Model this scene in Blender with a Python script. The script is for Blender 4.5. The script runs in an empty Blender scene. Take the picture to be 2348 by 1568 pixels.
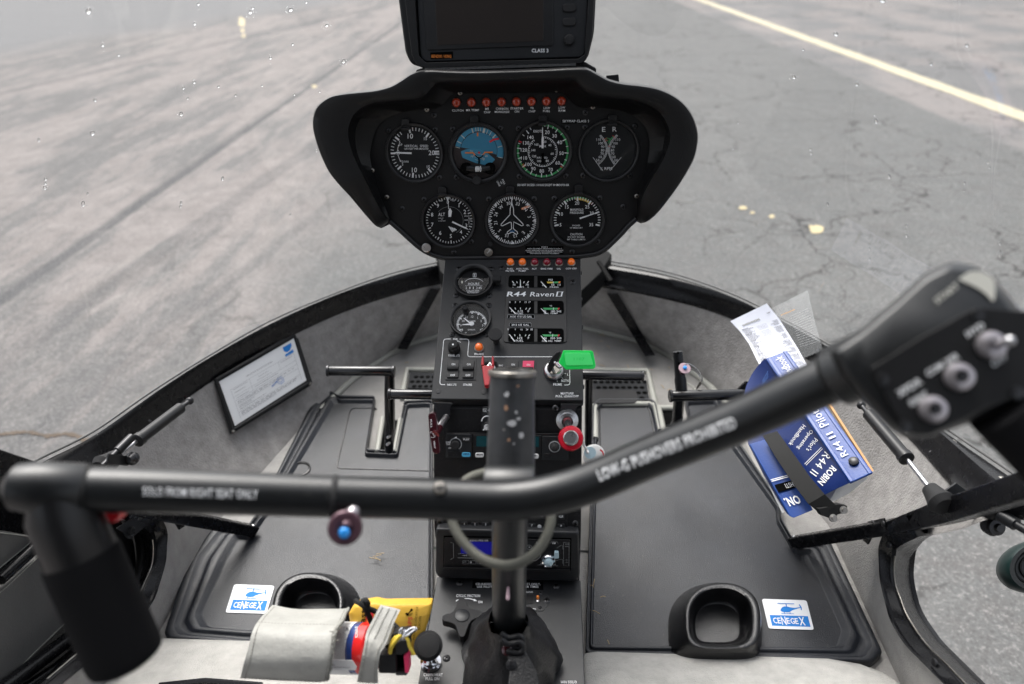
import bpy, bmesh, math, random
import numpy as np
from mathutils import Vector, Matrix
from mathutils.bvhtree import BVHTree
random.seed(7)
S = bpy.context.scene
COL = S.collection
rad = math.radians

# ---------------------------------------------------------------- camera, world, sun, exposure
FPX, CX, CY = 1564.7, 1173.5, 784.0          # a 24 mm lens, in units of a 2347 px wide picture
def cam_axes(p, yaw, roll):
    fw = Vector((-math.sin(yaw)*math.cos(p), math.cos(yaw)*math.cos(p), -math.sin(p)))
    r = Vector((math.cos(yaw), math.sin(yaw), 0)); u = r.cross(fw)
    return r*math.cos(roll)+u*math.sin(roll), -r*math.sin(roll)+u*math.cos(roll), fw
CR, CU, CF = cam_axes(rad(31), rad(3.796), rad(-1.671))
CAM = Vector((.0614, 0, 1.0))
cd = bpy.data.cameras.new("camera"); cam = bpy.data.objects.new("camera", cd); COL.objects.link(cam)
cd.lens = 24; cd.sensor_width = 36; cd.clip_start = .02; cd.clip_end = 3000
cam.matrix_world = Matrix(((CR.x, CU.x, -CF.x, CAM.x), (CR.y, CU.y, -CF.y, CAM.y), (CR.z, CU.z, -CF.z, CAM.z), (0, 0, 0, 1)))
cd.dof.use_dof = True; cd.dof.focus_distance = 1.08; cd.dof.aperture_fstop = 3.0
S.camera = cam
SUN_EL, SUN_ROT = 58, 335
w = bpy.data.worlds.new("World"); S.world = w; w.use_nodes = True
nt = w.node_tree; bg = nt.nodes['Background']
sky = nt.nodes.new('ShaderNodeTexSky'); sky.sky_type = 'NISHITA'; sky.sun_disc = False
sky.sun_elevation = rad(SUN_EL); sky.sun_rotation = rad(SUN_ROT); sky.dust_density = 6; sky.air_density = 1.0
hs = nt.nodes.new('ShaderNodeHueSaturation'); hs.inputs['Saturation'].default_value = .32
nt.links.new(sky.outputs[0], hs.inputs['Color']); nt.links.new(hs.outputs[0], bg.inputs[0])
bg.inputs[1].default_value = .15
sd = bpy.data.lights.new("sun", 'SUN'); sun = bpy.data.objects.new("sun", sd); COL.objects.link(sun)
sd.energy = 1.0; sd.angle = rad(30); sd.color = (1, .97, .93)
_d = Vector((math.sin(rad(SUN_ROT))*math.cos(rad(SUN_EL)), math.cos(rad(SUN_ROT))*math.cos(rad(SUN_EL)), math.sin(rad(SUN_EL))))
sun.rotation_euler = _d.to_track_quat('Z', 'Y').to_euler()
S.view_settings.view_transform = 'Standard'; S.view_settings.look = 'None'; S.view_settings.gamma = 1
S.view_settings.exposure = 1.05
S.render.engine = 'CYCLES'

# ---------------------------------------------------------------- measuring helpers
def ray(q): return CF + CR*((q[0]-CX)/FPX) - CU*((q[1]-CY)/FPX)
def at(q, X=None, Y=None, Z=None, D=None):
    r = ray(q)
    if D is not None: return CAM + r*D
    for i, v in enumerate((X, Y, Z)):
        if v is not None: return CAM + r*((v-CAM[i])/r[i])
def zoom(x0, y0, s): return lambda a, b: (x0+a*s, y0+b*s)
A_ = zoom(702.9, 0, .39047); B_ = zoom(977.9, 574.5, .22612); C_ = zoom(947.4, 904.6, .27286)
D_ = zoom(0, 574.5, .44252); E_ = zoom(1314.1, 574.5, .43992); F_ = zoom(0, 1039, .33721)
G_ = zoom(519.5, 1222.4, .36443); H_ = zoom(1314.1, 1161.3, .43992); I_ = zoom(702.9, 764, .2339)
J_ = zoom(1314.1, 733.4, .27286); K_ = zoom(702.9, 79.5, .21436); L_ = zoom(1130.7, 79.5, .21436)
M_ = zoom(916.8, 366.7, .2343); N_ = zoom(2017, 1039, .33713); P_ = zoom(0, 0, .38986); Q_ = zoom(1528, 0, .38983)
def zs(Z, pts): return [Z(*p) for p in pts]

class Plane:
    def __init__(s, o, n, up=Vector((0, 0, 1))):
        s.o = Vector(o); s.n = Vector(n).normalized(); s.v = (up - s.n*up.dot(s.n)).normalized(); s.u = s.v.cross(s.n)
    def at(s, q, h=0):
        r = ray(q); o = s.o + s.n*h
        return CAM + r*((o-CAM).dot(s.n)/r.dot(s.n))
    def uv(s, q, h=0):
        d = s.at(q, h)-s.o; return d.dot(s.u), d.dot(s.v)
    def P(s, u, v, h=0): return s.o + s.u*u + s.v*v + s.n*h
    def px(s, q): return (s.at(q)-CAM).dot(CF)/FPX

# ---------------------------------------------------------------- materials
def lin(c): return tuple((x/12.92 if x <= .04045 else ((x+.055)/1.055)**2.4) for x in c)
MATS = {}
def mat(name, col, rough=.5, metal=0, spec=.5, bump=0, bscale=200, var=0, vscale=8, coat=0, trans=0, alpha=1, ior=1.45, emit=None, dust=0, sheen=0, detail=3, dscale=900):
    m = bpy.data.materials.new(name); m.use_nodes = True; t = m.node_tree; b = t.nodes['Principled BSDF']
    b.inputs['Base Color'].default_value = (*col, 1); b.inputs['Roughness'].default_value = rough
    b.inputs['Metallic'].default_value = metal; b.inputs['Specular IOR Level'].default_value = spec
    b.inputs['Coat Weight'].default_value = coat; b.inputs['Transmission Weight'].default_value = trans
    b.inputs['IOR'].default_value = ior; b.inputs['Alpha'].default_value = alpha
    if sheen: b.inputs['Sheen Weight'].default_value = sheen
    if emit: b.inputs['Emission Color'].default_value = (*emit[0], 1); b.inputs['Emission Strength'].default_value = emit[1]
    tc = t.nodes.new('ShaderNodeTexCoord'); geo = t.nodes.new('ShaderNodeNewGeometry')
    def noise(sc, det=3, ro=.55):
        n = t.nodes.new('ShaderNodeTexNoise'); n.inputs['Scale'].default_value = sc; n.inputs['Detail'].default_value = det
        n.inputs['Roughness'].default_value = ro; t.links.new(geo.outputs['Position'], n.inputs['Vector']); return n
    last = None
    if var:
        n = noise(vscale, 6, .65); r = t.nodes.new('ShaderNodeValToRGB')
        r.color_ramp.elements[0].position = .3; r.color_ramp.elements[1].position = .7
        r.color_ramp.elements[0].color = (*[c*(1-var) for c in col], 1); r.color_ramp.elements[1].color = (*[min(1, c*(1+var)) for c in col], 1)
        t.links.new(n.outputs['Fac'], r.inputs[0]); last = r.outputs[0]
        mr = t.nodes.new('ShaderNodeMapRange'); mr.inputs[3].default_value = max(.02, rough*(1-var*.6)); mr.inputs[4].default_value = min(1, rough*(1+var*.6))
        n2 = noise(vscale*2.3, 5); t.links.new(n2.outputs['Fac'], mr.inputs[0]); t.links.new(mr.outputs[0], b.inputs['Roughness'])
    if dust:
        v = t.nodes.new('ShaderNodeTexVoronoi'); v.inputs['Scale'].default_value = dscale; t.links.new(geo.outputs['Position'], v.inputs['Vector'])
        l = t.nodes.new('ShaderNodeMath'); l.operation = 'LESS_THAN'; l.inputs[1].default_value = .13; t.links.new(v.outputs['Distance'], l.inputs[0])
        n3 = noise(60, 4); g = t.nodes.new('ShaderNodeMath'); g.operation = 'GREATER_THAN'; g.inputs[1].default_value = 1-dust
        t.links.new(n3.outputs['Fac'], g.inputs[0])
        mu = t.nodes.new('ShaderNodeMath'); mu.operation = 'MULTIPLY'; t.links.new(l.outputs[0], mu.inputs[0]); t.links.new(g.outputs[0], mu.inputs[1])
        mx = t.nodes.new('ShaderNodeMix'); mx.data_type = 'RGBA'; mx.inputs['B'].default_value = (.16, .15, .14, 1)
        if last: t.links.new(last, mx.inputs['A'])
        else: mx.inputs['A'].default_value = (*col, 1)
        t.links.new(mu.outputs[0], mx.inputs['Factor']); last = mx.outputs['Result']
    if last: t.links.new(last, b.inputs['Base Color'])
    if bump:
        n = noise(bscale, detail); bp = t.nodes.new('ShaderNodeBump'); bp.inputs['Strength'].default_value = bump; bp.inputs['Distance'].default_value = .002
        t.links.new(n.outputs['Fac'], bp.inputs['Height']); t.links.new(bp.outputs[0], b.inputs['Normal'])
    m.diffuse_color = (*col, 1); MATS[name] = m; return m
mat('panel_black', (.006, .006, .0065), .5, spec=.35, var=.25, vscale=20, bump=.15, bscale=900)
mat('console_black', (.011, .012, .014), .42, var=.2, vscale=14, bump=.1, bscale=900, dust=.42)
mat('radio_black', (.006, .006, .007), .5, spec=.35, bump=.2, bscale=1200, dust=.55, dscale=700)
mat('hood_black', (.007, .007, .0075), .42, spec=.4, bump=.25, bscale=700, var=.2, vscale=9)
mat('frame_black', (.004, .004, .005), .27, spec=.38, var=.2, vscale=30, bump=.08, bscale=500, dust=.36)
mat('plastic_black', (.012, .012, .013), .36, var=.15, vscale=40)
mat('rubber_black', (.014, .014, .015), .75, bump=.3, bscale=900)
mat('foam_black', (.010, .010, .011), .95, bump=.6, bscale=1400, spec=.15)
mat('tube_black', (.008, .009, .010), .36, var=.25, vscale=35, bump=.08, bscale=900, spec=.72, dust=.38, dscale=400)
mat('cord_black', (.008, .008, .008), .8)
mat('mat_plastic', (.009, .011, .016), .36, var=.4, vscale=7, spec=.6, bump=.4, bscale=650, dust=.4, dscale=300)
mat('cup_plastic', (.005, .005, .006), .27, spec=.8, bump=.45, bscale=420)
mat('carpet_dark', (.285, .274, .265), .95, var=.24, vscale=38, bump=1, bscale=240, spec=.1, sheen=.15, detail=6)
mat('carpet_side', (.36, .35, .335), .95, var=.12, vscale=40, bump=.9, bscale=420, spec=.1, sheen=.1, detail=6)
mat('carpet_floor', (.25, .243, .232), .95, var=.13, vscale=14, bump=.8, bscale=500, spec=.1, detail=6)
mat('carpet_light', (.42, .41, .385), .95, var=.14, vscale=45, bump=.9, bscale=500, spec=.1, sheen=.2, detail=6)
mat('leather_light', (.35, .345, .318), .55, var=.12, vscale=30, bump=.5, bscale=160, detail=6)
mat('leather_trim', (.30, .30, .27), .55, var=.06, vscale=12, bump=.3, bscale=500)
mat('leather_door', (.10, .10, .097), .5, var=.1, vscale=12, bump=.35, bscale=500)
mat('leather_black', (.006, .006, .007), .34, bump=.55, bscale=420, var=.15, vscale=20)
mat('stitch', (.36, .36, .33), .8)
mat('stitch_dark', (.25, .245, .22), .8)
mat('white_print', (.88, .89, .90), .6)
mat('grey_print', (.33, .34, .35), .6)
mat('green_print', (.06, .36, .12), .6)
mat('yellow_print', (.72, .52, .08), .6)
mat('orange_print', (.85, .25, .04), .6)
mat('red_print', (.62, .03, .04), .6)
mat('blue_print', (.05, .27, .62), .6)
mat('horizon_blue', (.055, .28, .44), .55)
mat('horizon_blue_deep', (.045, .23, .37), .55)
mat('horizon_brown', (.028, .02, .02), .6)
mat('dial_black', (.005, .005, .006), .7, spec=.3)
mat('dial_grey', (.016, .017, .018), .7, spec=.3)
mat('well_black', (.003, .003, .003), .9, spec=.05)
mat('steel', (.55, .55, .56), .28, metal=1, var=.15, vscale=60)
mat('chrome', (.8, .8, .82), .12, metal=1)
mat('worn_steel', (.35, .33, .30), .4, metal=1, var=.35, vscale=80)
mat('dark_screw', (.05, .05, .052), .35, metal=.8)
mat('pedal_black', (.006, .006, .007), .22, var=.25, vscale=40, spec=.6, coat=.15)
mat('amber_lens', (.90, .17, .012), .08, coat=1, emit=((1, .16, .005), .07))
mat('red_lens', (.20, .004, .02), .08, coat=1, emit=((.5, .0, .02), .02))
mat('dull_red_lens', (.22, .022, .010), .1, coat=1, emit=((.5, .05, .01), .04))
mat('switch_red', (.42, .012, .02), .35, coat=.3)
mat('pink_red', (.75, .04, .13), .45)
mat('knob_red', (.55, .012, .03), .22, metal=.35, coat=.6)
mat('bright_red', (.78, .02, .03), .5)
mat('maroon', (.045, .008, .012), .18, coat=.8)
mat('green_tag', (.02, .75, .12), .25, coat=.5)
mat('green_tag_light', (.09, .9, .22), .35, coat=.3)
mat('cyan_button', (.08, .42, .68), .5)
mat('ivory_button', (.6, .6, .6), .5)
mat('lcd_teal', (.008, .05, .06), .25)
mat('lcd_blue', (.012, .012, .22), .2, emit=((.02, .02, .5), .08))
mat('screen_brown_reflection', (.035, .030, .028), .1, coat=.4)  # brownish reflection on the dark screen is put into this colour
mat('binder_blue', (.007, .050, .25), .33, bump=.12, bscale=300, var=.12, vscale=10)
mat('binder_navy', (.006, .022, .125), .35, bump=.12, bscale=300, var=.12, vscale=10)
mat('paper', (.78, .79, .80), .5)
mat('paper_lavender', (.64, .66, .74), .3, coat=.5)
mat('card_brown', (.50, .28, .12), .7)
mat('ink', (.20, .20, .22), .7)
mat('ink_blue', (.10, .22, .55), .6)
mat('sticker_white', (.80, .81, .83), .55, spec=.3)
mat('sticker_blue', (.02, .20, .60), .6, spec=.25)
mat('purple', (.10, .05, .065), .35, metal=.3)
mat('pink_disc', (.46, .32, .36), .4)
mat('blue_dot', (.03, .30, .80), .3)
mat('braid', (.13, .13, .11), .5, metal=.3, bump=.8, bscale=700)
mat('cable_grey', (.30, .29, .27), .5)
mat('extinguisher_red', (.72, .02, .02), .2, coat=.7)
mat('extinguisher_blue', (.02, .05, .20), .25, coat=.6)
mat('pouch_yellow', (.68, .41, .05), .5, bump=.2, bscale=200, var=.08, vscale=20)
mat('cord_yellow', (.75, .56, .06), .6)
mat('tan_wear', (.45, .26, .16), .7)
mat('beige_tag', (.70, .70, .68), .3)
mat('tag_blue', (.42, .56, .62), .3)
mat('straw', (.38, .29, .17), .9)
mat('strap_edge', (.55, .53, .47), .8)
mat('paint_yellow', (.48, .41, .25), .8, var=.12, vscale=9)
mat('toggle_metal', (.46, .43, .45), .32, metal=.75)
mat('post_grey', (.045, .047, .050), .4, var=.3, vscale=40, bump=.1, bscale=700, dust=.45, dscale=500)
mat('cream_print', (.66, .65, .58), .6)
mat('tyre', (.012, .014, .014), .5, bump=.3, bscale=300)
mat('tyre_green', (.006, .020, .019), .3)
mat('headliner', (.05, .05, .05), .95)
mat('heel_plate', (.022, .023, .025), .8, spec=.25)
mat('gusset_black', (.004, .004, .004), .7, spec=.15)
mat('line_hazed', (.44, .40, .29), .8, var=.1, vscale=9)  # yellow line paint, made paler to carry the haze over it
mat('opening_brown', (.08, .035, .012), .7)
def glassmat(name, tint, gl, rough=.0):
    m = bpy.data.materials.new(name); m.use_nodes = True; t = m.node_tree; t.nodes.remove(t.nodes['Principled BSDF'])
    o = t.nodes['Material Output']; tr = t.nodes.new('ShaderNodeBsdfTransparent'); tr.inputs[0].default_value = (*tint, 1)
    g = t.nodes.new('ShaderNodeBsdfGlossy'); g.inputs['Roughness'].default_value = rough; g.inputs[0].default_value = (1, 1, 1, 1)
    f = t.nodes.new('ShaderNodeFresnel'); f.inputs[0].default_value = 1.49
    mu = t.nodes.new('ShaderNodeMath'); mu.operation = 'MULTIPLY'; mu.inputs[1].default_value = gl; t.links.new(f.outputs[0], mu.inputs[0])
    mx = t.nodes.new('ShaderNodeMixShader'); t.links.new(mu.outputs[0], mx.inputs[0]); t.links.new(tr.outputs[0], mx.inputs[1]); t.links.new(g.outputs[0], mx.inputs[2])
    t.links.new(mx.outputs[0], o.inputs[0]); MATS[name] = m
glassmat('windshield_glass', (.97, .98, .98), .06)
glassmat('gauge_glass', (.96, .96, .96), .3, .02)
glassmat('plastic_sleeve', (.86, .88, .88), 1.2, .12)
mat('clear_sheet', (.8, .82, .82), .15, alpha=.16)
mat('water', (1, 1, 1), .02, trans=1, ior=1.33)

# ---------------------------------------------------------------- mesh helpers
ORG = {}
class MB:
    def __init__(s): s.v = []; s.f = []; s.m = []
    def add(s, vs, fs, m=0):
        o = len(s.v); s.v += [Vector(x) for x in vs]; s.f += [tuple(i+o for i in f) for f in fs]; s.m += [m]*len(fs); return s
    def prism(s, pts, vec, m=0):
        n = len(pts); pts = [Vector(p) for p in pts]; vec = Vector(vec)
        a = sum(((pts[i]-pts[0]).cross(pts[(i+1) % n]-pts[0]) for i in range(1, n-1)), Vector())
        if a.dot(vec) > 0: pts = pts[::-1]
        vs = pts+[p+vec for p in pts]
        fs = [tuple(range(n)), tuple(range(2*n-1, n-1, -1))]+[(i, n+i, n+(i+1) % n, (i+1) % n) for i in range(n)]
        return s.add(vs, fs, m)
    def pp(s, pl, qs, h0, h1, m=0):            # prism standing on a plane, outline measured in the photo
        return s.prism([pl.at(q, h0) for q in qs], pl.n*(h1-h0), m)
    def box(s, c, sx, sy, sz, m=0, R=None):
        vs = []
        for x in (-1, 1):
            for y in (-1, 1):
                for z in (-1, 1):
                    p = Vector((x*sx/2, y*sy/2, z*sz/2)); vs.append(Vector(c)+(R@p if R else p))
        return s.add(vs, [(0, 1, 3, 2), (4, 6, 7, 5), (0, 4, 5, 1), (2, 3, 7, 6), (0, 2, 6, 4), (1, 5, 7, 3)], m)
    def lathe(s, o, ax, prof, seg=32, m=0, ph=0):
        ax = Vector(ax).normalized(); x = ax.orthogonal().normalized(); y = ax.cross(x); o = Vector(o)
        vs = []; 
        for r, h in prof:
            for k in range(seg):
                a = 2*math.pi*k/seg+ph; vs.append(o+ax*h+(x*math.cos(a)+y*math.sin(a))*r)
        fs = []
        for i in range(len(prof)-1):
            for k in range(seg):
                k2 = (k+1) % seg; fs.append((i*seg+k, i*seg+k2, (i+1)*seg+k2, (i+1)*seg+k))
        if prof[0][0] > 1e-6: fs.append(tuple(range(seg))[::-1])
        if prof[-1][0] > 1e-6: fs.append(tuple((len(prof)-1)*seg+k for k in range(seg)))
        return s.add(vs, fs, m)
    def tube(s, pts, r, seg=16, m=0, caps=True, smooth=0):
        pts = [Vector(p) for p in pts]; rs = r if isinstance(r, (list, tuple)) else [r]*len(pts)
        if smooth: pts, rs = spline(pts, smooth, rs)
        n = len(pts); x = None; vs = []
        for i in range(n):
            t = (pts[min(i+1, n-1)]-pts[max(i-1, 0)]).normalized()
            if x is None: x = t.orthogonal().normalized()
            else: x = (x-t*x.dot(t)).normalized()
            y = t.cross(x)
            for k in range(seg):
                a = 2*math.pi*k/seg; vs.append(pts[i]+(x*math.cos(a)+y*math.sin(a))*rs[i])
        fs = [(i*seg+k, i*seg+(k+1) % seg, (i+1)*seg+(k+1) % seg, (i+1)*seg+k) for i in range(n-1) for k in range(seg)]
        if caps: fs += [tuple(range(seg))[::-1], tuple((n-1)*seg+k for k in range(seg))]
        return s.add(vs, fs, m)
    def loft(s, rows, m=0, close=False, caps=False):
        n = len(rows[0]); vs = [p for r in rows for p in r]; e = n if close else n-1
        fs = [(i*n+k, i*n+(k+1) % n, (i+1)*n+(k+1) % n, (i+1)*n+k) for i in range(len(rows)-1) for k in range(e)]
        if caps: fs += [tuple(range(n))[::-1], tuple((len(rows)-1)*n+k for k in range(n))]
        return s.add(vs, fs, m)
    def ball(s, c, r, seg=12, m=0):
        s.lathe(Vector(c), (0, 0, 1), [(max(1e-7, r*math.sin(math.pi*i/8)), -r*math.cos(math.pi*i/8)) for i in range(9)], seg, m); return s
def spline(pts, sub, rs=None):
    out = []; ro = []; n = len(pts)
    for i in range(n-1):
        a, b, c, d = pts[max(i-1, 0)], pts[i], pts[i+1], pts[min(i+2, n-1)]
        for k in range(sub):
            t = k/sub
            out.append(.5*((2*b)+(c-a)*t+(2*a-5*b+4*c-d)*t*t+(3*b-a-3*c+d)*t**3))
            if rs: ro.append(rs[i]*(1-t)+rs[i+1]*t)
    out.append(pts[-1]); 
    if rs: ro.append(rs[-1])
    return (out, ro) if rs else out
def qspline(qs, sub=6): return [(p.x, p.y) for p in spline([Vector((*q, 0)) for q in qs], sub)]
def rnd(qs, r, seg=4):                        # round a polygon's corners (2-D)
    out = []; n = len(qs)
    for i in range(n):
        p = Vector(qs[i]); a = Vector(qs[i-1])-p; b = Vector(qs[(i+1) % n])-p
        rr = min(r, a.length*.48, b.length*.48); a = a.normalized()*rr; b = b.normalized()*rr
        for k in range(seg+1):
            t = k/seg; out.append(tuple(p+a*(1-t)**2+b*t*t))
    return out
def rect(x0, y0, x1, y1): return [(x0, y0), (x1, y0), (x1, y1), (x0, y1)]
def rrect(x0, y0, x1, y1, r, seg=4): return rnd(rect(x0, y0, x1, y1), r, seg)
def obj(name, mb, mats, parent=None, bevel=0, seg=2, sharp=38, recalc=True, origin=None):
    if isinstance(mats, str): mats = [mats]
    if parent is not None: o = ORG[parent.name]
    elif origin is not None: o = Vector(origin)
    else:
        xs = [v.x for v in mb.v]; ys = [v.y for v in mb.v]; z = min(v.z for v in mb.v); o = Vector(((min(xs)+max(xs))/2, (min(ys)+max(ys))/2, z))
    me = bpy.data.meshes.new(name); me.from_pydata([v-o for v in mb.v], [], mb.f)
    for mm in mats: me.materials.append(MATS[mm])
    me.polygons.foreach_set('material_index', mb.m)
    bm = bmesh.new(); bm.from_mesh(me)
    if recalc: bmesh.ops.recalc_face_normals(bm, faces=bm.faces)
    if bevel:
        es = [e for e in bm.edges if len(e.link_faces) == 2 and e.calc_face_angle(0) > rad(sharp)]
        bmesh.ops.bevel(bm, geom=es, offset=bevel, segments=seg, affect='EDGES', profile=.5, clamp_overlap=True)
    for e in bm.edges:
        if len(e.link_faces) == 2 and e.calc_face_angle(0) > rad(sharp+(12 if bevel else 0)): e.smooth = False
    for f in bm.faces: f.smooth = True
    bm.to_mesh(me); bm.free()
    ob = bpy.data.objects.new(name, me); COL.objects.link(ob)
    if parent is not None: ob.parent = parent
    else: ob.location = o
    if bevel: ob.modifiers.new('wn', 'WEIGHTED_NORMAL').keep_sharp = True
    ORG[ob.name] = o; return ob
def tag(o, label=None, cat=None, group=None, kind=None):
    if label: o['label'] = label
    if cat: o['category'] = cat
    if group: o['group'] = group
    if kind: o['kind'] = kind
    return o
def thing(name, loc, label, cat, group=None):
    o = bpy.data.objects.new(name, None); o.empty_display_size = .02; COL.objects.link(o); o.location = loc; ORG[o.name] = Vector(loc)
    return tag(o, label, cat, group)

# ---------------------------------------------------------------- printing and marking on planes
_TC = {}
def glyphs(s, bold):
    k = (s, bold)
    if k not in _TC:
        cu = bpy.data.curves.new('t', 'FONT'); cu.body = s; cu.size = 1; cu.resolution_u = 2; cu.offset = bold*.6; cu.space_character = 1.06
        ob = bpy.data.objects.new('t', cu); COL.objects.link(ob); bpy.context.view_layer.update()
        me = bpy.data.meshes.new_from_object(ob.evaluated_get(bpy.context.evaluated_depsgraph_get()))
        vs = [(v.co.x, v.co.y) for v in me.vertices]; fs = [tuple(p.vertices) for p in me.polygons]
        x0 = min(v[0] for v in vs); x1 = max(v[0] for v in vs); y0 = min(v[1] for v in vs); y1 = max(v[1] for v in vs)
        _TC[k] = ([(v[0]-(x0+x1)/2, v[1]-(y0+y1)/2) for v in vs], fs, x1-x0, y1-y0)
        bpy.data.meshes.remove(me); bpy.data.objects.remove(ob); bpy.data.curves.remove(cu)
    return _TC[k]
class Ink:                                    # flat print on a plane (or any surface function fn(q, h))
    def __init__(s, pl, h=.0004): s.pl = pl; s.h = h; s.mb = MB(); s.mats = []; s.k = 0; s.at = pl.at
    def mi(s, m):
        if m not in s.mats: s.mats.append(m)
        return s.mats.index(m)
    def lift(s): s.k += 1; return s.h+min(s.k, 14)*.00003
    def poly(s, qs, m, h=None):
        h = s.lift() if h is None else h
        s.mb.add([s.at(q, h) for q in qs], [tuple(range(len(qs)))[::-1]], s.mi(m))
    def line(s, a, b, w, m):
        a = Vector(a); b = Vector(b); d = (b-a).normalized()*w/2; n = Vector((-d.y, d.x)); s.poly([a+n, b+n, b-n, a-n], m, s.h+.00046)
    def path(s, pts, w, m, close=False):
        pts = [Vector(p) for p in pts]; n = len(pts); L = []; R = []
        for i in range(n):
            if close: d = pts[(i+1) % n]-pts[i-1]
            else: d = pts[min(i+1, n-1)]-pts[max(i-1, 0)]
            d = d.normalized()*w/2; L.append(pts[i]+Vector((-d.y, d.x))); R.append(pts[i]-Vector((-d.y, d.x)))
        h = s.lift(); vs = [s.at(q, h) for q in L+R]; e = n if close else n-1
        s.mb.add(vs, [(n+i, n+(i+1) % n, (i+1) % n, i) for i in range(e)], s.mi(m))
    def circ(s, q, R, m, r0=0, a0=0, a1=360, seg=48):      # metric circle / ring; angles clockwise from 12 o'clock
        cu, cv = s.pl.uv(q, s.h); h = s.lift(); n = max(3, int(seg*abs(a1-a0)/360))
        an = [rad(a0+(a1-a0)*i/n) for i in range(n+1)]
        o = [s.pl.P(cu+R*math.sin(a), cv+R*math.cos(a), h) for a in an]
        if r0 <= 0: s.mb.add(o[:-1] if a1-a0 >= 360 else o+[s.pl.P(cu, cv, h)], [tuple(range(n if a1-a0 >= 360 else n+2))[::-1]], s.mi(m))
        else:
            i_ = [s.pl.P(cu+r0*math.sin(a), cv+r0*math.cos(a), h) for a in an]
            s.mb.add(o+i_, [(k+1, k, n+1+k, n+2+k) for k in range(n)], s.mi(m))
    def tick(s, q, a, r0, r1, w, m):
        cu, cv = s.pl.uv(q, s.h); h = s.h+.00046; a = rad(a); dx, dy = math.sin(a), math.cos(a); nx, ny = dy*w/2, -dx*w/2
        s.mb.add([s.pl.P(cu+dx*r+nx*e, cv+dy*r+ny*e, h) for r, e in ((r0, 1), (r1, 1), (r1, -1), (r0, -1))], [(0, 1, 2, 3)], s.mi(m))
    def text(s, t, q, hp, m='white_print', wp=None, ang=0, bold=.012, shear=0):
        vs, fs, W, H = glyphs(t, bold); sy = hp/H; sx = (wp/W) if wp else sy*.92; ca, sa = math.cos(rad(ang)), math.sin(rad(ang)); h = s.h+.00054
        P = []
        for x, y in vs:
            x = x*sx+shear*y*sy; y = -y*sy; P.append(s.at((q[0]+x*ca-y*sa, q[1]+x*sa+y*ca), h))
        s.mb.add(P, fs, s.mi(m))
    def scribble(s, q0, q1, w, m, n=9):       # lines of print too small to read: broken strokes
        a = Vector(q0); b = Vector(q1); t = 0
        while t < 1:
            l = random.uniform(.03, .10); s.line(a.lerp(b, t), a.lerp(b, min(1, t+l)), w, m); t += l+random.uniform(.012, .03)
    def build(s, name, parent): return obj(name, s.mb, s.mats, parent, recalc=False)
def bvh(ob):
    me = ob.data; o = ORG[ob.name]
    return BVHTree.FromPolygons([v.co+o for v in me.vertices], [tuple(p.vertices) for p in me.polygons])
def hit(tree, q, off=0):
    r = ray(q).normalized(); p, n, i, d = tree.ray_cast(CAM, r)
    return None if p is None else p-r*off
def screw(mb, pl, q, r=.0042, m=0, cross=1):
    o = pl.at(q, 0); mb.lathe(o, pl.n, [(r, 0), (r, .0006), (r*.8, .0016), (r*.45, .0021), (1e-6, .0022)], 14, m)
    a = random.random()*3
    for k in range(2):
        d = pl.u*math.cos(a+k*math.pi/2)+pl.v*math.sin(a+k*math.pi/2); e = pl.n.cross(d)
        mb.add([o+pl.n*.00235+d*r*.55*i+e*r*.12*j for i, j in ((-1, -1), (1, -1), (1, 1), (-1, 1))], [(0, 1, 2, 3)], cross)
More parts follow.
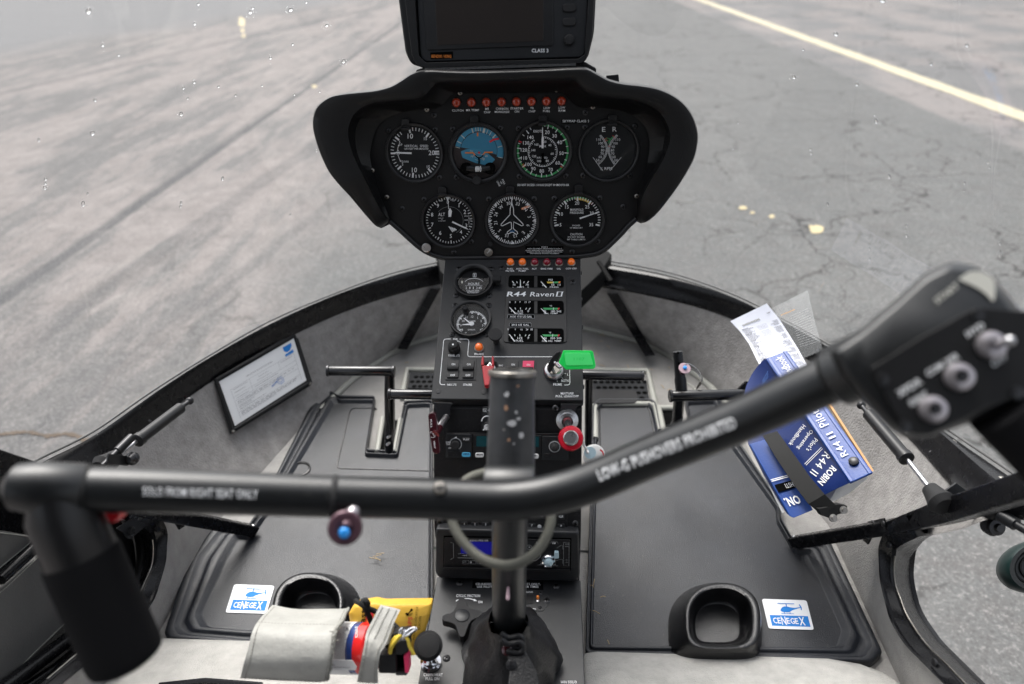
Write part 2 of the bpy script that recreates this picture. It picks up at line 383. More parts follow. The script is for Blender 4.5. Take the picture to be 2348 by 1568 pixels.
# ================================================================ THE APRON OUTSIDE
GZ = -.70
def gp(q): p = at(q, Z=GZ); return Vector((p.x, p.y, 0))
def ground_material():
    m = bpy.data.materials.new('apron_surface'); m.use_nodes = True; t = m.node_tree; b = t.nodes['Principled BSDF']; L = t.links.new
    geo = t.nodes.new('ShaderNodeNewGeometry')
    def N(k, **kw):
        n = t.nodes.new(k)
        for a, v in kw.items(): setattr(n, a, v)
        return n
    def M(op, a, b_=None, c=None):
        n = N('ShaderNodeMath', operation=op)
        for i, x in enumerate((a, b_, c)):
            if x is None: continue
            if isinstance(x, (int, float)): n.inputs[i].default_value = x
            else: L(x, n.inputs[i])
        return n.outputs[0]
    def noise(sc, det=4, ro=.55, vec=None):
        n = N('ShaderNodeTexNoise'); n.inputs['Scale'].default_value = sc; n.inputs['Detail'].default_value = det; n.inputs['Roughness'].default_value = ro
        L(vec or geo.outputs['Position'], n.inputs['Vector']); return n.outputs['Fac']
    def mr(x, a, b_, c=0, d=1, sm=True):
        n = N('ShaderNodeMapRange'); n.interpolation_type = 'SMOOTHSTEP' if sm else 'LINEAR'
        L(x, n.inputs[0]); n.inputs[1].default_value = a; n.inputs[2].default_value = b_; n.inputs[3].default_value = c; n.inputs[4].default_value = d; return n.outputs[0]
    def mix(f, a, b_, bt='MIX'):
        n = N('ShaderNodeMix', data_type='RGBA', blend_type=bt)
        if isinstance(f, (int, float)): n.inputs['Factor'].default_value = f
        else: L(f, n.inputs['Factor'])
        for k, x in (('A', a), ('B', b_)):
            if isinstance(x, tuple): n.inputs[k].default_value = (*x, 1)
            else: L(x, n.inputs[k])
        return n.outputs['Result']
    def sdist(qa, qb):                       # signed distance to a line through two ground points (left side +)
        a, c = gp(qa), gp(qb); d = (c-a).normalized(); n = Vector((-d.y, d.x, 0))
        v = N('ShaderNodeVectorMath', operation='DOT_PRODUCT'); L(geo.outputs['Position'], v.inputs[0]); v.inputs[1].default_value = n
        return M('SUBTRACT', v.outputs['Value'], a.dot(n))
    a, c = gp((0, 690)), gp((930, 45)); ang = math.atan2((c-a).y, (c-a).x)
    m0 = N('ShaderNodeMapping'); m0.inputs['Rotation'].default_value = (0, 0, -ang); L(geo.outputs['Position'], m0.inputs['Vector'])
    mp = N('ShaderNodeMapping'); mp.inputs['Scale'].default_value = (.22, 1, 1); L(m0.outputs[0], mp.inputs['Vector']); SV = mp.outputs[0]
    n1 = noise(1.3, 5); wob = M('MULTIPLY', M('SUBTRACT', noise(5, 5, .65), .5), .30)
    strk = noise(1.25, 6, .6, SV); strk2 = noise(3.6, 5, .6, SV); blot = noise(4.5, 6, .68)
    # left slab: pinkish concrete with dark rolling marks
    pink = mix(mr(blot, .35, .68), (.195, .176, .168), (.250, .228, .218))
    dark = mix(mr(noise(14, 5, .7), .3, .7), (.118, .116, .116), (.150, .145, .142))
    left = mix(mr(M('ADD', M('ADD', M('MULTIPLY', strk, .42), M('MULTIPLY', strk2, .30)), M('MULTIPLY', noise(8, 6, .75, SV), .28)), .44, .54), dark, pink)
    s1 = sdist((0, 690), (930, 45))
    for qa, qb, w_, st in (((0, 690), (930, 45), .065, 1.0), ((150, 575), (905, 50), .045, .45), ((0, 480), (640, 60), .05, .3), ((0, 215), (480, 105), .14, .55), ((100, 760), (860, 240), .12, .45), ((330, 800), (740, 480), .07, .4), ((0, 110), (400, 20), .3, .6), ((0, 245), (600, 130), .05, .4)):
        s = M('ABSOLUTE', M('ADD', sdist(qa, qb), M('MULTIPLY', wob, w_*2.2)))
        k = M('MULTIPLY', mr(s, w_, w_*.45, 0, 1), M('MULTIPLY', st, mr(noise(1.8, 3), .2, .55, .45, 1)))
        left = mix(k, left, (.078, .079, .082))
    s4 = M('ADD', sdist((0, 125), (820, 0)), M('MULTIPLY', M('SUBTRACT', noise(.5, 4), .5), 3.0)); left = mix(mr(s4, -1.2, 1.6), left, (.158, .159, .162))
    # right: grey asphalt
    asp = mix(mr(noise(3, 6, .65), .3, .7), (.112, .116, .116), (.140, .143, .141))
    asp = mix(mr(noise(11, 6, .7), .35, .75), asp, (.118, .116, .114))
    edge = M('ADD', sdist((600, 1000), (1010, 60)), M('MULTIPLY', M('SUBTRACT', noise(.8, 5, .6), .5), 1.9))
    base = mix(mr(edge, -.55, .75), asp, left)
    # pinkish strip along the yellow line, streaky concrete beyond
    s3 = M('ADD', sdist((1535, 0), (2347, 355)), M('MULTIPLY', wob, .3))
    far = mix(mr(M('ADD', M('MULTIPLY', noise(.9, 5, .6, SV), .5), M('MULTIPLY', noise(1.0, 5), .5)), .42, .58), (.145, .145, .146), (.215, .198, .191))
    base = mix(mr(s3, 0.0, .10), far, base) if False else base
    sgn = M('MULTIPLY', s3, 1 if (gp((2200, 100))-gp((1535, 0))).cross(gp((2347, 355))-gp((1535, 0))).z < 0 else -1)
    base = mix(mr(sgn, -.02, .12), base, far)
    # cracks
    dv = N('ShaderNodeVectorMath', operation='ADD'); nn = N('ShaderNodeTexNoise'); nn.inputs['Scale'].default_value = 3.2; nn.inputs['Detail'].default_value = 5
    L(geo.outputs['Position'], nn.inputs['Vector']); sc = N('ShaderNodeVectorMath', operation='SCALE'); sc.inputs['Scale'].default_value = .55
    L(nn.outputs['Color'], sc.inputs[0]); L(geo.outputs['Position'], dv.inputs[0]); L(sc.outputs[0], dv.inputs[1])
    cmask = mr(edge, -.6, .9, 1, .22)
    for s_, w_, lo, hi, st in ((.95, .010, .41, .51, .8), (2.3, .009, .50, .58, .5)):
        v = N('ShaderNodeTexVoronoi', feature='DISTANCE_TO_EDGE'); v.inputs['Scale'].default_value = s_; L(dv.outputs[0], v.inputs['Vector'])
        k = M('MULTIPLY', mr(v.outputs['Distance'], w_*s_*1.5, w_*s_*.2, 0, 1), M('MULTIPLY', cmask, mr(noise(.75, 3), lo, hi, 0, st)))
        base = mix(k, base, (.022, .021, .020))
    # aggregate grain
    g1 = noise(95, 3, .7); g2 = noise(38, 4, .75)
    base = mix(mr(g1, .30, .5, .6, 0), base, (.06, .059, .057)); base = mix(mr(g1, .52, .72, 0, .7), base, (.30, .29, .28))
    base = mix(mr(g2, .52, .68, 0, .45), base, (.09, .088, .085))
    L(base, b.inputs['Base Color']); b.inputs['Roughness'].default_value = .9; b.inputs['Specular IOR Level'].default_value = .25
    bp = N('ShaderNodeBump'); bp.inputs['Strength'].default_value = .5; bp.inputs['Distance'].default_value = .006; L(g2, bp.inputs['Height']); L(bp.outputs[0], b.inputs['Normal'])
    MATS['apron_surface'] = m
ground_material()
g = MB(); g.add([(-400, -400, GZ), (400, -400, GZ), (400, 700, GZ), (-400, 700, GZ)], [(0, 1, 2, 3)])
tag(obj('ground', g, 'apron_surface', origin=(0, 0, GZ), recalc=False), kind='structure')
def flat_strip(qa, qb, wid, name, ext=(0, 0), jag=.012, n=120):
    a, b = gp(qa), gp(qb); d = (b-a).normalized(); a = a-d*ext[0]; b = b+d*ext[1]; nrm = Vector((-d.y, d.x, 0)); mb = MB(); L = []; R = []
    for i in range(n+1):
        p = a.lerp(b, i/n); L.append(p+nrm*(wid/2+random.uniform(-jag, jag))+Vector((0, 0, GZ+.004))); R.append(p-nrm*(wid/2+random.uniform(-jag, jag))+Vector((0, 0, GZ+.004)))
    mb.add(L+R, [(i, i+1, n+2+i, n+1+i) for i in range(n)]); return obj(name, mb, 'line_hazed', recalc=False)
tag(flat_strip((1605, 0), (2347, 268), .24, 'taxiway_line', ext=(30, 1.5)), kind='structure')
# flakes of old yellow paint
fl = MB()
def flake(q, rx, ry, k=9):
    P = []
    for i in range(k):
        a = 2*math.pi*i/k; s = random.uniform(.6, 1.15); P.append(at((q[0]+rx*s*math.cos(a), q[1]+ry*s*math.sin(a)), Z=GZ+.004))
    fl.add(P, [tuple(range(k))[::-1]])
for a_, b_, rx, ry in ((450, 1222, 28, 12), (505, 1250, 19, 8), (617, 1273, 18, 12), (882, 1350, 46, 26), (850, 1330, 20, 10)): flake(Q_(a_, b_), rx*.39, ry*.39, 11)
for a_, b_, rx, ry in ((1420, 130, 20, 30), (1425, 178, 14, 12), (1432, 212, 14, 10), (1850, 508, 22, 9)): flake(P_(a_, b_), rx*.39, ry*.39, 11)
tag(obj('worn_paint_mark', fl, 'paint_yellow', recalc=False), kind='structure')
# one long open crack at the left edge of the frame, with crumbled edges
cr = MB(); pts = [gp(q)+Vector((0, 0, GZ+.003)) for q in [(-60, 1002), (20, 995), (70, 992), (110, 1000), (160, 996), (200, 1010), (250, 1003)]]
pts = spline(pts, 8); L = []; R = []
for p in pts: L.append(p+Vector((random.uniform(-.008, .008), random.uniform(.004, .017), 0))); R.append(p-Vector((random.uniform(-.008, .008), random.uniform(.004, .017), 0)))
mat('crack_soil', (.11, .085, .065), .95)
cr.add(L+R, [(i, i+1, len(L)+i+1, len(L)+i) for i in range(len(L)-1)])
tag(obj('pavement_crack', cr, 'crack_soil', recalc=False), kind='structure')

# ================================================================ THE HELICOPTER CABIN
heli = thing('helicopter', (0, .6, 0), 'black framed helicopter cabin with grey carpet and clear bubble windshield, parked on the apron', 'helicopter')
oq = [(30, 1096), (101.8, 1057), (221, 995), (354, 902), (486.8, 818), (619.5, 742.7), (752, 685), (885, 636.5), (1013, 605.5), (1195, 575), (1384.5, 603), (1534, 631.7), (1666, 675.7), (1775, 728), (1894.8, 794.5), (2030, 888), (2150, 979), (2321.5, 1098), (2400, 1152)]
iq = [(100, 1152), (165, 1108), (255, 1048), (395, 933), (520, 848), (650, 776), (775, 717), (890, 678), (1005, 650), (1195, 622), (1370, 655), (1520, 682), (1640, 714), (1745, 760), (1860, 826), (1975, 908), (2080, 997), (2206, 1137), (2262, 1182)]
zz = [.37, .34, .27, .25, .235, .23, .23, .23, .23, .23, .23, .23, .23, .23, .235, .25, .27, .34, .37]
O3 = spline([at(q, Z=z) for q, z in zip(oq, zz)], 6); I3 = spline([at(q, Z=z-.045) for q, z in zip(iq, zz)], 6)
UP = Vector((0, 0, 1)); rows = []
for o, i in zip(O3, I3):
    d = i-o; rows.append([o-UP*.03, o, o+d*.10+UP*.003, o+d*.40+UP*.012, o+d*.46+UP*.024, o+d*.60+UP*.028, o+d*.72+UP*.018, o+d*.80+UP*.003, i+UP*.004, i-UP*.004, i-d*.15-UP*.012])
mb = MB(); mb.loft(rows, close=True, caps=True)
bow = obj('windshield_frame', mb, 'frame_black', heli, sharp=50)
# bright edge of the acrylic sitting on the frame
mb = MB(); mb.tube([o+UP*.006-(i-o)*.03 for o, i in zip(O3, I3)], .0022, 8); obj('glazing_bead', mb, 'leather_door', heli)
# screws along the frame
def on_bow(t, f, up): k = int(t*(len(O3)-1)); o, i = O3[k], I3[k]; return o+(i-o)*f+UP*up
for t in (.025, .06, .115, .155, .845, .875, .915, .945, .972):
    for f, up, ax in ((.25, .0085, Vector((0, 0, 1))), (.86, .0, None)):
        p = on_bow(t, f, up); k = int(t*(len(O3)-1)); inw = (I3[k]-O3[k]); inw.z = 0
        a = ax or (inw.normalized()+UP*.6).normalized(); m_ = MB(); m_.lathe(p-a*.001, a, [(.0052, 0), (.0048, .002), (.003, .0032), (1e-6, .0034)], 14)
        sc = obj('frame_screw', m_, 'worn_steel' if ax else 'dark_screw', bow)
# lining between frame and floor
low = [(-.606, .838, .155), (-.603, .90, .06), (-.600, .955, .0), (-.585, 1.03, .0), (-.56, 1.14, 0), (-.53, 1.27, 0), (-.49, 1.38, 0), (-.43, 1.51, 0), (-.31, 1.665, 0), (0, 1.775, 0)]
low = [Vector(p) for p in low]; low = low+[Vector((-p.x, p.y, p.z)) for p in low[-2::-1]]
low = spline(low, 6); rows = []
for i, l in zip(I3, low):
    i2 = i-UP*.003; mid = i2.lerp(l, .55)+(i2-l).cross(Vector((0, 0, 1))).cross(UP).normalized()*0
    out = Vector((i2.x-l.x, i2.y-l.y, 0)); rows.append([i2+out*.02, i2.lerp(l, .25)+out*.10-UP*.004, i2.lerp(l, .5)+out*.14-UP*.008, i2.lerp(l, .75)+out*.10-UP*.008, l-UP*.002])
mb = MB(); mb.loft(rows); lining = obj('cabin_lining', mb, 'carpet_dark', heli); LB = bvh(lining)
# floor
def curve_y(x):
    xs = [abs(p.x) for p in low[len(low)//2:]]; ys = [p.y for p in low[len(low)//2:]]
    return float(np.interp(abs(x), xs, ys))
mb = MB(); L = []; R = []
for i in range(41):
    x = -.615+1.23*i/40; L.append((x, .45, -.001)); R.append((x, max(.60, curve_y(x)+.004) if abs(x) < .60 else .97, -.001))
mb.loft([L, R]); obj('cabin_floor', mb, 'carpet_side', heli)
mb = MB(); pq = [(-.50, 1.33)]+[(p.x, p.y) for p in low if abs(p.x) < .47 and p.y > 1.35]+[(.50, 1.33)]
top = [Vector((x, y-.012, .003)) for x, y in pq]; bot = [Vector((x, .9, .003)) for x, y in pq]; mb.loft([bot, top]); obj('footwell_carpet', mb, 'carpet_floor', heli)
mb = MB(); mb.tube([Vector((x, y-.010, .006)) for x, y in pq], .0085, 10); pipe = obj('floor_piping', mb, 'leather_trim', heli)
mb = MB()
for k in range(0, len(pq)*6-8):
    t = k/(len(pq)*6-8)*(len(pq)-1.02); i = int(t); f = t-i; a = Vector((*pq[i], 0)).lerp(Vector((*pq[min(i+1, len(pq)-1)], 0)), f); b = Vector((*pq[i], 0)).lerp(Vector((*pq[min(i+1, len(pq)-1)], 0)), min(1, f+.11))
    mb.tube([a+Vector((0, -.026, .0045)), b+Vector((0, -.026, .0045))], .0011, 5)
obj('stitching', mb, 'stitch_dark', pipe)
# nose ribs running down the lining
def rib(qa, qb, w_, name='nose_rib', d=.012):
    P = []
    for t in np.linspace(0, 1, 8):
        q = (qa[0]*(1-t)+qb[0]*t, qa[1]*(1-t)+qb[1]*t); h = hit(LB, q, .010); P.append(h or at(q, Z=.03))
    mb = MB(); side = (P[-1]-P[0]).cross(UP).normalized()*w_/2; tc = (CAM-P[3]).normalized()
    mb.loft([[p-side-tc*.004, p-side+tc*d, p+side+tc*d, p+side-tc*.004] for p in P], close=True, caps=True)
    return obj(name, mb, 'frame_black', heli, bevel=.002)
rib((1010, 640), (922, 800), .028); rib((1390, 650), (1490, 815), .028)
for s in (-1, 1):
    pl_ = [at(q, Z=.20) for q in ([(1040, 590), (1000, 603), (1012, 660), (1040, 690)] if s < 0 else [(1320, 590), (1372, 592), (1400, 622), (1376, 665), (1320, 720)])]
    mb = MB(); mb.prism(pl_, Vector((0, 0, .05))); obj('nose_gusset', mb, 'gusset_black', heli, bevel=.003)
mb = MB(); a, b = at((1372, 600), Z=.275), at((1400, 645), Z=.25); mb.tube([a, b], .006, 8); obj('gusset_edge', mb, 'gusset_black', heli)

# door opening frames, one each side
oa = zs(N_, [(205, 425), (120, 470), (60, 540), (20, 640), (20, 750), (24, 840), (40, 920), (66, 1020), (100, 1130), (155, 1230), (220, 1320), (330, 1430), (480, 1580), (700, 1800)])
ra = zs(N_, [(300, 470), (175, 535), (118, 600), (98, 700), (92, 800), (104, 900), (140, 1000), (172, 1085), (220, 1170), (280, 1258), (350, 1340), (440, 1425), (590, 1580), (800, 1800)])
ea = zs(N_, [(450, 462), (370, 492), (300, 540), (240, 620), (215, 700), (205, 830), (222, 940), (250, 1040), (295, 1130), (350, 1210), (402, 1280), (470, 1350), (700, 1580), (920, 1800)])
oa = [at(q, X=.592) for q in oa]; ra = [at(q, X=.606) for q in ra]; ea = [at(q, X=.672) for q in ea]
oa, ra, ea = spline(oa, 4), spline(ra, 4), spline(ea, 4)
def mir(L, s): return [Vector((s*p.x, p.y, p.z)) for p in L]
for s in (1, -1):
    o_, r_, e_ = mir(oa, s), mir(ra, s), mir(ea, s); sx = Vector((s, 0, 0)); rows = []
    for a, b, c in zip(o_, r_, e_):
        rows.append([a-sx*.004-(b-a)*.15, a-sx*.004, a, a.lerp(b, .85), b-UP*0+(b-a).normalized()*-.002+sx*-.003, b+sx*.002, b.lerp(c, .2)-(b-a).normalized()*.001, c, c+sx*.006, c+sx*.004-UP*.02, b-UP*.03])
    mb = MB(); mb.loft(rows, close=True, caps=True)
    df = obj('door_frame', mb, 'frame_black', heli, sharp=30)
    mb = MB(); mb.tube([b+sx*.0005+UP*.0005 for b in r_[12:52]], .0013, 6); obj('worn_edge', mb, 'worn_steel', df)
    for k in (10, 44):
        p = o_[k].lerp(r_[k], .5)-sx*.001; m_ = MB(); m_.lathe(p, -sx, [(.006, 0), (.006, .003), (.003, .0042), (1e-6, .0042)], 14); obj('frame_screw', m_, 'dark_screw', df)
    # doubler plate with its three rivets at the forward corner
    c0 = Vector((s*.59, .83, .16)); 
    mb = MB(); pts = [Vector((s*.588, y, z)) for y, z in ((.842, .15), (.805, .196), (.790, .182), (.816, .152), (.822, .118), (.838, .11))]
    mb.prism(pts, (s*-.003, 0, 0)); db = obj('doubler_plate', mb, 'frame_black', heli, bevel=.001)
    for y, z in ((.80, .188), (.826, .163), (.836, .13)):
        m_ = MB(); m_.lathe((s*.585, y, z), (-s, 0, 0), [(.005, 0), (.0045, .002), (1e-6, .003)], 12); obj('rivet', m_, 'dark_screw', db)
    mb = MB(); mb.loft([[a+sx*.001, a.lerp(Vector((s*.598, a.y, -.003)), .5), Vector((s*.598, a.y, -.003))] for a in [Vector((s*.600, .965, .0)), Vector((s*.603, .90, .062)), Vector((s*.606, .845, .158))]+o_[9:]]); obj('side_sill', mb, 'carpet_side', heli, recalc=False)
    # cross bar from the floor out to the side, then the door post climbing aft
    A0, A1, A2, A3 = at((1815, 1244), Z=.012), at((2050, 1206), X=.60), at((2175, 1172), X=.61), at((2347, 1118), X=.61); A4 = A3+(A3-A2)*1.2
    pts = mir([A0, A1, A2, A3, A4], s); mb = MB(); rows = []
    for i, p in enumerate(pts):
        tdir = (pts[min(i+1, 4)]-pts[max(i-1, 0)]).normalized(); sd_ = tdir.cross(UP).normalized()*(.008 if i == 0 else .012); u_ = sd_.cross(tdir).normalized()*(.011 if i < 2 else .016)
        rows.append([p-sd_-u_, p-sd_+u_, p+sd_+u_, p+sd_-u_])
    mb.loft(rows, close=True, caps=True); dp = obj('door_post', mb, 'frame_black', heli, bevel=.003)
    m_ = MB(); m_.lathe(pts[0].lerp(pts[1], .02)+UP*.011, UP, [(.005, 0), (.004, .003), (1e-6, .003)], 12); obj('frame_screw', m_, 'steel', dp)
# strut bracket plate on the right door post
mb = MB(); br = zs(N_, [(430, 265), (520, 200), (600, 262), (560, 290), (620, 345), (745, 395), (750, 420), (830, 468), (825, 500), (780, 520), (735, 490), (600, 400), (450, 305)])
mb.prism([at(q, D=.925+.0*i) for i, q in enumerate(br)], CF*.004); obj('strut_bracket', mb, 'console_black', heli, bevel=.0008)
mb = MB(); a, b = at(N_(790, 405), D=.90), at(N_(1010, 535), D=.86)
mb.tube([a, a.lerp(b, .12), a.lerp(b, .14), a.lerp(b, .62), a.lerp(b, .64), b], [.0068, .0068, .0085, .0085, .0055, .0055], 16); rod = obj('door_link_rod', mb, 'console_black', heli)
mb = MB(); mb.tube([a-(b-a)*.02, a+(b-a)*.05], .0072, 16); obj('rod_collar', mb, 'steel', rod)
mb = MB(); mb.lathe(at(N_(785, 500), D=.915), -CF, [(.013, -.012), (.014, -.004), (.011, -.002), (.011, .004), (.006, .005), (.005, .010), (1e-6, .010)], 16); obj('rod_bolt', mb, 'dark_screw', rod)

# windshield acrylic
tops = []
for i, o in enumerate(O3):
    t = i/(len(O3)-1)*2-1; tops.append(Vector((t*.60, .20-.12*t*t, 1.27-.08*t*t)))
rows = []
for f in (0, .12, .28, .45, .62, .8, 1):
    r = []
    for o, tp in zip(O3, tops):
        b = math.sin(math.pi*f)*.24; d = Vector((o.x*.30, .45, .85)).normalized(); r.append(o.lerp(tp, f)+d*b*(.55+.45*(1-abs(tp.x)/.6)))
    rows.append(r)
mb = MB(); mb.loft(rows); glass = obj('windshield', mb, 'windshield_glass', heli); WB = bvh(glass)
mb = MB(); c = len(O3)//2; mb.tube([r[c]+Vector((0, .0, -.012)) for r in rows], .013, 12, smooth=3); obj('windshield_center_bow', mb, 'frame_black', heli)
for e in (0, -1): mb = MB(); mb.tube([r[e] for r in rows], .016, 10, smooth=3); obj('windshield_pillar', mb, 'frame_black', heli)
# unseen roof, added and cut back to shape the light inside the cabin
mb = MB(); rf = [Vector((t*.62, .21-.12*t*t, 1.285-.08*t*t)) for t in np.linspace(-1, 1, 17)]
bk = [Vector((p.x, -.9, p.z+.02)) for p in rf]; mb.loft([rf, bk]); mb.loft([[p+UP*.03 for p in rf], [p+UP*.03 for p in bk]]); obj('unseen_cabin_roof', mb, 'headliner', heli, recalc=False)
mb = MB(); mb.box((0, -.92, .62), 1.24, .04, 1.4); obj('unseen_rear_bulkhead', mb, 'headliner', heli)  # unseen rear wall, added near black so little light bounces forward
# seat boxes: pale carpeted front edge
for s in (-1, 1):
    x0, x1 = (-.60, -.112) if s < 0 else (.108, .585); mb = MB(); rows = []
    prof = [(.684, 0), (.680, .018), (.660, .035), (.62, .052), (.57, .068), (.50, .085), (.40, .10), (.40, .0)]
    for x, k in ((x0, .93), (x0+.012, .99), (x0+.03, 1), (x1-.09, 1), (x1-.045, .975), (x1-.015, .93), (x1, .87)): rows.append([Vector((x, .40+(y-.40)*k, z*k)) for y, z in prof])
    mb.loft(rows, caps=True, close=True); obj('seat_base', mb, 'carpet_light', heli, sharp=60)
    if s < 0:
        mb = MB(); mb.tube([at((365, 1573), Z=.082), at((470, 1562), Z=.083), at((600, 1572), Z=.082)], .005, 8); obj('seat_edge_strip', mb, 'frame_black', heli)
# left door, shut: dark tray, padded leather panels, rails
door = MB(); door.prism([at(q, X=-.735) for q in [(-500, 1150), (-200, 1100), (0, 1092), (150, 1105), (250, 1110), (345, 1155), (420, 1250), (405, 1340), (375, 1420), (300, 1700), (-700, 1900)]], (-.03, 0, 0)); obj('door_skin', door, 'frame_black', heli)
def dpan(qs, name, m, th=.012, x=-.675, r=10, st=True, bev=.004):
    qs = rnd(qs, r); mb = MB(); P = [at(q, X=x) for q in qs]; mb.prism(P, (-th, 0, 0)); o = obj(name, mb, m, heli, bevel=bev, seg=3)
    if st:
        c = Vector((sum(q[0] for q in qs)/len(qs), sum(q[1] for q in qs)/len(qs))); mb = MB()
        ins = []
        for q in qs:
            v = c-Vector(q); ins.append(Vector(q)+v.normalized()*5)
        n = len(ins)
        for i in range(n):
            a, b = ins[i], ins[(i+1) % n]; l = (b-a).length; k = max(1, int(l/4.5))
            for j in range(k):
                p, q_ = a.lerp(b, j/k), a.lerp(b, (j+.6)/k)
                if -20 < p.x < 1000: mb.tube([at(p, X=x+.0008), at(q_, X=x+.0008)], .0008, 4)
        obj('stitching', mb, 'stitch', o)
    return o
dpan(zs(F_, [(-300, 480), (40, 530), (215, 560), (222, 605), (-300, 1030)]), 'door_pocket', 'leather_door')
dpan(zs(F_, [(-300, 1180), (60, 880), (290, 670), (470, 1140), (240, 1370), (-300, 1900)]), 'door_panel', 'leather_door')
for qa, qb, w_ in ((F_(-200, 1770), F_(560, 1190), .011), (F_(-80, 1770), F_(620, 1290), .007), (F_(0, 860), F_(300, 590), .008)):
    mb = MB(); mb.tube([at(qa, X=-.665), at(qb, X=-.665)], w_, 10); obj('door_rail', mb, 'frame_black', heli)
# curved trim inside the left door arc and its latch bracket
mb = MB(); arc = spline(mir(ea, -1), 1)
for k, (dx, r_) in enumerate(((.0, .012), (.02, .016), (.045, .012))):
    mb.tube([p+Vector((-dx*.7, -dx*1.5, dx*.35)) for p in arc[:40]], r_, 10)
obj('door_seal', mb, 'plastic_black', heli)
mb = MB(); lp = zs(F_, [(790, 515), (960, 392), (1010, 400), (1030, 465), (880, 590), (850, 560), (840, 535)])
mb.prism([at(q, X=-.602) for q in rnd(lp, 6)], (-.002, 0, 0)); lat = obj('latch_bracket', mb, 'console_black', heli, bevel=.0008)
mb = MB(); mb.lathe(at(F_(888, 530), X=-.600), (1, 0, 0), [(.007, 0), (.007, .004), (.004, .005), (.004, .009), (1e-6, .009)], 14); obj('latch_bolt', mb, 'dark_screw', lat)
mb = MB(); a, b = at((372, 1172), X=-.60), at((566, 1205), Z=.012)
# footwell: perforated heel plates with pale edging
def heel(qs, holes, name='heel_plate'):
    P = [at(q, Z=.010) for q in qs]; mb = MB(); mb.prism(P, (0, 0, -.006)); o = obj(name, mb, 'heel_plate', heli, bevel=.001); mb = MB()
    for q in holes: mb.lathe(at(q, Z=.0104), UP, [(.0062, 0), (.0062, .0002), (1e-6, .0003)], 14)
    obj('hole', mb, 'well_black', o); tag(bpy.data.objects[o.name]); return o
heel(zs(I_, [(1010, 380), (1300, 385), (1300, 545), (985, 535)]), [I_(a+b, c) for c, b in ((428, 0), (474, -38), (520, -18)) for a in (1072, 1130, 1188, 1246)])
heel(zs(J_, [(150, 505), (612, 505), (645, 700), (150, 705)]), [J_(a+b, c) for c, b in ((522, 0), (568, 28), (612, 0), (655, 28), (692, 0)) for a in range(184, 640, 52) if a+b < 600+(c-520)*.2 and not (a+b < 530 and c > 590)])
def trim(qs, r=.0075, Z=.008, m='leather_trim', name='carpet_edging'):
    mb = MB(); mb.tube([at(q, Z=Z) for q in qs], r, 10, smooth=0); return obj(name, mb, m, heli)
trim(zs(I_, [(1300, 362), (985, 355), (945, 560), (940, 640)])); trim(zs(I_, [(1240, 662), (960, 662)]), .005)
trim(zs(J_, [(90, 425), (625, 430), (690, 720), (735, 935)]), .008); trim(zs(J_, [(185, 1000), (180, 720), (215, 708), (640, 708), (715, 735), (760, 960)]), .0075)
trim(zs(J_, [(720, 742), (860, 742)]), .0075); trim(zs(J_, [(1030, 600), (1000, 560), (900, 500)]), .003, .004)
mb = MB(); mb.prism([at(q, Z=.016) for q in rnd(zs(J_, [(150, 580), (530, 588), (545, 695), (150, 700)]), 12)], (0, 0, -.004)); obj('rubber_pad', mb, 'rubber_black', heli, bevel=.001)
# slot under the left pedal
mb = MB(); mb.prism([at(q, Z=.0045) for q in zs(I_, [(765, 850), (900, 850), (860, 1150), (700, 1150)])], (0, 0, -.003)); obj('pedal_slot', mb, 'well_black', heli)
trim(zs(I_, [(920, 845), (865, 1165), (690, 1168), (745, 830)]), .0065, .010)
mb = MB(); mb.prism([at(q, Z=.0045) for q in zs(J_, [(745, 760), (840, 765), (820, 900), (760, 900)])], (0, 0, -.003)); obj('pedal_slot', mb, 'well_black', heli)
# bits of dry grass carried in on shoes
def straws(n, box, Z, seedv):
    rs = random.Random(seedv)
    for _ in range(n):
        q = (rs.uniform(box[0], box[2]), rs.uniform(box[1], box[3])); p = at(q, Z=Z); a = rs.uniform(0, 6.3); l = rs.uniform(.006, .02); d = Vector((math.cos(a), math.sin(a), .1))*l
        STR.tube([p, p+d*.5+Vector((0, 0, .002)), p+d], .0007, 4)
STR = MB(); straws(22, (1345, 760, 1450, 860), .006, 3); straws(6, (1440, 830, 1560, 900), .006, 5); straws(4, (860, 820, 960, 870), .006, 4); straws(5, (1350, 1330, 1400, 1500), .012, 4)
for q in ((860, 1278), (866, 1282), (855, 1276), (862, 1270)):
    p = at(q, Z=.012); a = random.uniform(0, 6.3); STR.tube([p, p+Vector((math.cos(a), math.sin(a), .2))*.016], .0007, 4)
tag(obj('dry_grass', STR, 'straw'), 'dry grass clippings scattered on the footwell carpet', 'grass', kind='stuff')
# foot step / mirror pod outside the open right door
pod = thing('mirror_pod', at((2330, 1310), X=.95), 'rounded black pod with a dark green rim and bent metal hook, outside the open doorway', 'mirror')
c = at(N_(1010, 770), D=1.18); a1 = (at(N_(1010, 700), D=1.18)-at(N_(780, 780), D=1.18)).normalized()
mb = MB(); px_ = 1.18/FPX*.33713; e1 = a1; e2 = (CF*.35+CU).normalized(); e2 = (e2-e1*e2.dot(e1)).normalized(); e3 = e1.cross(e2)
rows = []
for k, (h, sc_) in enumerate(((.0, .80), (.012, .95), (.03, 1.0), (.045, .97), (.05, .92), (.05, .80), (.044, .78), (.02, .60), (.015, .30), (.014, .02))):
    rows.append([c+e1*math.cos(t)*.066*sc_+e2*math.sin(t)*.042*sc_-e3*(-h)*(1 if e3.dot(CF) < 0 else -1) for t in np.linspace(0, 2*math.pi, 36, endpoint=False)])
mb.loft(rows[:5], close=True); mb.add(rows[0], [tuple(range(36))]); obj('pod_shell', mb, 'tyre_green', pod)
mb = MB(); mb.loft(rows[4:], close=True); obj('pod_liner', mb, 'tyre', pod)
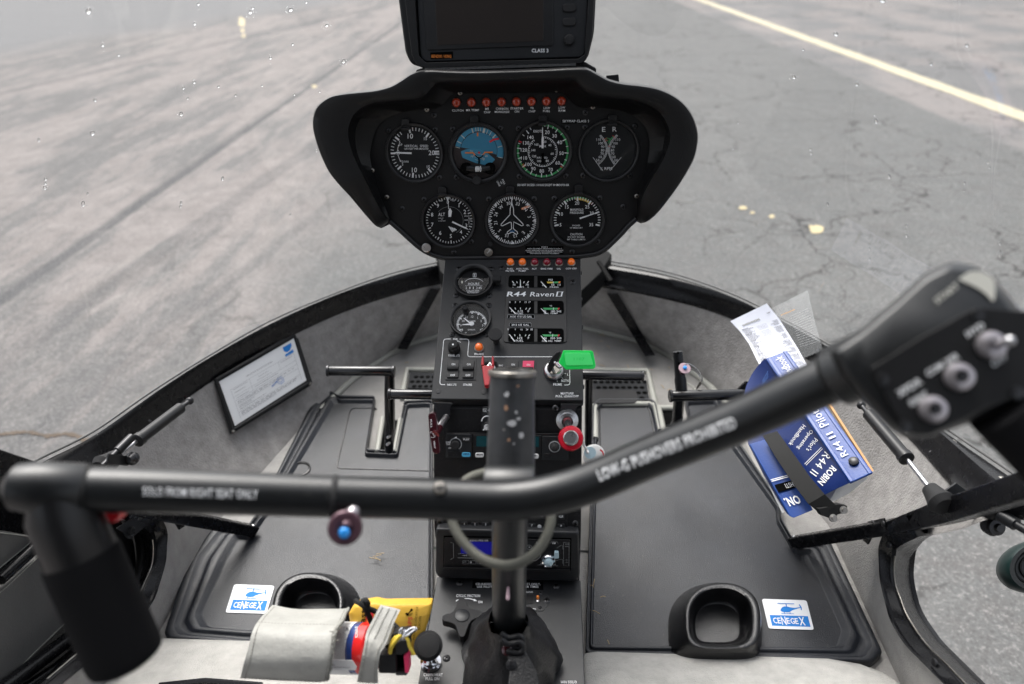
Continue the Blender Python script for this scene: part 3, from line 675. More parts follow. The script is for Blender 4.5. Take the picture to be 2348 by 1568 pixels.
for k in (.62, .46):
    mb = MB(); off = (1 if e3.dot(CF) < 0 else -1); mb.tube([c+e1*math.cos(t)*.066*k+e2*math.sin(t)*.042*k+e3*.03*off for t in np.linspace(0, 2*math.pi, 30)], .004, 8); obj('pod_fold', mb, 'tyre', pod)
mb = MB(); mb.loft([[at(N_(a, b), D=1.16), at(N_(a, b), D=1.19)] for a, b in ((832, 990), (820, 935), (845, 925), (1100, 880))]); mb.loft([[at(N_(a, b), D=1.163), at(N_(a, b), D=1.19)] for a, b in ((834, 992), (824, 948), (849, 940), (1100, 925))]); obj('metal_hook', mb, 'worn_steel', pod)
# ================================================================ RUBBER-LIKE FLOOR MATS WITH CUP HOLDERS
def inset(P, W, d):
    n = len(P); out = []; ar = sum(P[i].x*P[(i+1) % n].y-P[(i+1) % n].x*P[i].y for i in range(n)); sg = 1 if ar > 0 else -1
    for i in range(n):
        a = (P[i]-P[i-1]); b = (P[(i+1) % n]-P[i]); a.z = b.z = 0; a.normalize(); b.normalize()
        na = Vector((-a.y, a.x, 0))*sg; nb = Vector((-b.y, b.x, 0))*sg; m_ = (na+nb)
        k = 1/max(.45, (1+na.dot(nb))/2*1.0); m_ = m_.normalized()*min(1.5, 1/max(.5, m_.length/2))
        out.append(P[i]+m_*d*W[i])
    return out
def floor_mat(label, qs, W, cup_s, extra):
    def corners(L):                           # small rounding of each corner
        P = [at(q, Z=0) for q in L]; o = []
        for i in range(len(P)):
            p = P[i]; a = P[i-1]-p; b = P[(i+1) % len(P)]-p
            for t in (0, .2, .4, .6, .8, 1):
                aa = a.normalized()*min(.008, a.length*.3); bb = b.normalized()*min(.008, b.length*.3); o.append(p+aa*(1-t)**2+bb*t*t)
        return o
    P2 = corners(qs); I2 = corners(W)
    root = thing('floor_mat', sum(P2, Vector())/len(P2), label, 'floor mat', 'moulded floor mats'); mb = MB(); rows = [[p.copy() for p in P2]]
    for t, h in ((.0, .0125), (.04, .0155), (.08, .0165), (.22, .0165), (.27, .0155), (.34, .0100), (.52, .0100), (.56, .0112), (.60, .0135), (.66, .0145), (.76, .0145), (.82, .0135), (.93, .0065), (1, .005)):
        rows.append([p.lerp(q, t)+Vector((0, 0, h)) for p, q in zip(P2, I2)])
    mb.loft(rows, close=True); inner = rows[-1]
    from mathutils.geometry import tessellate_polygon; mb.add(inner, tessellate_polygon([[p.copy() for p in inner]])); t = obj('mat_tray', mb, 'mat_plastic', root, sharp=70)
    # cup holder
    def ell(cx, cy, rx, ry, Z, e=2.2, flat=0, n_=44):
        o = []
        for i in range(n_):
            a = 2*math.pi*i/n_; c, s_ = math.cos(a), math.sin(a); ee = e+(1.6 if s_ > 0 else 0)
            x = abs(c)**(2/ee)*(1 if c > 0 else -1); y = abs(s_)**(2/ee)*(1 if s_ > 0 else -1)
            p = at(H_(cx+rx*x, cy+ry*y), Z=Z); o.append(Vector((p.x*cup_s, p.y, p.z)))
        return o if cup_s > 0 else o[::-1]
    mb = MB(); mb.loft([ell(738, 622, 246, 222, .003), ell(742, 616, 240, 216, .014), ell(758, 595, 222, 200, .034), ell(773, 578, 204, 182, .050), ell(778, 573, 196, 174, .056), ell(776, 574, 182, 166, .0585),
                        ell(770, 576, 166, 152, .057), ell(768, 577, 158, 146, .051), ell(762, 590, 142, 130, .030), ell(752, 605, 128, 112, .012), ell(750, 607, 115, 100, .0095)], close=True)
    mb.add(ell(750, 607, 115, 100, .0095), [tuple(range(44))]); obj('cup_holder', mb, 'cup_plastic', root, sharp=80)
    extra(root); return root
def groove(pts, root, w_=.0016, Z=.0052, close=False):
    mb = MB(); P = [at(q, Z=Z) for q in pts]; P = P+[P[0]] if close else P; mb.tube(P, w_, 6); obj('moulded_ridge', mb, 'cup_plastic', root)
def sticker(root, quad):
    tl, tr, br, bl = [Vector(q) for q in quad]
    class SP:                                  # unit square on the mat, in photo units
        def at(s, q, h=0): u, v = q; p = tl*(1-u)*(1-v)+tr*u*(1-v)+br*u*v+bl*(1-u)*v; return at(tuple(p), Z=.0056+h)
    sp = SP(); ik = Ink(sp, .0); base = rnd([(0, 0), (1, 0), (1, 1), (0, 1)], .07, 5)
    mb = MB(); mb.prism([sp.at(q, .0006) for q in base], (0, 0, -.0006)); st = obj('logo_sticker', mb, 'sticker_white', root)
    ik.h = .0008; B = 'sticker_blue'
    ik.poly([(.09, .54), (.94, .54), (.94, .90), (.09, .90)], B)
    # small helicopter silhouette
    ik.line((.33, .135), (.70, .135), .022, B); ik.line((.515, .13), (.515, .26), .022, B)
    ik.poly(qspline([(.36, .36), (.41, .27), (.50, .23), (.60, .26), (.70, .27), (.82, .24), (.84, .25), (.72, .31), (.62, .36), (.55, .42), (.44, .43), (.37, .40), (.36, .36)], 3)[:-1], B)
    ik.poly([(.80, .15), (.825, .15), (.85, .25), (.84, .34), (.82, .34), (.82, .26)], B)
    ik.line((.36, .475), (.64, .475), .018, B); ik.line((.43, .42), (.43, .475), .014, B); ik.line((.56, .42), (.56, .475), .014, B)
    for ch, x, w_, h_ in (('C', .185, .085, .20), ('E', .275, .07, .20), ('N', .375, .105, .28), ('E', .475, .07, .20), ('G', .57, .09, .20), ('E', .66, .07, .20), ('X', .78, .13, .28)):
        ik.text(ch, (x, .72), h_, 'sticker_white', wp=w_, bold=.03)
    ik.build('logo_print', st)
def left_extra(r):
    sticker(r, [F_(1592, 890), F_(1866, 900), F_(1810, 1090), F_(1532, 1082)])
    groove(rnd(zs(I_, [(690, 735), (430, 735), (290, 1325), (1260, 1350)]), 12)[2:], r)
    c = at((684, 1077), Z=.006); mb = MB(); mb.tube([c+Vector((math.cos(a), math.sin(a), 0))*.024 for a in np.linspace(0, 2*math.pi, 40)], .0028, 8); obj('moulded_ring', mb, 'cup_plastic', r)
def right_extra(r):
    sticker(r, [H_(982, 480), H_(1215, 488), H_(1254, 642), H_(1018, 635)])
    groove(rnd(zs(J_, [(228, 1100), (222, 745), (250, 730), (610, 730), (640, 760), (680, 960)]), 4)[1:-1], r)
floor_mat('black plastic floor mat left of the console, its cup holder beside the fire extinguisher',
          [(995, 1492), (560, 1490), (392, 1476), (381, 1462), (437, 1288), (492, 1222), (566, 1226), (600, 1172), (731, 904), (759, 906.7), (777, 917), (862, 918), (843, 1041), (906.4, 1044.7), (927, 929), (992, 926)],
          [(980, 1455), (565, 1449), (480, 1442), (466, 1411), (522, 1290), (550, 1240), (574, 1243), (621, 1178), (768, 930), (776, 927), (784, 929), (855, 929), (836, 1052), (913, 1055), (936, 939), (985, 937)], -1, left_extra)
floor_mat('black plastic floor mat right of the console, beside the open doorway',
          [(1341, 1512), (1995, 1531), (2019, 1507), (1899, 1251), (1822, 1262), (1788, 1200), (1789, 1170), (1688, 1016), (1648, 918), (1567, 922), (1590, 1045), (1524, 1045), (1502, 932), (1492, 925), (1372, 925), (1358, 938)],
          [(1359, 1488), (1914, 1489), (1927, 1448), (1849, 1276), (1818, 1275), (1778, 1203), (1777, 1174), (1671, 1026), (1636, 931), (1577, 933), (1598, 1056), (1517, 1056), (1491, 946), (1484, 937), (1380, 937), (1370, 950)], 1, right_extra)

# ================================================================ RUDDER PEDALS
def pedal(label, qa, qb, Dp, r_px, post, caps=True, pr=.0105):
    a, b = at(qa, D=Dp), at(qb, D=Dp); r = r_px*Dp/FPX; d = (b-a).normalized()
    root = thing('rudder_pedal', at(post[-1][0], Z=0), label, 'pedal', 'rudder pedals')
    mb = MB(); mb.tube([a, a+d*.002, b-d*.002, b], [r*.93, r, r, r*.93], 28); obj('foot_bar', mb, 'pedal_black', root)
    for p, s in ((a, -1), (b, 1)):
        mb = MB(); mb.lathe(p, d*s, [(r*1.0, -.004), (r*1.16, -.003), (r*1.16, .001), (r*.9, .0022), (1e-6, .0024)], 28); obj('end_cap', mb, 'dark_screw' if caps else 'pedal_black', root)
    mb = MB(); P = [at(q, D=D) for q, D, _ in post]; mb.tube(P, [x[2] for x in post], 20); obj('pedal_arm', mb, 'pedal_black', root)
    return root
pL = at((892, 1035), Z=.0); Dq = lambda p: (p-CAM).dot(CF)
dA = Dq(at((892, 1010), Z=.02)); 
rp = pedal("leftmost black pedal with a glossy foot bar, rising through the left mat's slot", (751, 850), (903, 851), 1.34, 11.5, [((893, 852), 1.345, .0098), ((893, 905), 1.36, .0105), ((894, 985), 1.39, .0105), ((892, 1004), 1.40, .0092), ((892, 1033), 1.42, .0090)])
mb = MB()
for q in ((891, 1001), (890, 1017)): mb.lathe(at(q, D=1.37), -CF, [(.0028, -.01), (.0028, .012), (1e-6, .013)], 10)
obj('pedal_bolt', mb, 'steel', rp)
pedal('short black pedal bar between the left slot pedal and the console', (892, 903.5), (1030, 905.5), 1.25, 11.5, [((1010, 905), 1.25, .0095), ((1015, 1000), 1.33, .0095)])
pedal('black pedal with its bar right of the console, just below the green key tag', (1300, 859), (1473, 863), 1.35, 11, [((1350, 866), 1.355, .0078), ((1349, 940), 1.38, .0078), ((1348, 1020), 1.41, .0078)], caps=False)
p4 = pedal('rightmost black pedal with the stub tube and pull pin above it', (1536, 908), (1725, 904), 1.30, 12.5, [((1557, 908), 1.305, .0105), ((1553, 960), 1.35, .0105), ((1540, 1010), 1.38, .0105)], caps=False)
mb = MB(); a, b = at((1553, 806), D=1.30), at((1562, 896), D=1.31); mb.tube([a, a+(b-a)*.62, a+(b-a)*.70, b], [.0092, .0096, .0112, .0112], 24); st = obj('stub_tube', mb, 'console_black', p4)
mb = MB(); mb.lathe(at((1554, 809), D=1.288), -CF+CU*.3, [(.0023, 0), (.0023, .0008), (1e-6, .001)], 12); mb.lathe(at((1556, 833), D=1.289), -CF+CU*.1, [(.0023, 0), (.0023, .0008), (1e-6, .001)], 12); obj('hole', mb, 'well_black', st)
pin = thing('quick_release_pin', at((1569, 845), D=1.27), 'pink washer pin with a blue button and wire loop, above the rightmost pedal', 'pin')
c = at((1569, 845), D=1.275); ax = (-CF+CU*.55).normalized()
mb = MB(); mb.lathe(c, ax, [(.0105, 0), (.0112, .0006), (.0112, .0016), (.0105, .0022), (1e-6, .0022)], 28); obj('washer', mb, 'pink_disc', pin)
mb = MB(); mb.lathe(c+ax*.0022, ax, [(.0036, 0), (.0036, .003), (.002, .0042), (1e-6, .0042)], 16); obj('button', mb, 'blue_dot', pin)
mb = MB(); mb.tube([c-ax*.001, c-ax*.016], .0058, 14); obj('pin_shaft', mb, 'purple', pin)
mb = MB(); mb.tube([at(q, D=d) for q, d in ((J_(930, 375), 1.275), (J_(975, 370), 1.28), (J_(1040, 415), 1.29), (J_(1085, 490), 1.30), (J_(1070, 540), 1.31), (J_(1030, 585), 1.32))], .0009, 6, smooth=5)
mb.tube([at(q, D=d) for q, d in ((J_(985, 405), 1.275), (J_(1030, 430), 1.29), (J_(1075, 500), 1.30), (J_(1060, 545), 1.31))], .0009, 6, smooth=5); obj('wire_loop', mb, 'steel', pin)
mb = MB(); a, b = at(J_(1072, 520), D=1.30), at(J_(1040, 570), D=1.31); mb.tube([a, b], .0022, 8); obj('wire_crimp', mb, 'worn_steel', pin)

# ================================================================ CONSOLE: PLANES
PAN = Plane((0, 1.005, .615), (0, -math.cos(rad(8)), math.sin(rad(8))))
K0 = PAN.at((1177, 591)); K0.x = 0; K1 = Vector((0, .780, .4346)); K2 = Vector((0, .703, .2627)); K3 = Vector((0, .691, .1700)); K4 = Vector((0, .524, .1708))
def pl2(a, b, h=0):
    d = (b-a).normalized(); n = Vector((1, 0, 0)).cross(d); n = n if n.y < 0 or n.z > .5 else -n
    if n.dot(CAM-a) < 0: n = -n
    return Plane(a+n*h, n, up=(a-b).normalized())
UPC, RAD, STE, LOW = pl2(K0, K1, .0012), pl2(K1, K2, .0012), pl2(K2, K3, .0012), pl2(K3, K4, .0012)
con = thing('center_console', (0, .75, 0), 'black metal centre console below the instrument pod, carrying switches, small gauges and radios', 'console')
HW = .107
def slab(a, b, y2, z2, name, m, pl, h=.0012, hw=HW, bev=.0015):
    mb = MB(); pr = [a, b, Vector((0, y2, b.z)), Vector((0, y2, z2))]; mb.prism([p+Vector((-hw, 0, 0)) for p in pr], (2*hw, 0, 0)); return obj(name, mb, m, con, bevel=bev)
def body(name, prof, m, hw=HW, bev=.0015):
    mb = MB(); mb.prism([Vector((-hw, y, z)) for y, z in prof], (2*hw, 0, 0)); return obj(name, mb, m, con, bevel=bev)
n_ = UPC.n*.0012
body('switch_panel', [(K0.y+n_.y, K0.z+n_.z), (K1.y+n_.y, K1.z+n_.z), (K1.y+.004, K1.z-.012), (K1.y+.06, K1.z-.02), (K0.y+.02, K0.z-.05)], 'console_black', HW+.0006)
n_ = RAD.n*.0012
body('console_body', [(K0.y-.02, K0.z-.045), (K1.y+.006, K1.z-.014), (K1.y+.002+n_.y, K1.z-.016+n_.z), (K2.y+n_.y, K2.z+n_.z), (K3.y+.004, K3.z-.004), (K3.y+.004, .0), (1.06, .0), (1.04, .35)], 'radio_black', HW-.001)
body('console_base', [(K3.y, K3.z+.0012), (K4.y, K4.z+.0012), (.40, .1722), (.40, 0), (K3.y, 0)], 'console_black', HW+.0004)
def scr(pl, qs, r=.0042, parent=con, m='dark_screw', h=0):
    for q in qs:
        mb = MB(); p2 = Plane(pl.o+pl.n*h, pl.n, pl.v); screw(mb, p2, q, r, 0, 1); obj('screw', mb, [m, 'well_black'], parent)
scr(UPC, zs(B_, [(325, 185), (655, 185), (762, 180), (298, 457), (635, 457), (288, 557), (630, 557), (257, 852), (610, 852), (1480, 320)]), .0046)
mb = MB()
for q in zs(B_, [(117, 1430), (580, 1437), (1527, 1443)]): mb.lathe(UPC.at(q), UPC.n, [(.0035, 0), (.003, .0007), (1e-6, .0008)], 12)
obj('rivet', mb, 'console_black', con)
mb = MB()
for i in range(5): t = i/5+.1; p = K0.lerp(K1, t)+Vector((HW+.0006, .004, -.006)); mb.lathe(p, (1, 0, 0), [(.0035, 0), (.003, .0018), (1e-6, .0022)], 10)
obj('side_rivet', mb, 'dark_screw', con)

def gauge(name, pl, q, Rg, Rb, face, parent, h=.005, glass=True, label=None):
    """bezel ring as the part; dial, needles and glass are its sub-parts. Rg, Rb in metres"""
    c = pl.at(q); mb = MB(); mb.lathe(c, pl.n, [(Rb, -.004), (Rb, h*.55), (Rb*.985, h), (Rg+(Rb-Rg)*.35, h), (Rg*1.005, h*.7), (Rg, .0006)], 64)
    bz = obj(name, mb, 'plastic_black', parent, sharp=60)
    if label: bz['label'] = label
    mb = MB(); mb.lathe(c, pl.n, [(Rg*1.01, .0004), (Rg*1.01, .0007), (1e-6, .0007)], 64); dl = obj('dial', mb, face, bz)
    if glass:
        mb = MB(); mb.add([c+pl.n*(h*.75)+(pl.u*math.cos(a)+pl.v*math.sin(a))*Rg for a in np.linspace(0, 2*math.pi, 48, endpoint=False)], [tuple(range(48))]); obj('gauge_glass', mb, 'gauge_glass', bz, recalc=False)
    return bz
def needle(pl, qa, qb, wa, wb, parent, m='white_print', h=.0022, pts=None):
    ik = Ink(pl, h); a, b = Vector(qa), Vector(qb); d = (b-a).normalized(); n = Vector((-d.y, d.x))
    P = pts or [a+n*wa/2, b+n*wb/2, b-n*wb/2, a-n*wa/2]
    mb = MB(); mb.prism([pl.at(q, h) for q in P], pl.n*.0005); return obj('needle', mb, m, parent)

# ---------------------------------------------------------------- upper console face
ik = Ink(UPC); sB = .22612
def tB(s, a, b, h, w=None, m='white_print', bold=.014): ik.text(s, B_(a, b), h*sB, m, wp=w*sB if w else None, bold=bold)
for s, a, b, h, w_ in (('FUEL', 846, 184, 16, 62), ('FILTER', 846, 206, 16, 86), ('AUX FUEL', 970, 184, 16, 128), ('PUMP', 970, 206, 16, 74), ('ALT', 1091, 184, 17, 48), ('ENG FIRE', 1217, 184, 17, 118), ('OIL', 1340, 184, 17, 42), ('GOV OFF', 1465, 182, 17, 110),
                       ('DIM', 290, 897, 16, 40), ('PANEL LTS', 278, 1063, 22, 110), ('BRAKE', 532, 1048, 20, 94), ('NAV LTS', 255, 1359, 22, 92), ('STROBE', 414, 1360, 22, 88), ('ENG', 752, 1165, 17, 40),
                       ('L', 1430, 1255, 22, 10), ('BOTH', 1402, 1318, 24, 72), ('PRIME', 1327, 1357, 25, 86), ('MIXTURE', 1424, 1448, 22, 128), ('PULL LEAN/OFF', 1424, 1476, 22, 232)):
    tB(s, a, b, h, w_)
ik.path(zs(B_, [(187, 1358), (150, 1358), (138, 1350), (134, 1330), (172, 915), (180, 900), (200, 896), (243, 896)]), 6*sB, 'white_print')
ik.path(zs(B_, [(333, 897), (410, 897), (424, 904), (428, 920), (416, 1055), (422, 1070), (440, 1076), (1278, 1076)]), 6*sB, 'white_print')
ik.path(zs(B_, [(1395, 1362), (1430, 1362), (1446, 1356), (1452, 1340), (1449, 1210)]), 6*sB, 'white_print')
ik.path(zs(B_, [(226, 940), (236, 925), (246, 917)]), 4*sB, 'white_print'); ik.path(zs(B_, [(306, 914), (325, 918), (348, 932)]), 4*sB, 'white_print')
ik.line(B_(1392, 1244), B_(1414, 1249), 4*sB, 'white_print'); ik.line(B_(1366, 1282), B_(1382, 1298), 4*sB, 'white_print'); ik.line(B_(1318, 1308), B_(1326, 1330), 4*sB, 'white_print')
ik.build('lettering', con)
# hour meter
def Rpx(pl, q, r): return r*pl.px(q)
q = B_(478, 330); hm = gauge('hour_meter', UPC, q, Rpx(UPC, q, 158*sB), Rpx(UPC, q, 200*sB), 'dial_black', con, h=.010)
ik = Ink(UPC, .0012); ik.path(rrect(*B_(471, 230), *B_(502, 268), 1.2), .9, 'white_print', close=True)
ik.poly(zs(B_, [(478, 236), (495, 236), (488, 249), (495, 262), (478, 262), (485, 249)]), 'white_print')
ik.path(qspline(zs(B_, [(386, 318), (420, 292), (478, 281), (540, 292), (572, 314)]), 5), 4*sB, 'white_print')
tB('HOURS', 477, 337, 26, 114); tB('COLLECTIVE', 468, 406, 16, 130); tB('ACTIVATED', 468, 425, 16, 118); ik.line(B_(388, 355), B_(566, 355), 5*sB, 'grey_print')
for c_, a in (('2', 402), ('8', 437), ('1', 473), ('2', 509), ('4', 532), ('5', 550)): tB(c_, a, 378, 24, 15 if c_ != '1' else 7)
ik.poly(zs(B_, [(350, 308), (362, 306), (370, 316), (362, 334), (352, 330)]), 'cream_print')
ik.build('dial_print', hm)
# clock
q = B_(447, 708); ck = gauge('panel_clock', UPC, q, Rpx(UPC, q, 176*sB), Rpx(UPC, q, 210*sB), 'dial_grey', con, h=.008)
q = B_(457, 745); ik = Ink(UPC, .0012); R = Rpx(UPC, q, 155*sB)
for i in range(60): ik.tick(q, i*6-2, R*(.86 if i % 5 else .78), R, .0012 if i % 5 else .0018, 'white_print')
for s, a, b in (('12', 462, 670), ('1', 517, 682), ('2', 552, 713), ('3', 567, 758), ('4', 546, 803), ('5', 507, 837), ('6', 452, 848), ('7', 397, 838), ('8', 360, 803), ('9', 347, 758), ('10', 372, 713), ('11', 402, 678)): tB(s, a, b, 22)
tB('CLOCK', 462, 715, 17, 70); tB('QUARTZ', 454, 803, 15, 76); ik.build('dial_print', ck)
needle(UPC, B_(457, 748), B_(376, 684), 4, 1.6, ck); needle(UPC, B_(470, 746), B_(362, 752), 4.6, 1.5, ck, h=.0028)
mb = MB(); mb.lathe(UPC.at(B_(457, 745), .002), UPC.n, [(.0036, 0), (.0036, .002), (1e-6, .0022)], 16); obj('needle_hub', mb, 'white_print', ck)
mb = MB(); mb.lathe(UPC.at(B_(397, 622), .002), UPC.n, [(.0055, 0), (.0055, .004), (.004, .0045), (.004, .012), (.0034, .013), (1e-6, .013)], 16); obj('clock_knob', mb, 'rubber_black', ck)
# six-pack of engine gauges in a raised frame
mb = MB(); fr = rnd(zs(B_, [(815, 225), (1412, 235), (1422, 940), (778, 938)]), 8, 5); mb.pp(UPC, fr, -.001, .0016); eg = obj('engine_gauges', mb, 'plastic_black', con, bevel=.0007)
ik = Ink(UPC, .0020)
def cutout(x0, y0, x1, y1, sk=0):
    P = rnd(zs(B_, [(x0, y0), (x1-6, y0+4), (x1, y1), (x0-8, y1-2)]), 7, 5); ik.poly(P, 'well_black'); ik.path(P, .9, 'dial_grey', close=True)
for y0, y1 in ((250, 376), (505, 642), (785, 930)): cutout(832, y0, 1394, y1)
for y0, y1 in ((256, 370), (512, 636), (792, 922)): ik.poly(zs(B_, [(1090, y0), (1122, y0), (1122, y1), (1090, y1)]), 'plastic_black')
tB('PSI', 1255, 297, 20, 42); tB('55', 1279, 347, 20, 32); tB('115', 1342, 347, 20, 30); tB('PRESS', 1293, 370, 14, 88); tB('0', 1178, 352, 16, 12); tB('70', 886, 346, 20, 28); tB('70', 1018, 346, 20, 30); tB('AMPS', 951, 370, 14, 72); tB('+', 1028, 370, 12, 14); tB('-', 875, 372, 3, 10)
ik.poly(zs(B_, [(1218, 315), (1280, 315), (1280, 331), (1226, 331)]), 'yellow_print'); ik.poly(zs(B_, [(1280, 315), (1340, 313), (1334, 330), (1280, 331)]), 'green_print'); ik.poly(zs(B_, [(1340, 312), (1358, 312), (1350, 330), (1334, 330)]), 'orange_print'); ik.line(B_(1284, 314), B_(1282, 333), 5*sB, 'white_print')
for a, b, c_, d in ((868, 310, 884, 330), (912, 312, 919, 330), (990, 312, 983, 330), (1034, 310, 1020, 330)): ik.line(B_(a, b), B_(c_, d), 7*sB, 'white_print')
for y in (0, 271):
    for a, b, c_, d in ((895, 577, 902, 596), (951, 577, 951, 596), (1013, 580, 1003, 598), (1052, 580, 1036, 598), (840, 578, 856, 592)): ik.line(B_(a-y*.02, b+y), B_(c_-y*.02, d+y), 6*sB, 'white_print')
    tB('1/2', 951-y*.02, 615+y, 22, 50); tB('F', 1032, 615+y, 20, 14); tB('FUEL', 942, 638+y if y == 0 else 914, 14 if y == 0 else 20, 76); tB('E', 862, 612+y, 16, 12)
    ik.poly(zs(B_, [(1178-y*.03, 579+y), (1332, 580+y), (1326, 598+y), (1190, 600+y)]), 'green_print'); ik.poly(zs(B_, [(1332, 580+y), (1350, 580+y), (1342, 598+y), (1326, 598+y)]), 'red_print'); ik.line(B_(1287-y*.03, 577+y), B_(1284-y*.03, 602+y), 5*sB, 'white_print')
    tB('°F', 1258-y*.03, 562+y, 18, 22)
tB('75', 1197, 616, 20, 26); tB('180', 1282, 616, 21, 42); tB('245', 1340, 616, 20, 48); tB('OIL TEMP', 1260, 637, 13, 140)
tB('200', 1195, 889, 20, 44); tB('350', 1278, 888, 20, 48); tB('500', 1342, 888, 20, 48); tB('CYL HD. TEMP', 1266, 916, 16, 194)
for s, a in (('0', 843), ('3', 898), ('7', 946), ('13', 1003), ('17', 1043)): tB(s, a, 522, 18)
for s, a in (('0', 826), ('9', 898), ('16', 962), ('24', 1017), ('30', 1063)): tB(s, a, 799, 18)
ik.text('R44', B_(912, 440), 48*sB, wp=190*sB, shear=.25, bold=.035); ik.text('Raven', B_(1172, 442), 46*sB, wp=240*sB, shear=.25, bold=.012); ik.text('II', B_(1346, 441), 48*sB, wp=62*sB, shear=.25, bold=-.01); ik.line(B_(1322, 418), B_(1388, 418), 3.5*sB, 'white_print'); ik.line(B_(1310, 463), B_(1374, 463), 3.5*sB, 'white_print')
for x0, y0, x1, y1, s in ((820, 650, 1092, 688, 'AUX 17.0 US GAL'), (840, 733, 1058, 772, '29.5 US GAL')):
    P = rrect(*B_(x0, y0), *B_(x1, y1), 2); ik.poly(P, 'well_black'); ik.path(P, .8, 'grey_print', close=True); tB(s, (x0+x1)/2, (y0+y1)/2, 20, (x1-x0)*.82)
ik.build('gauge_print', eg)
for a, b, c_, d in ((951, 375, 950, 297), (1214, 376, 1158, 316), (900, 641, 840, 575), (1214, 642, 1160, 588), (892, 922, 838, 850), (1216, 925, 1158, 865)): needle(UPC, B_(a, b), B_(c_, d), 2.4, 1.1, eg, h=.0028)
# annunciators
def lamp(pl, q, r, m, parent, ring='worn_steel', tall=1.5, name='warning_light'):
    c = pl.at(q); R = r*pl.px(q); mb = MB(); mb.lathe(c, pl.n, [(R*1.18, 0), (R*1.18, .0015), (R*1.0, .0028), (R*.9, .0028)], 24); o = obj(name, mb, ring, parent)
    mb = MB(); H = R*tall; mb.lathe(c, pl.n, [(R*.93, .001), (R*.93, H*.55), (R*.86, H*.78), (R*.66, H*.93), (R*.35, H*1.0), (1e-6, H*1.02)], 24); obj('lens', mb, m, o, sharp=80)
    mb = MB()
    for k in range(10):
        a = 2*math.pi*k/10; p = c+(pl.u*math.cos(a)+pl.v*math.sin(a))*R*.94; mb.tube([p+pl.n*.0015, p+pl.n*H*.5], R*.06, 5)
    obj('lens_rib', mb, m, o); tag(o, group='row of warning lamps'); return o
for a, m in ((850, 'amber_lens'), (971, 'amber_lens'), (1096, 'red_lens'), (1218, 'red_lens'), (1342, 'red_lens'), (1466, 'amber_lens')): lamp(UPC, B_(a, 128), 8.4, m, con, 'worn_steel')
lamp(UPC, B_(533, 990), 9.6, 'amber_lens', con, 'leather_trim')
# dimmer knob, black pull knobs
def knob(pl, q, prof, m, parent, name, fl=0, px=True, seg=28):
    c = pl.at(q); k = pl.px(q) if px else 1; mb = MB(); mb.lathe(c, pl.n, [(max(1e-6, r*k), h*k) for r, h in prof], seg)
    if fl:
        r0, h0 = prof[1]
        for j in range(fl):
            a = 2*math.pi*j/fl; p = c+(pl.u*math.cos(a)+pl.v*math.sin(a))*r0*k; mb.tube([p+pl.n*.001, p+pl.n*h0*k*.95], r0*k*.07, 5)
    return obj(name, mb, m, parent)
dk = knob(UPC, B_(281, 1000), [(13, 0), (13, 16), (11, 17), (11, 24), (9.5, 25.5), (0, 25.5)], 'rubber_black', con, 'dimmer_knob', 18)
mb = MB(); c = UPC.at(B_(281, 1000)); k = UPC.px(B_(281, 1000)); mb.lathe(c+UPC.n*25.6*k-UPC.v*2*k, UPC.n, [(2.2*k, 0), (2.2*k, .0003), (1e-6, .0003)], 12); obj('knob_dot', mb, 'white_print', dk)
knob(UPC, B_(706, 925), [(7.5, 0), (7, 3), (7, 26), (15.5, 30), (16, 33), (15.5, 35.5), (13, 36), (0, 36)], 'rubber_black', con, 'pull_knob')
kk = B_(716, 335); c = UPC.at(kk); k = UPC.px(kk); mb = MB(); mb.lathe(c, UPC.n, [(7*k, 0), (7*k, 17*k), (1e-6, 17*k)], 20); pk = obj('post_light', mb, 'rubber_black', con)
mb = MB(); mb.box(c+UPC.n*19*k, 20*k, 15*k, 11*k, R=Matrix((UPC.u, UPC.v, UPC.n)).transposed()); obj('post_light_cap', mb, 'rubber_black', pk, bevel=.0018, seg=3)
# rocker switches
def rocker(cx_, cy_, w_, h_, m, top, bottom, plate=True):
    if plate:
        mb = MB(); mb.pp(UPC, zs(B_, [(cx_-w_*.66, cy_-h_*.60), (cx_+w_*.66, cy_-h_*.60), (cx_+w_*.62, cy_+h_*.62), (cx_-w_*.72, cy_+h_*.62)]), 0, .0012); o = obj('rocker_switch', mb, 'console_black', con, bevel=.0003)
    mb = MB(); mb.pp(UPC, zs(B_, [(cx_-w_*.47, cy_-h_*.5), (cx_+w_*.5, cy_-h_*.5), (cx_+w_*.45, cy_-2), (cx_-w_*.50, cy_-2)]), .001, .0030); mb.pp(UPC, zs(B_, [(cx_-w_*.50, cy_+2), (cx_+w_*.45, cy_+2), (cx_+w_*.42, cy_+h_*.5), (cx_-w_*.55, cy_+h_*.5)]), .001, .0036); obj('rocker', mb, m, o, bevel=.0005)
    mb = MB(); mb.pp(UPC, zs(B_, [(cx_-w_*.52, cy_-11), (cx_+w_*.44, cy_-11), (cx_+w_*.44, cy_+15), (cx_-w_*.52, cy_+15)]), .001, .0075); obj('rocker_ridge', mb, 'rubber_black', o, bevel=.0008)
    global ik; ik = Ink(UPC, .0034); tB(top, cx_, cy_-h_*.30, 20, 36); ik.build('switch_lettering', o); ik = Ink(UPC, .0042)
    if bottom: tB(bottom, cx_-8, cy_+h_*.33, 20, 48); ik.build('switch_lettering', o)
rocker(271, 1205, 118, 175, 'plastic_black', 'ON', 'OFF'); rocker(426, 1206, 118, 175, 'plastic_black', 'ON', 'OFF'); rocker(876, 1208, 118, 175, 'plastic_black', 'ON', None); rocker(1031, 1210, 118, 175, 'pink_red', 'ON', None)
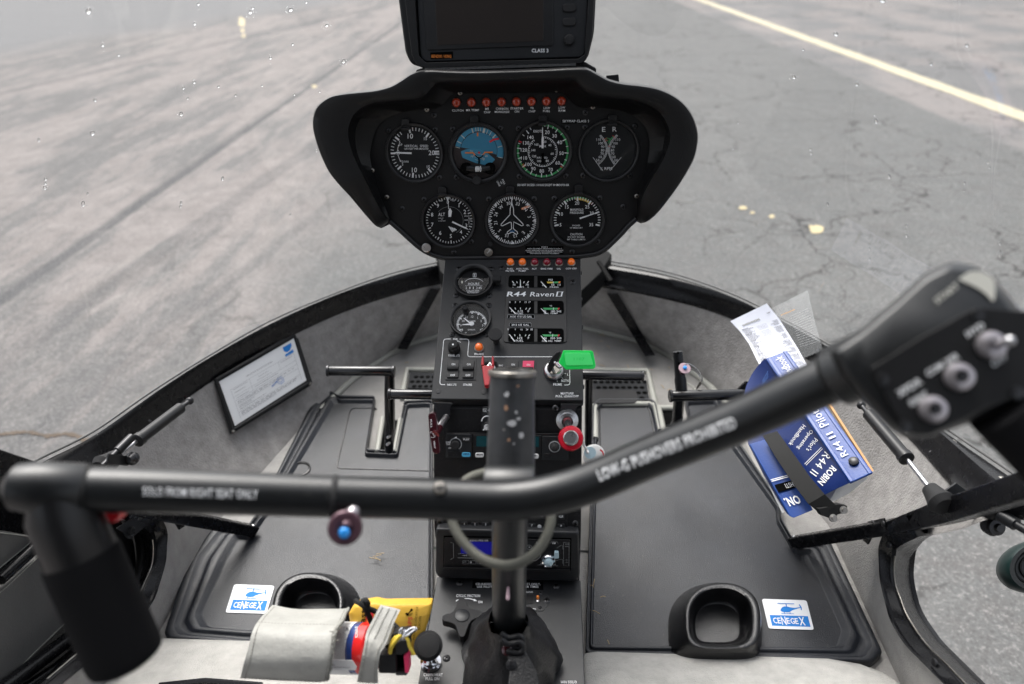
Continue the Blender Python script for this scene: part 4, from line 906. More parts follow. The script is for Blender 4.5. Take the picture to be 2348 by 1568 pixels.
# guarded toggle with its red cover
q = B_(650, 1190); mb = MB(); mb.pp(UPC, rnd(zs(B_, [(592, 1128), (718, 1128), (722, 1230), (588, 1230)]), 4), 0, .001); gs = obj('guarded_switch', mb, 'dial_black', con)
knob(UPC, B_(648, 1195), [(11, 0), (11, 2), (7, 3), (7, 7), (2.6, 7), (2.2, 22), (2.8, 24), (0, 24.5)], 'steel', gs, 'toggle')
U1, U2 = UPC.n*.011, UPC.n*.022
mb = MB(); mb.prism([UPC.at(q, .006) for q in zs(B_, [(565, 1195), (690, 1195), (640, 1385), (620, 1400), (590, 1395)])], UPC.n*.010); mb.prism([UPC.at(q, .001) for q in zs(B_, [(568, 1122), (585, 1116), (590, 1210), (560, 1215)])], UPC.n*.016); mb.prism([UPC.at(q, .001) for q in zs(B_, [(668, 1122), (686, 1118), (690, 1215), (665, 1215)])], UPC.n*.016)
obj('switch_guard', mb, 'switch_red', gs, bevel=.002, seg=3)
# ignition lock, key and green tag
q = B_(1287, 1225); lk = knob(UPC, q, [(22, 0), (23.5, 1.5), (23.5, 9), (20, 14), (17.5, 15.5), (16, 15.5), (15, 13), (0, 13)], 'steel', con, 'ignition_lock', 0, seg=48)
knob(UPC, q, [(14.5, 13), (14.5, 15), (13.5, 16.5), (0, 16.5)], 'worn_steel', lk, 'lock_barrel')
key = thing('key', UPC.at(q, .012), 'ignition key with a black head standing in the chrome lock', 'key')
c = UPC.at(q, .0115); e = (UPC.at(B_(1325, 1050), .0)-UPC.at(B_(1262, 1230), .0)).normalized()
mb = MB(); hp = [(1225, 1215), (1232, 1150), (1262, 1090), (1310, 1035), (1345, 1018), (1366, 1030), (1362, 1060), (1330, 1120), (1290, 1180), (1262, 1232), (1240, 1235)]
D0 = (c-CAM).dot(CF)-.012; P = [at(B_(a, b), D=D0-(1235-b)*.00003) for a, b in hp]; mb.prism(P, CF*.006); obj('key_head', mb, 'plastic_black', key, bevel=.0015, seg=3)
mb = MB(); mb.tube([at(B_(1275, 1200), D=D0+.002), c], .0022, 8); obj('key_blade', mb, 'steel', key)
tgo = thing('key_tag', at(B_(1530, 1110), D=D0-.005), 'bright green plastic tag hanging from the ignition key', 'key tag')
tg = rnd(zs(B_, [(1338, 1140), (1380, 1030), (1385, 1012), (1675, 1013), (1690, 1030), (1715, 1170), (1700, 1200), (1410, 1206), (1385, 1180)]), 3, 3)
mb = MB(); mb.prism([at(q, D=D0-.008) for q in tg], CF*.005); obj('tag_body', mb, 'green_tag', tgo, bevel=.0012, seg=3)
mb = MB(); mb.prism([at(q, D=D0-.0090) for q in rnd(zs(B_, [(1395, 1035), (1655, 1035), (1690, 1160), (1412, 1165)]), 4)], CF*.0015); tw_ = obj('tag_window', mb, 'green_tag_light', tgo, bevel=.0004)
class TagS:
    def at(s, q, h=0): return at(q, D=D0-.0090-h)
ik = Ink(TagS(), .0001); ik.text('1107', B_(1545, 1098), 6, 'green_tag', wp=24, ang=1, bold=-.02); ik.build('tag_lettering', tw_)
mb = MB(); mb.tube([at(B_(a, b), D=D0-.006) for a, b in ((1385, 1165), (1345, 1175), (1305, 1130), (1300, 1150), (1340, 1190), (1372, 1175))], .0010, 6, smooth=4); obj('split_ring', mb, 'chrome', tgo)
# ================================================================ RADIO STACK
sC = .27286
def tC(s, a, b, h, w=None, m='white_print', bold=.012): ik.text(s, C_(a, b), h*sC, m, wp=w*sC if w else None, bold=bold)
def rp(pl, pts, h0, h1, name, m, parent, r=0, bev=.0006, Z=C_):
    P = zs(Z, pts); P = rnd(P, r) if r else P; mb = MB(); mb.pp(pl, P, h0, h1); return obj(name, mb, m, parent, bevel=bev)
scr(RAD, zs(C_, [(1192, 115), (1360, 1082), (222, 1062)]), .0046)
rp(RAD, [(170, 62), (335, 70), (310, 100), (310, 195), (270, 245), (215, 245), (185, 110)], 0, .0012, 'corner_bracket', 'console_black', con)
rp(RAD, [(1240, 75), (1420, 78), (1385, 90), (1360, 130), (1358, 180), (1300, 235), (1235, 180), (1238, 130)], 0, .0012, 'corner_bracket', 'console_black', con)
ic = obj('intercom_panel', MB().pp(RAD, rnd(zs(C_, [(585, 100), (1020, 100), (1020, 305), (570, 305)]), 3), 0, .0015), 'console_black', bevel=.0006)
tag(ic, 'narrow black intercom strip with a round volume knob at the top of the radio stack', 'intercom')
ik = Ink(RAD, .0020); tC('ICS', 600, 123, 14, 30); tC('VOL', 600, 139, 14, 32); ik.line(C_(622, 131), C_(650, 131), .8, 'white_print'); ik.circ(C_(655, 131), .004, 'white_print', .003)
ik.circ(C_(620, 225), .0085, 'white_print', .007, -90, 60); ik.line(C_(632, 200), C_(640, 232), 1.2, 'white_print')
for a, b in ((590, 295), (612, 292), (632, 294), (600, 286)): ik.circ(C_(a, b), .0012, 'white_print')
ik.build('lettering', ic)
kb = knob(RAD, C_(620, 250), [(7, 0), (7, 9), (6, 10.5), (0, 10.5)], 'rubber_black', ic, 'volume_knob', 12)
c = RAD.at(C_(620, 262)); k = RAD.px(C_(620, 262)); mb = MB(); mb.lathe(c+RAD.n*10.6*k, RAD.n, [(6.4*k, 0), (6.4*k, .0006), (1e-6, .0006)], 24); obj('knob_cap', mb, 'ivory_button', ic)
ik = Ink(RAD, 12*k); ik.text('ICS', C_(620, 264), 3.4, 'well_black', wp=6.4); ik.build('lettering', ic)
# comm radio
cr_ = obj('comm_radio', MB().pp(RAD, rnd(zs(C_, [(272, 318), (1310, 325), (1305, 545), (262, 535)]), 2), 0, .0016), 'radio_black', bevel=.0006)
tag(cr_, 'black comm radio with a teal display and a blue EMER button, below the intercom strip', 'radio')
rp(RAD, [(280, 325), (490, 328), (490, 528), (275, 525)], .0012, .0042, 'radio_key_block', 'console_black', cr_, 3)
rp(RAD, [(1085, 345), (1300, 348), (1300, 545), (1080, 545)], .0012, .0042, 'radio_key_block', 'console_black', cr_, 3)
rp(RAD, [(505, 335), (1078, 342), (1078, 540), (498, 525)], .0012, .0030, 'radio_bezel', 'radio_black', cr_, 2)
ik = Ink(RAD, .0034); ik.poly(zs(C_, [(530, 348), (1055, 352), (1055, 440), (528, 436)]), 'lcd_teal'); ik.build('display', cr_)
for a, b, m, s, tc_ in ((446, 498, 'cyan_button', 'EMER', 'binder_navy'), (558, 502, 'ivory_button', 'MON', 'well_black'), (1018, 512, 'ivory_button', 'PM', 'well_black'), (446, 375, 'plastic_black', 'PLAY', 'white_print')):
    mb = MB(); mb.pp(RAD, rrect(C_(a-36, b-19)[0], C_(a-36, b-19)[1], C_(a+36, b+19)[0], C_(a+36, b+19)[1], 4.5), .001, .0058); bt = obj('button', mb, m, cr_, bevel=.0008)
    ik = Ink(RAD, .0061); tC(s, a, b+1, 16, 50 if len(s) > 2 else 24, tc_); ik.build('button_lettering', bt)
rp(RAD, [(290, 478), (395, 478), (395, 520), (288, 518)], .004, .0056, 'button', 'radio_black', cr_, 2); rp(RAD, [(1095, 492), (1160, 492), (1160, 528), (1095, 528)], .004, .0056, 'button', 'radio_black', cr_, 4)
k1 = knob(RAD, C_(355, 415), [(10, 4), (10, 12), (8.5, 14), (0, 14)], 'rubber_black', cr_, 'volume_knob', 14)
k2 = knob(RAD, C_(1186, 425), [(14, 4), (13.5, 12), (9.5, 13), (9, 22), (7, 23.5), (6, 30), (0, 31)], 'rubber_black', cr_, 'tuning_knob', 16)
mb = MB(); c = RAD.at(C_(1186, 425)); k = RAD.px(C_(1186, 425)); mb.lathe(c+RAD.n*12.6*k, RAD.n, [(13.2*k, 0), (11.8*k, .0003), (11*k, 0)], 32); obj('knob_ring', mb, 'grey_print', k2)
ik = Ink(RAD, .0046); ik.poly(zs(C_, [(338, 366), (362, 352), (364, 368)]), 'white_print'); ik.circ(C_(355, 415), .0090, 'grey_print', .0078, -100, 150); tC('PUSH', 293, 400, 14, 38); tC('TEST', 292, 417, 14, 34); tC('OFF', 306, 448, 12, 22)
ik.build('lettering', cr_)
# transponder below, mostly behind the cyclic
tp = obj('transponder', MB().pp(RAD, rnd(zs(C_, [(300, 890), (1292, 905), (1296, 1140), (296, 1125)]), 2), 0, .0018), 'radio_black', bevel=.0006)
tag(tp, 'black transponder with small numbered keys, mostly hidden behind the cyclic bar', 'transponder')
for s, a, b in (('1', 428, 1086), ('2', 517, 1088), ('3', 608, 1090), ('4', 700, 1092), ('5', 790, 1094), ('6', 880, 1096), ('7', 996, 1100), ('8', 1150, 1101), ('9', 1241, 1102), ('CLR', 1241, 1024), ('FLT', 1170, 1022), ('ID', 1080, 1020)):
    mb = MB(); mb.pp(RAD, rrect(*C_(a-29, b-20), *C_(a+29, b+20), 2), .0016, .0042); bt = obj('button', mb, 'console_black', tp, bevel=.0006); ik = Ink(RAD, .0045); tC(s, a, b, 17, 36 if len(s) > 2 else None); ik.build('button_lettering', bt)
knob(RAD, C_(1060, 1103), [(4.5, 1), (4.5, 8), (0, 8.5)], 'grey_print', tp, 'knob')
# car stereo
st_ = thing('car_stereo', STE.at((1165, 1270)), 'car stereo with a dark blue display and bright round control, low on the console', 'car stereo')
mb = MB(); ou = rnd(zs(C_, [(186, 1130), (1392, 1160), (1400, 1520), (1385, 1572), (215, 1545), (182, 1500)]), 8, 5)
STF = Plane(STE.o, STE.n, STE.v); mb.prism([STF.at(q, .012) for q in ou], -STE.n*.02); obj('stereo_frame', mb, 'console_black', st_, bevel=.003, seg=3)
ik = Ink(STE, .0125); ik.poly(zs(C_, [(255, 1185), (1328, 1205), (1322, 1480), (250, 1455)]), 'well_black'); ik.build('stereo_recess', st_)
rp(STE, [(262, 1196), (1318, 1214), (1314, 1450), (258, 1428)], .0122, .0145, 'stereo_face', 'radio_black', st_, 2)
rp(STE, [(258, 1436), (1314, 1456), (1314, 1474), (258, 1452)], .0122, .0165, 'stereo_lip', 'plastic_black', st_, 1)
ik = Ink(STE, .0150); ik.poly(zs(C_, [(378, 1215), (1030, 1228), (1030, 1400), (368, 1370)]), 'dial_grey'); ik.poly(zs(C_, [(400, 1232), (920, 1242), (920, 1352), (398, 1335)]), 'lcd_blue')
ik.path(zs(C_, [(372, 1370), (700, 1380), (1030, 1395), (1070, 1360), (1035, 1235)]), 1.2, 'grey_print'); ik.path(zs(C_, [(312, 1240), (336, 1250), (338, 1370), (312, 1385)]), .8, 'grey_print')
tC('KDC-7021SE', 552, 1226, 13, 152); tC('60W X 4', 402, 1336, 9, 48, 'grey_print'); tC('• LOUD', 430, 1351, 10, 44); tC('ATT', 432, 1408, 13, 28, 'grey_print'); tC('1', 484, 1409, 15, 7); tC('2', 560, 1411, 15, 9); tC('FM', 1181, 1248, 14, 26)
tC('SRC', 975, 1282, 10, 14); ik.circ(C_(973, 1282), .0042, 'grey_print', .0037); tC('DAB', 1290, 1256, 8, 28, 'grey_print'); tC('ENG', 1290, 1275, 8, 28, 'grey_print'); tC('CLK', 1288, 1388, 8, 20, 'grey_print'); tC('VOL', 1288, 1408, 8, 20, 'grey_print')
for x in (440, 500, 560, 620): ik.path(rrect(*C_(x-26, 1394), *C_(x+26, 1422), 1.5), .5, 'grey_print', close=True)
for P in ([(1205, 1290), (1235, 1268), (1255, 1268), (1255, 1300)], [(1190, 1400), (1225, 1385), (1255, 1385), (1255, 1420)], [(1262, 1240), (1308, 1242), (1306, 1440), (1262, 1436), (1262, 1240)], [(1150, 1250), (1165, 1232), (1205, 1233), (1215, 1250)], [(1065, 1400), (1100, 1430), (1045, 1430)], [(1200, 1404), (1165, 1432), (1215, 1440)]): ik.path(zs(C_, P), .6, 'grey_print')
ik.path(qspline(zs(C_, [(1070, 1395), (1130, 1415), (1195, 1400)]), 5), .8, 'grey_print')
for a in (1078, 1092, 1172, 1186): d = -1 if a < 1130 else 1; ik.poly(zs(C_, [(a, 1422), (a-d*13, 1416), (a-d*13, 1430)]), 'ivory_button')
ik.line(C_(1073, 1420 if 0 else 1416), C_(1073, 1431), 1, 'ivory_button'); ik.line(C_(1192, 1417), C_(1192, 1432), 1, 'ivory_button')
ik.build('stereo_lettering', st_)
q = C_(1136, 1332); c = STE.at(q); k = STE.px(q); mb = MB(); mb.lathe(c+STE.n*.0145, STE.n, [(17.5*k, 0), (17.5*k, .002), (15*k, .0045), (11*k, .0030)], 40); rg = obj('control_ring', mb, 'chrome', st_)
mb = MB(); mb.lathe(c+STE.n*.0145, STE.n, [(10.5*k, 0), (10.5*k, .006), (8*k, .0075), (1e-6, .0082)], 32); obj('source_button', mb, 'tag_blue', st_)
for a0 in (40, 130, 220, 310):
    mb = MB(); a = rad(a0); p = c+STE.n*.0188+(STE.u*math.cos(a)+STE.v*math.sin(a))*14.2*k; mb.lathe(p, STE.n, [(2.6*k, -.001), (2.2*k, .001), (1e-6, .0014)], 12); obj('ring_key', mb, 'console_black', rg)
mb = MB(); mb.pp(STE, rnd(zs(C_, [(1185, 1305), (1220, 1308), (1222, 1358), (1182, 1360)]), 2), .0145, .0195); obj('eject_button', mb, 'tag_blue', st_, bevel=.0008)

# vent handle (maroon), mixture knob (red) with its chain and tag
vh = thing('vent_handle', RAD.at(C_(170, 320)), 'dark maroon T handle with white PULL lettering, at the upper left of the radio stack', 'handle')
D1 = (RAD.at(C_(172, 320))-CAM).dot(CF)-.040
hp = rnd(zs(C_, [(122, 165), (150, 147), (182, 155), (192, 180), (228, 480), (212, 500), (175, 498), (160, 480), (135, 330)]), 5, 3)
mb = MB(); mb.prism([at(q, D=D1) for q in hp], CF*.012); obj('handle_grip', mb, 'maroon', vh, bevel=.0035, seg=4)
mb = MB(); a, b = at(C_(205, 300), D=D1+.008), RAD.at(C_(278, 185), .001); mb.tube([a, b], .0045, 14); obj('handle_shaft', mb, 'steel', vh)
mb = MB(); mb.tube([a-(b-a)*.3, a+(b-a)*.25], [.006, .0045], 12); obj('shaft_socket', mb, 'maroon', vh)
class DepthSurf:
    def __init__(s, D): s.D = D
    def at(s, q, h=0): return at(q, D=s.D-h)
ik = Ink(DepthSurf(D1), .0004); ik.text('PULL', C_(150, 243), 15*sC, wp=70*sC, ang=85, bold=.02); ik.text('VENT', C_(177, 420), 14*sC, wp=64*sC, ang=84, bold=.02)
cq = Vector(C_(163, 335)); ik.path([cq+Vector((math.cos(a), math.sin(a)))*7 for a in np.linspace(.4, 2.2, 8)], .8, 'white_print'); ik.path([cq+Vector((math.cos(a), math.sin(a)))*7 for a in np.linspace(3.6, 5.4, 8)], .8, 'white_print'); ik.text('LOCK', C_(168, 335), 3, wp=9, ang=60, bold=.03)
ik.build('lettering', vh)
mk = thing('mixture_knob', RAD.at(C_(1323, 370)), 'round red knob with a silver centre, at the right edge of the radio stack', 'knob')
b0 = RAD.at(C_(1292, 212), .001); kc = at(C_(1323, 366), D=(b0-CAM).dot(CF)-.055); axk = (kc-b0).normalized()
mb = MB(); mb.lathe(b0, RAD.n, [(.0155, 0), (.0155, .004), (.012, .005), (.012, .012), (.008, .013), (.006, .010), (1e-6, .010)], 28); obj('plunger_nut', mb, 'steel', mk)
mb = MB(); mb.tube([b0, kc], .0048, 14); obj('plunger_rod', mb, 'dark_screw', mk)
faxis = (CAM-kc).normalized(); faxis = (faxis+Vector((0, 0, .12))).normalized()
mb = MB(); mb.lathe(kc, faxis, [(.008, -.012), (.0155, -.009), (.0168, -.006), (.0168, -.001), (.0155, .0012), (.0105, .0020), (.0100, .0014)], 48); obj('knob_body', mb, 'knob_red', mk)
mb = MB(); mb.lathe(kc, faxis, [(.0100, -.002), (.0100, .0035), (.0090, .0045), (.0080, .0045), (.0076, .0030), (.0, .0030)], 40); obj('knob_center', mb, 'steel', mk)
tgm = thing('round_tag', at(C_(1510, 500), D=.93), 'pale oval plastic tag with a blue patch on a bead chain, behind the red knob', 'tag')
mb = MB(); pts = spline([kc+Vector((.016, 0, -.004)), at(C_(1432, 425), D=.92), at(C_(1455, 460), D=.93), at(C_(1468, 488), D=.925)], 7)
for p in pts[::2]: mb.ball(p, .0019, 8)
obj('bead_chain', mb, 'ivory_button', tgm)
mb = MB(); c = at(C_(1520, 515), D=.935); k = .935/FPX*sC; mb.lathe(c, -CF+CR*.1, [(1e-6, -.004), (92*k, -.004), (96*k, -.002), (92*k, .0), (88*k, .0005), (1e-6, .0005)], 40)
obj('tag_disc', mb, 'beige_tag', tgm)
mb = MB(); c = at(C_(1485, 488), D=.931); mb.lathe(c, -CF+CR*.1, [(50*k, -.002), (50*k, .0005), (1e-6, .0006)], 30); obj('tag_patch', mb, 'tag_blue', tgm)
ik = Ink(DepthSurf(.9335), .003); ik.path(zs(C_, [(1568, 462), (1590, 480), (1598, 510)]), 3.5, 'red_print'); ik.build('tag_print', tgm)

# ---------------------------------------------------------------- lower console top
sG = .36443; ik = Ink(LOW, .0006)
def tG(s, a, b, h, w=None, m='white_print', bold=.012): ik.text(s, G_(a, b), h*sG, m, wp=w*sG if w else None, bold=bold)
for P in ([(1548, 293), (1990, 305), (1992, 357), (1544, 345)],): ik.poly(zs(G_, P), 'well_black'); ik.path(zs(G_, P), .6, 'dial_grey', close=True)
tG('CD-RADIO TO BE USED ON FLIGHTS ONLY.', 1770, 319, 14, 408); tG('USE PILOT ISOLATE AT ALL OTHER TIMES', 1768, 336, 14, 386)
tG('CYCLIC FRICTION', 1519, 393, 17, 150); tG('ON', 1595, 432, 16, 26); tG('CABIN HEAT', 1299, 890, 19, 120); tG('PULL ON', 1294, 915, 19, 86); tG('MIN SOLO', 2152, 936, 17, 98); tG('NATURE', 1905, 370, 9, 44); tG('S/N 397PG', 1910, 476, 9, 70)
ik.path(qspline(zs(G_, [(1490, 412), (1520, 410), (1555, 418)]), 5), 1.8, 'white_print'); ik.poly(zs(G_, [(1556, 411), (1576, 426), (1552, 427)]), 'white_print'); ik.path(qspline(zs(G_, [(1442, 427), (1450, 421), (1462, 417)]), 4), 1.5, 'white_print')
ik.build('lettering', con)
scr(LOW, zs(G_, [(1466, 313), (2072, 333), (1383, 787), (2012, 623), (2013, 425)]), .0052)
mb = MB(); mb.pp(LOW, rnd(zs(G_, [(1860, 355), (1985, 362), (2028, 400), (2022, 455), (1988, 492), (1855, 486)]), 3), 0, .0008); bp_ = obj('switch_plate', mb, 'console_black', con, bevel=.0003)
mb = MB(); mb.pp(LOW, rnd(zs(G_, [(1870, 388), (1928, 390), (1926, 446), (1868, 444)]), 3), .0007, .0016); obj('plate_window', mb, 'radio_black', bp_)
scr(LOW, zs(G_, [(1975, 381), (1973, 470)]), .0028, bp_)
knob(LOW, G_(1957, 428), [(3.5, 0), (3.5, 4), (0, 4.5)], 'steel', bp_, 'indicator_collar'); knob(LOW, G_(1957, 416), [(3.2, 4), (3.2, 10), (2, 12), (0, 12.4)], 'orange_print', bp_, 'indicator_tip')
# star-shaped friction knob
fk = thing('friction_knob', LOW.at(G_(1480, 560)), 'black four-armed friction knob below the words CYCLIC FRICTION', 'knob')
pl_ = Plane(LOW.o+LOW.n*.026, LOW.n, LOW.v); P = qspline(zs(G_, [(1460, 410), (1478, 402), (1500, 412), (1525, 465), (1592, 485), (1608, 500), (1600, 518), (1545, 545), (1520, 580), (1498, 640), (1480, 650), (1462, 640), (1440, 580), (1405, 560), (1362, 548), (1355, 530), (1370, 510), (1425, 490), (1460, 410)]), 4)[:-1]
mb = MB(); mb.prism([pl_.at(q) for q in P], -LOW.n*.012); obj('knob_body', mb, 'rubber_black', fk, bevel=.003, seg=3)
q = G_(1482, 518); c = pl_.at(q); k = pl_.px(q); mb = MB(); mb.lathe(c, LOW.n, [(17*k, -.001), (17*k, .0008), (15.5*k, .0014), (1e-6, .0014)], 36); obj('knob_insert', mb, 'console_black', fk)
mb = MB(); mb.lathe(c-LOW.n*.026, LOW.n, [(.011, 0), (.010, .02)], 20); obj('knob_stem', mb, 'plastic_black', fk)
ch = thing('cabin_heat_knob', LOW.at(G_(1285, 800)), 'black mushroom pull knob on a chrome stem above the words CABIN HEAT', 'knob')
b0 = LOW.at(G_(1285, 815)); tp_ = at(G_(1268, 706), D=(b0-CAM).dot(CF)-.052); ax = (tp_-b0).normalized(); ax2 = (CAM-tp_).normalized()
mb = MB(); mb.lathe(b0, ax, [(.0135, 0), (.0135, .006), (.010, .007), (.010, .012), (.0065, .013), (.0055, .014), (.0055, .035)], 28); obj('chrome_stem', mb, 'chrome', ch)
k = (tp_-CAM).dot(CF)/FPX*sG; mb = MB(); ax2 = (ax*.25+ax2).normalized(); mb.lathe(tp_, ax2, [(.009, -.020), (.012, -.010), (.018, -.005), (73*k, -.0035), (73*k, .0), (70*k, .002), (40*k, .0032), (1e-6, .0035)], 48); obj('knob_head', mb, 'rubber_black', ch)

# ================================================================ INSTRUMENT POD
pod_ = thing('instrument_panel', (0, 1.0, .55), 'black instrument pod with seven round flight gauges under a wide curved hood', 'instrument panel')
outA = [(440, 1339), (400, 1322), (330, 1245), (255, 1155), (190, 1085), (128, 1005), (75, 890), (40, 770), (38, 690), (62, 625), (130, 572), (210, 553), (300, 543), (400, 532), (490, 508), (560, 468), (620, 430), (700, 413), (850, 418), (1000, 420), (1200, 415), (1400, 408), (1560, 400), (1640, 402), (1700, 430), (1770, 468), (1850, 490), (1960, 503), (2060, 522), (2150, 560), (2220, 615), (2270, 690), (2296, 780), (2292, 860), (2270, 940), (2215, 1040), (2140, 1150), (2060, 1250), (2000, 1300), (1960, 1311)]
innA = [(488, 1300), (450, 1255), (410, 1180), (370, 1100), (335, 1030), (300, 960), (268, 880), (250, 800), (255, 735), (285, 672), (340, 628), (400, 608), (470, 600), (560, 592), (640, 585), (700, 560), (740, 515), (770, 490), (850, 487), (1000, 487), (1200, 482), (1400, 478), (1500, 476), (1570, 478), (1605, 510), (1650, 545), (1710, 568), (1800, 578), (1900, 590), (1990, 612), (2060, 655), (2105, 720), (2128, 790), (2120, 850), (2095, 920), (2050, 1000), (2000, 1085), (1965, 1160), (1945, 1230), (1935, 1285)]
lipA = [(488, 1300), (470, 1240), (440, 1170), (415, 1100), (395, 1030), (378, 960), (372, 900), (390, 810), (420, 740), (480, 690), (560, 660), (620, 648), (690, 640), (740, 640), (790, 620), (825, 585), (850, 560), (880, 548), (930, 546), (1000, 546), (1200, 543), (1400, 541), (1470, 541), (1505, 545), (1540, 575), (1580, 612), (1620, 632), (1700, 632), (1780, 638), (1860, 655), (1930, 690), (1985, 745), (2010, 810), (2012, 870), (2005, 930), (1990, 1000), (1965, 1080), (1945, 1160), (1938, 1230), (1935, 1285)]
n = len(outA); rows = []
O_, I_n, L_n = [spline([Vector((*q, 0)) for q in zs(A_, X)], 4) for X in (outA, innA, lipA)]
for j, (o, i, l) in enumerate(zip(O_, I_n, L_n)):
    t = j/(len(O_)-1); e = min(1, min(t, 1-t)/.10); hs_ = .055*(e**.5)*.9+.004; o2 = (o.x, o.y); i2 = (i.x, i.y); l2 = (l.x, l.y); m1 = (o.x*.8+i.x*.2, o.y*.8+i.y*.2); m2 = (o.x*.35+i.x*.65, o.y*.35+i.y*.65)
    bk = PAN.at(o2, hs_-.012); cen = PAN.P(0, .07, 0); outw = (bk-cen); outw -= PAN.n*outw.dot(PAN.n); outw.normalize()
    rows.append([PAN.at(l2, .0), PAN.at(l2, .004), PAN.at((l2[0]*.25+i2[0]*.75, l2[1]*.25+i2[1]*.75), hs_*.25), PAN.at(i2, hs_*.80), PAN.at(i2, hs_*.88)+outw*.0015, PAN.at(m2, hs_*.93), PAN.at(m1, hs_*.985), PAN.at(o2, hs_-.002)-outw*.0012, PAN.at(o2, hs_-.012), bk-PAN.n*.03*e+outw*.001, bk-PAN.n*.13*e-outw*.012-PAN.n*.01, bk-PAN.n*(.13*e+.012)-outw*.03, PAN.at(l2, -.02)])
mb = MB(); mb.loft(rows, close=True, caps=True); hood = obj('glareshield', mb, 'hood_black', pod_, sharp=60)
mb = MB(); mb.add([PAN.at(p, .002) for p in zs(K_, [(590, 890), (640, 835), (720, 810), (820, 795), (895, 782), (850, 830), (780, 875), (690, 905), (620, 908)])], [tuple(range(9))[::-1]]); obj('cut_opening', mb, 'opening_brown', hood, recalc=False)  # flat brown patch for the opening in the hood
# face plate with a rolled edge
lowA = [(1935, 1285), (1890, 1325), (1850, 1370), (1800, 1420), (1750, 1465), (1700, 1490), (1640, 1500), (1550, 1508), (1200, 1512), (850, 1516), (780, 1508), (720, 1488), (660, 1452), (600, 1400), (540, 1345), (488, 1300)]
face = [(p.x, p.y) for p in L_n]+qspline(zs(A_, lowA), 3)[1:-1]
mb = MB(); mb.prism([PAN.at(q, 0) for q in face], -PAN.n*.004); obj('face_plate', mb, 'panel_black', pod_, sharp=60)
mb = MB(); mb.prism([PAN.at(q, -.005) for q in face], -PAN.n*.16); obj('pod_body', mb, 'hood_black', pod_, sharp=60)
ed = qspline(zs(A_, lowA), 5); mb = MB(); mb.tube([PAN.at(q, .001) for q in ed], .0040, 10); obj('rolled_edge', mb, 'plastic_black', pod_)
mb = MB(); P = rnd(zs(A_, [(905, 548), (1450, 544), (1510, 548), (1560, 600), (1600, 640), (820, 645), (850, 600), (880, 560)]), 6); mb.pp(PAN, P, 0, .0012); obj('lamp_plate', mb, 'panel_black', pod_, bevel=.0004)
for i in range(8): lamp(PAN, A_(880+i*87.9, 602-i*1.3), 10.3, 'dull_red_lens', pod_, 'dark_screw', 1.15)
scr(PAN, zs(A_, [(747, 676), (1637, 660), (753, 762), (857, 758), (1138, 752), (1244, 754), (1530, 748), (1634, 747), (1926, 741), (779, 1043), (880, 1041), (1249, 1037), (1521, 1033), (1622, 1031), (1898, 1030), (688, 1172), (951, 1171), (1069, 1170), (1335, 1168), (1453, 1166), (1722, 1163), (966, 1420), (1337, 1419), (1452, 1418), (1708, 1418), (560, 1226), (1858, 1214), (865, 1482), (1558, 1479), (480, 768)]), .0044, pod_)
scr(PAN, zs(A_, [(900, 545), (1465, 527), (705, 642), (1680, 627), (385, 1000), (470, 1157), (1990, 708), (2045, 692), (2012, 985), (1937, 1152), (323, 725), (397, 738)]), .0038, hood, 'worn_steel', .003)
# gauges
def G7(name, Z, c, R, Rb, fm, lab, h=.006, glass=True):
    s = (Z(1, 0)[0]-Z(0, 0)[0]); q = Z(*c); k = PAN.px(q)*s; return gauge(name, PAN, q, R*k, Rb*k, fm, pod_, h, glass, lab)
vs_ = G7('vertical_speed_indicator', K_, (1155, 1265), 277, 312, 'dial_grey', 'vertical speed gauge at the left end of the top row')
ai_ = G7('attitude_indicator', K_, (1835, 1262), 272, 318, 'horizon_brown', 'blue and brown attitude gauge')
as_ = G7('airspeed_indicator', L_, (528, 1245), 280, 318, 'dial_black', 'airspeed gauge with a green ring')
rp_ = G7('rotor_tachometer', L_, (1230, 1240), 293, 326, 'dial_grey', 'dual tachometer with crossed scales')
al_ = G7('altimeter', M_, (475, 598), 240, 268, 'dial_black', 'altimeter at the left of the lower row')
hi_ = G7('heading_indicator', M_, (1097, 593), 244, 268, 'dial_black', 'heading gauge with a white aircraft outline')
mp_ = G7('manifold_pressure_gauge', M_, (1733, 588), 238, 272, 'dial_black', 'manifold pressure gauge')
sK = .21436; sM = .2343
ik = Ink(PAN, .0013)
def tK(s, a, b, h, w=None, m='white_print', bold=.012, ang=0): ik.text(s, K_(a, b), h*sK, m, wp=w*sK if w else None, bold=bold, ang=ang)
def tL(s, a, b, h, w=None, m='white_print', bold=.012, ang=0): ik.text(s, L_(a, b), h*sK, m, wp=w*sK if w else None, bold=bold, ang=ang)
def tM(s, a, b, h, w=None, m='white_print', bold=.012, ang=0): ik.text(s, M_(a, b), h*sM, m, wp=w*sM if w else None, bold=bold, ang=ang)
# vertical speed
for s, a, b, h in (('10', 1108, 1085, 55), ('15', 1270, 1112, 32), ('20', 1336, 1263, 52), ('15', 1301, 1413, 32), ('10', 1152, 1447, 52), ('5', 994, 1149, 28), ('5', 1025, 1387, 28)): tK(s, a, b, h)
tK('UP', 1007, 1176, 22, 30); tK('DOWN', 1053, 1358, 22, 70); tK('VERTICAL  SPEED', 1171, 1191, 26, 256); tK('100 FEET PER MINUTE', 1173, 1221, 20, 258)
q = K_(1158, 1266); R = 262*sK*PAN.px(q)
for k in range(-22, 23):
    a = -90+k*8.05
    if abs(k) > 0: pass
    mj = k in (0, 5, -5, 10, -10, 16, -16, 22, -22)
    if not (k in (8, 9)): ik.tick(q, a, R*(.80 if mj else .87), R, .0026 if mj else .0010, 'white_print')
ik.tick(q, 87, R*.8, R, .0010, 'white_print'); ik.tick(q, 93, R*.8, R, .0010, 'white_print')
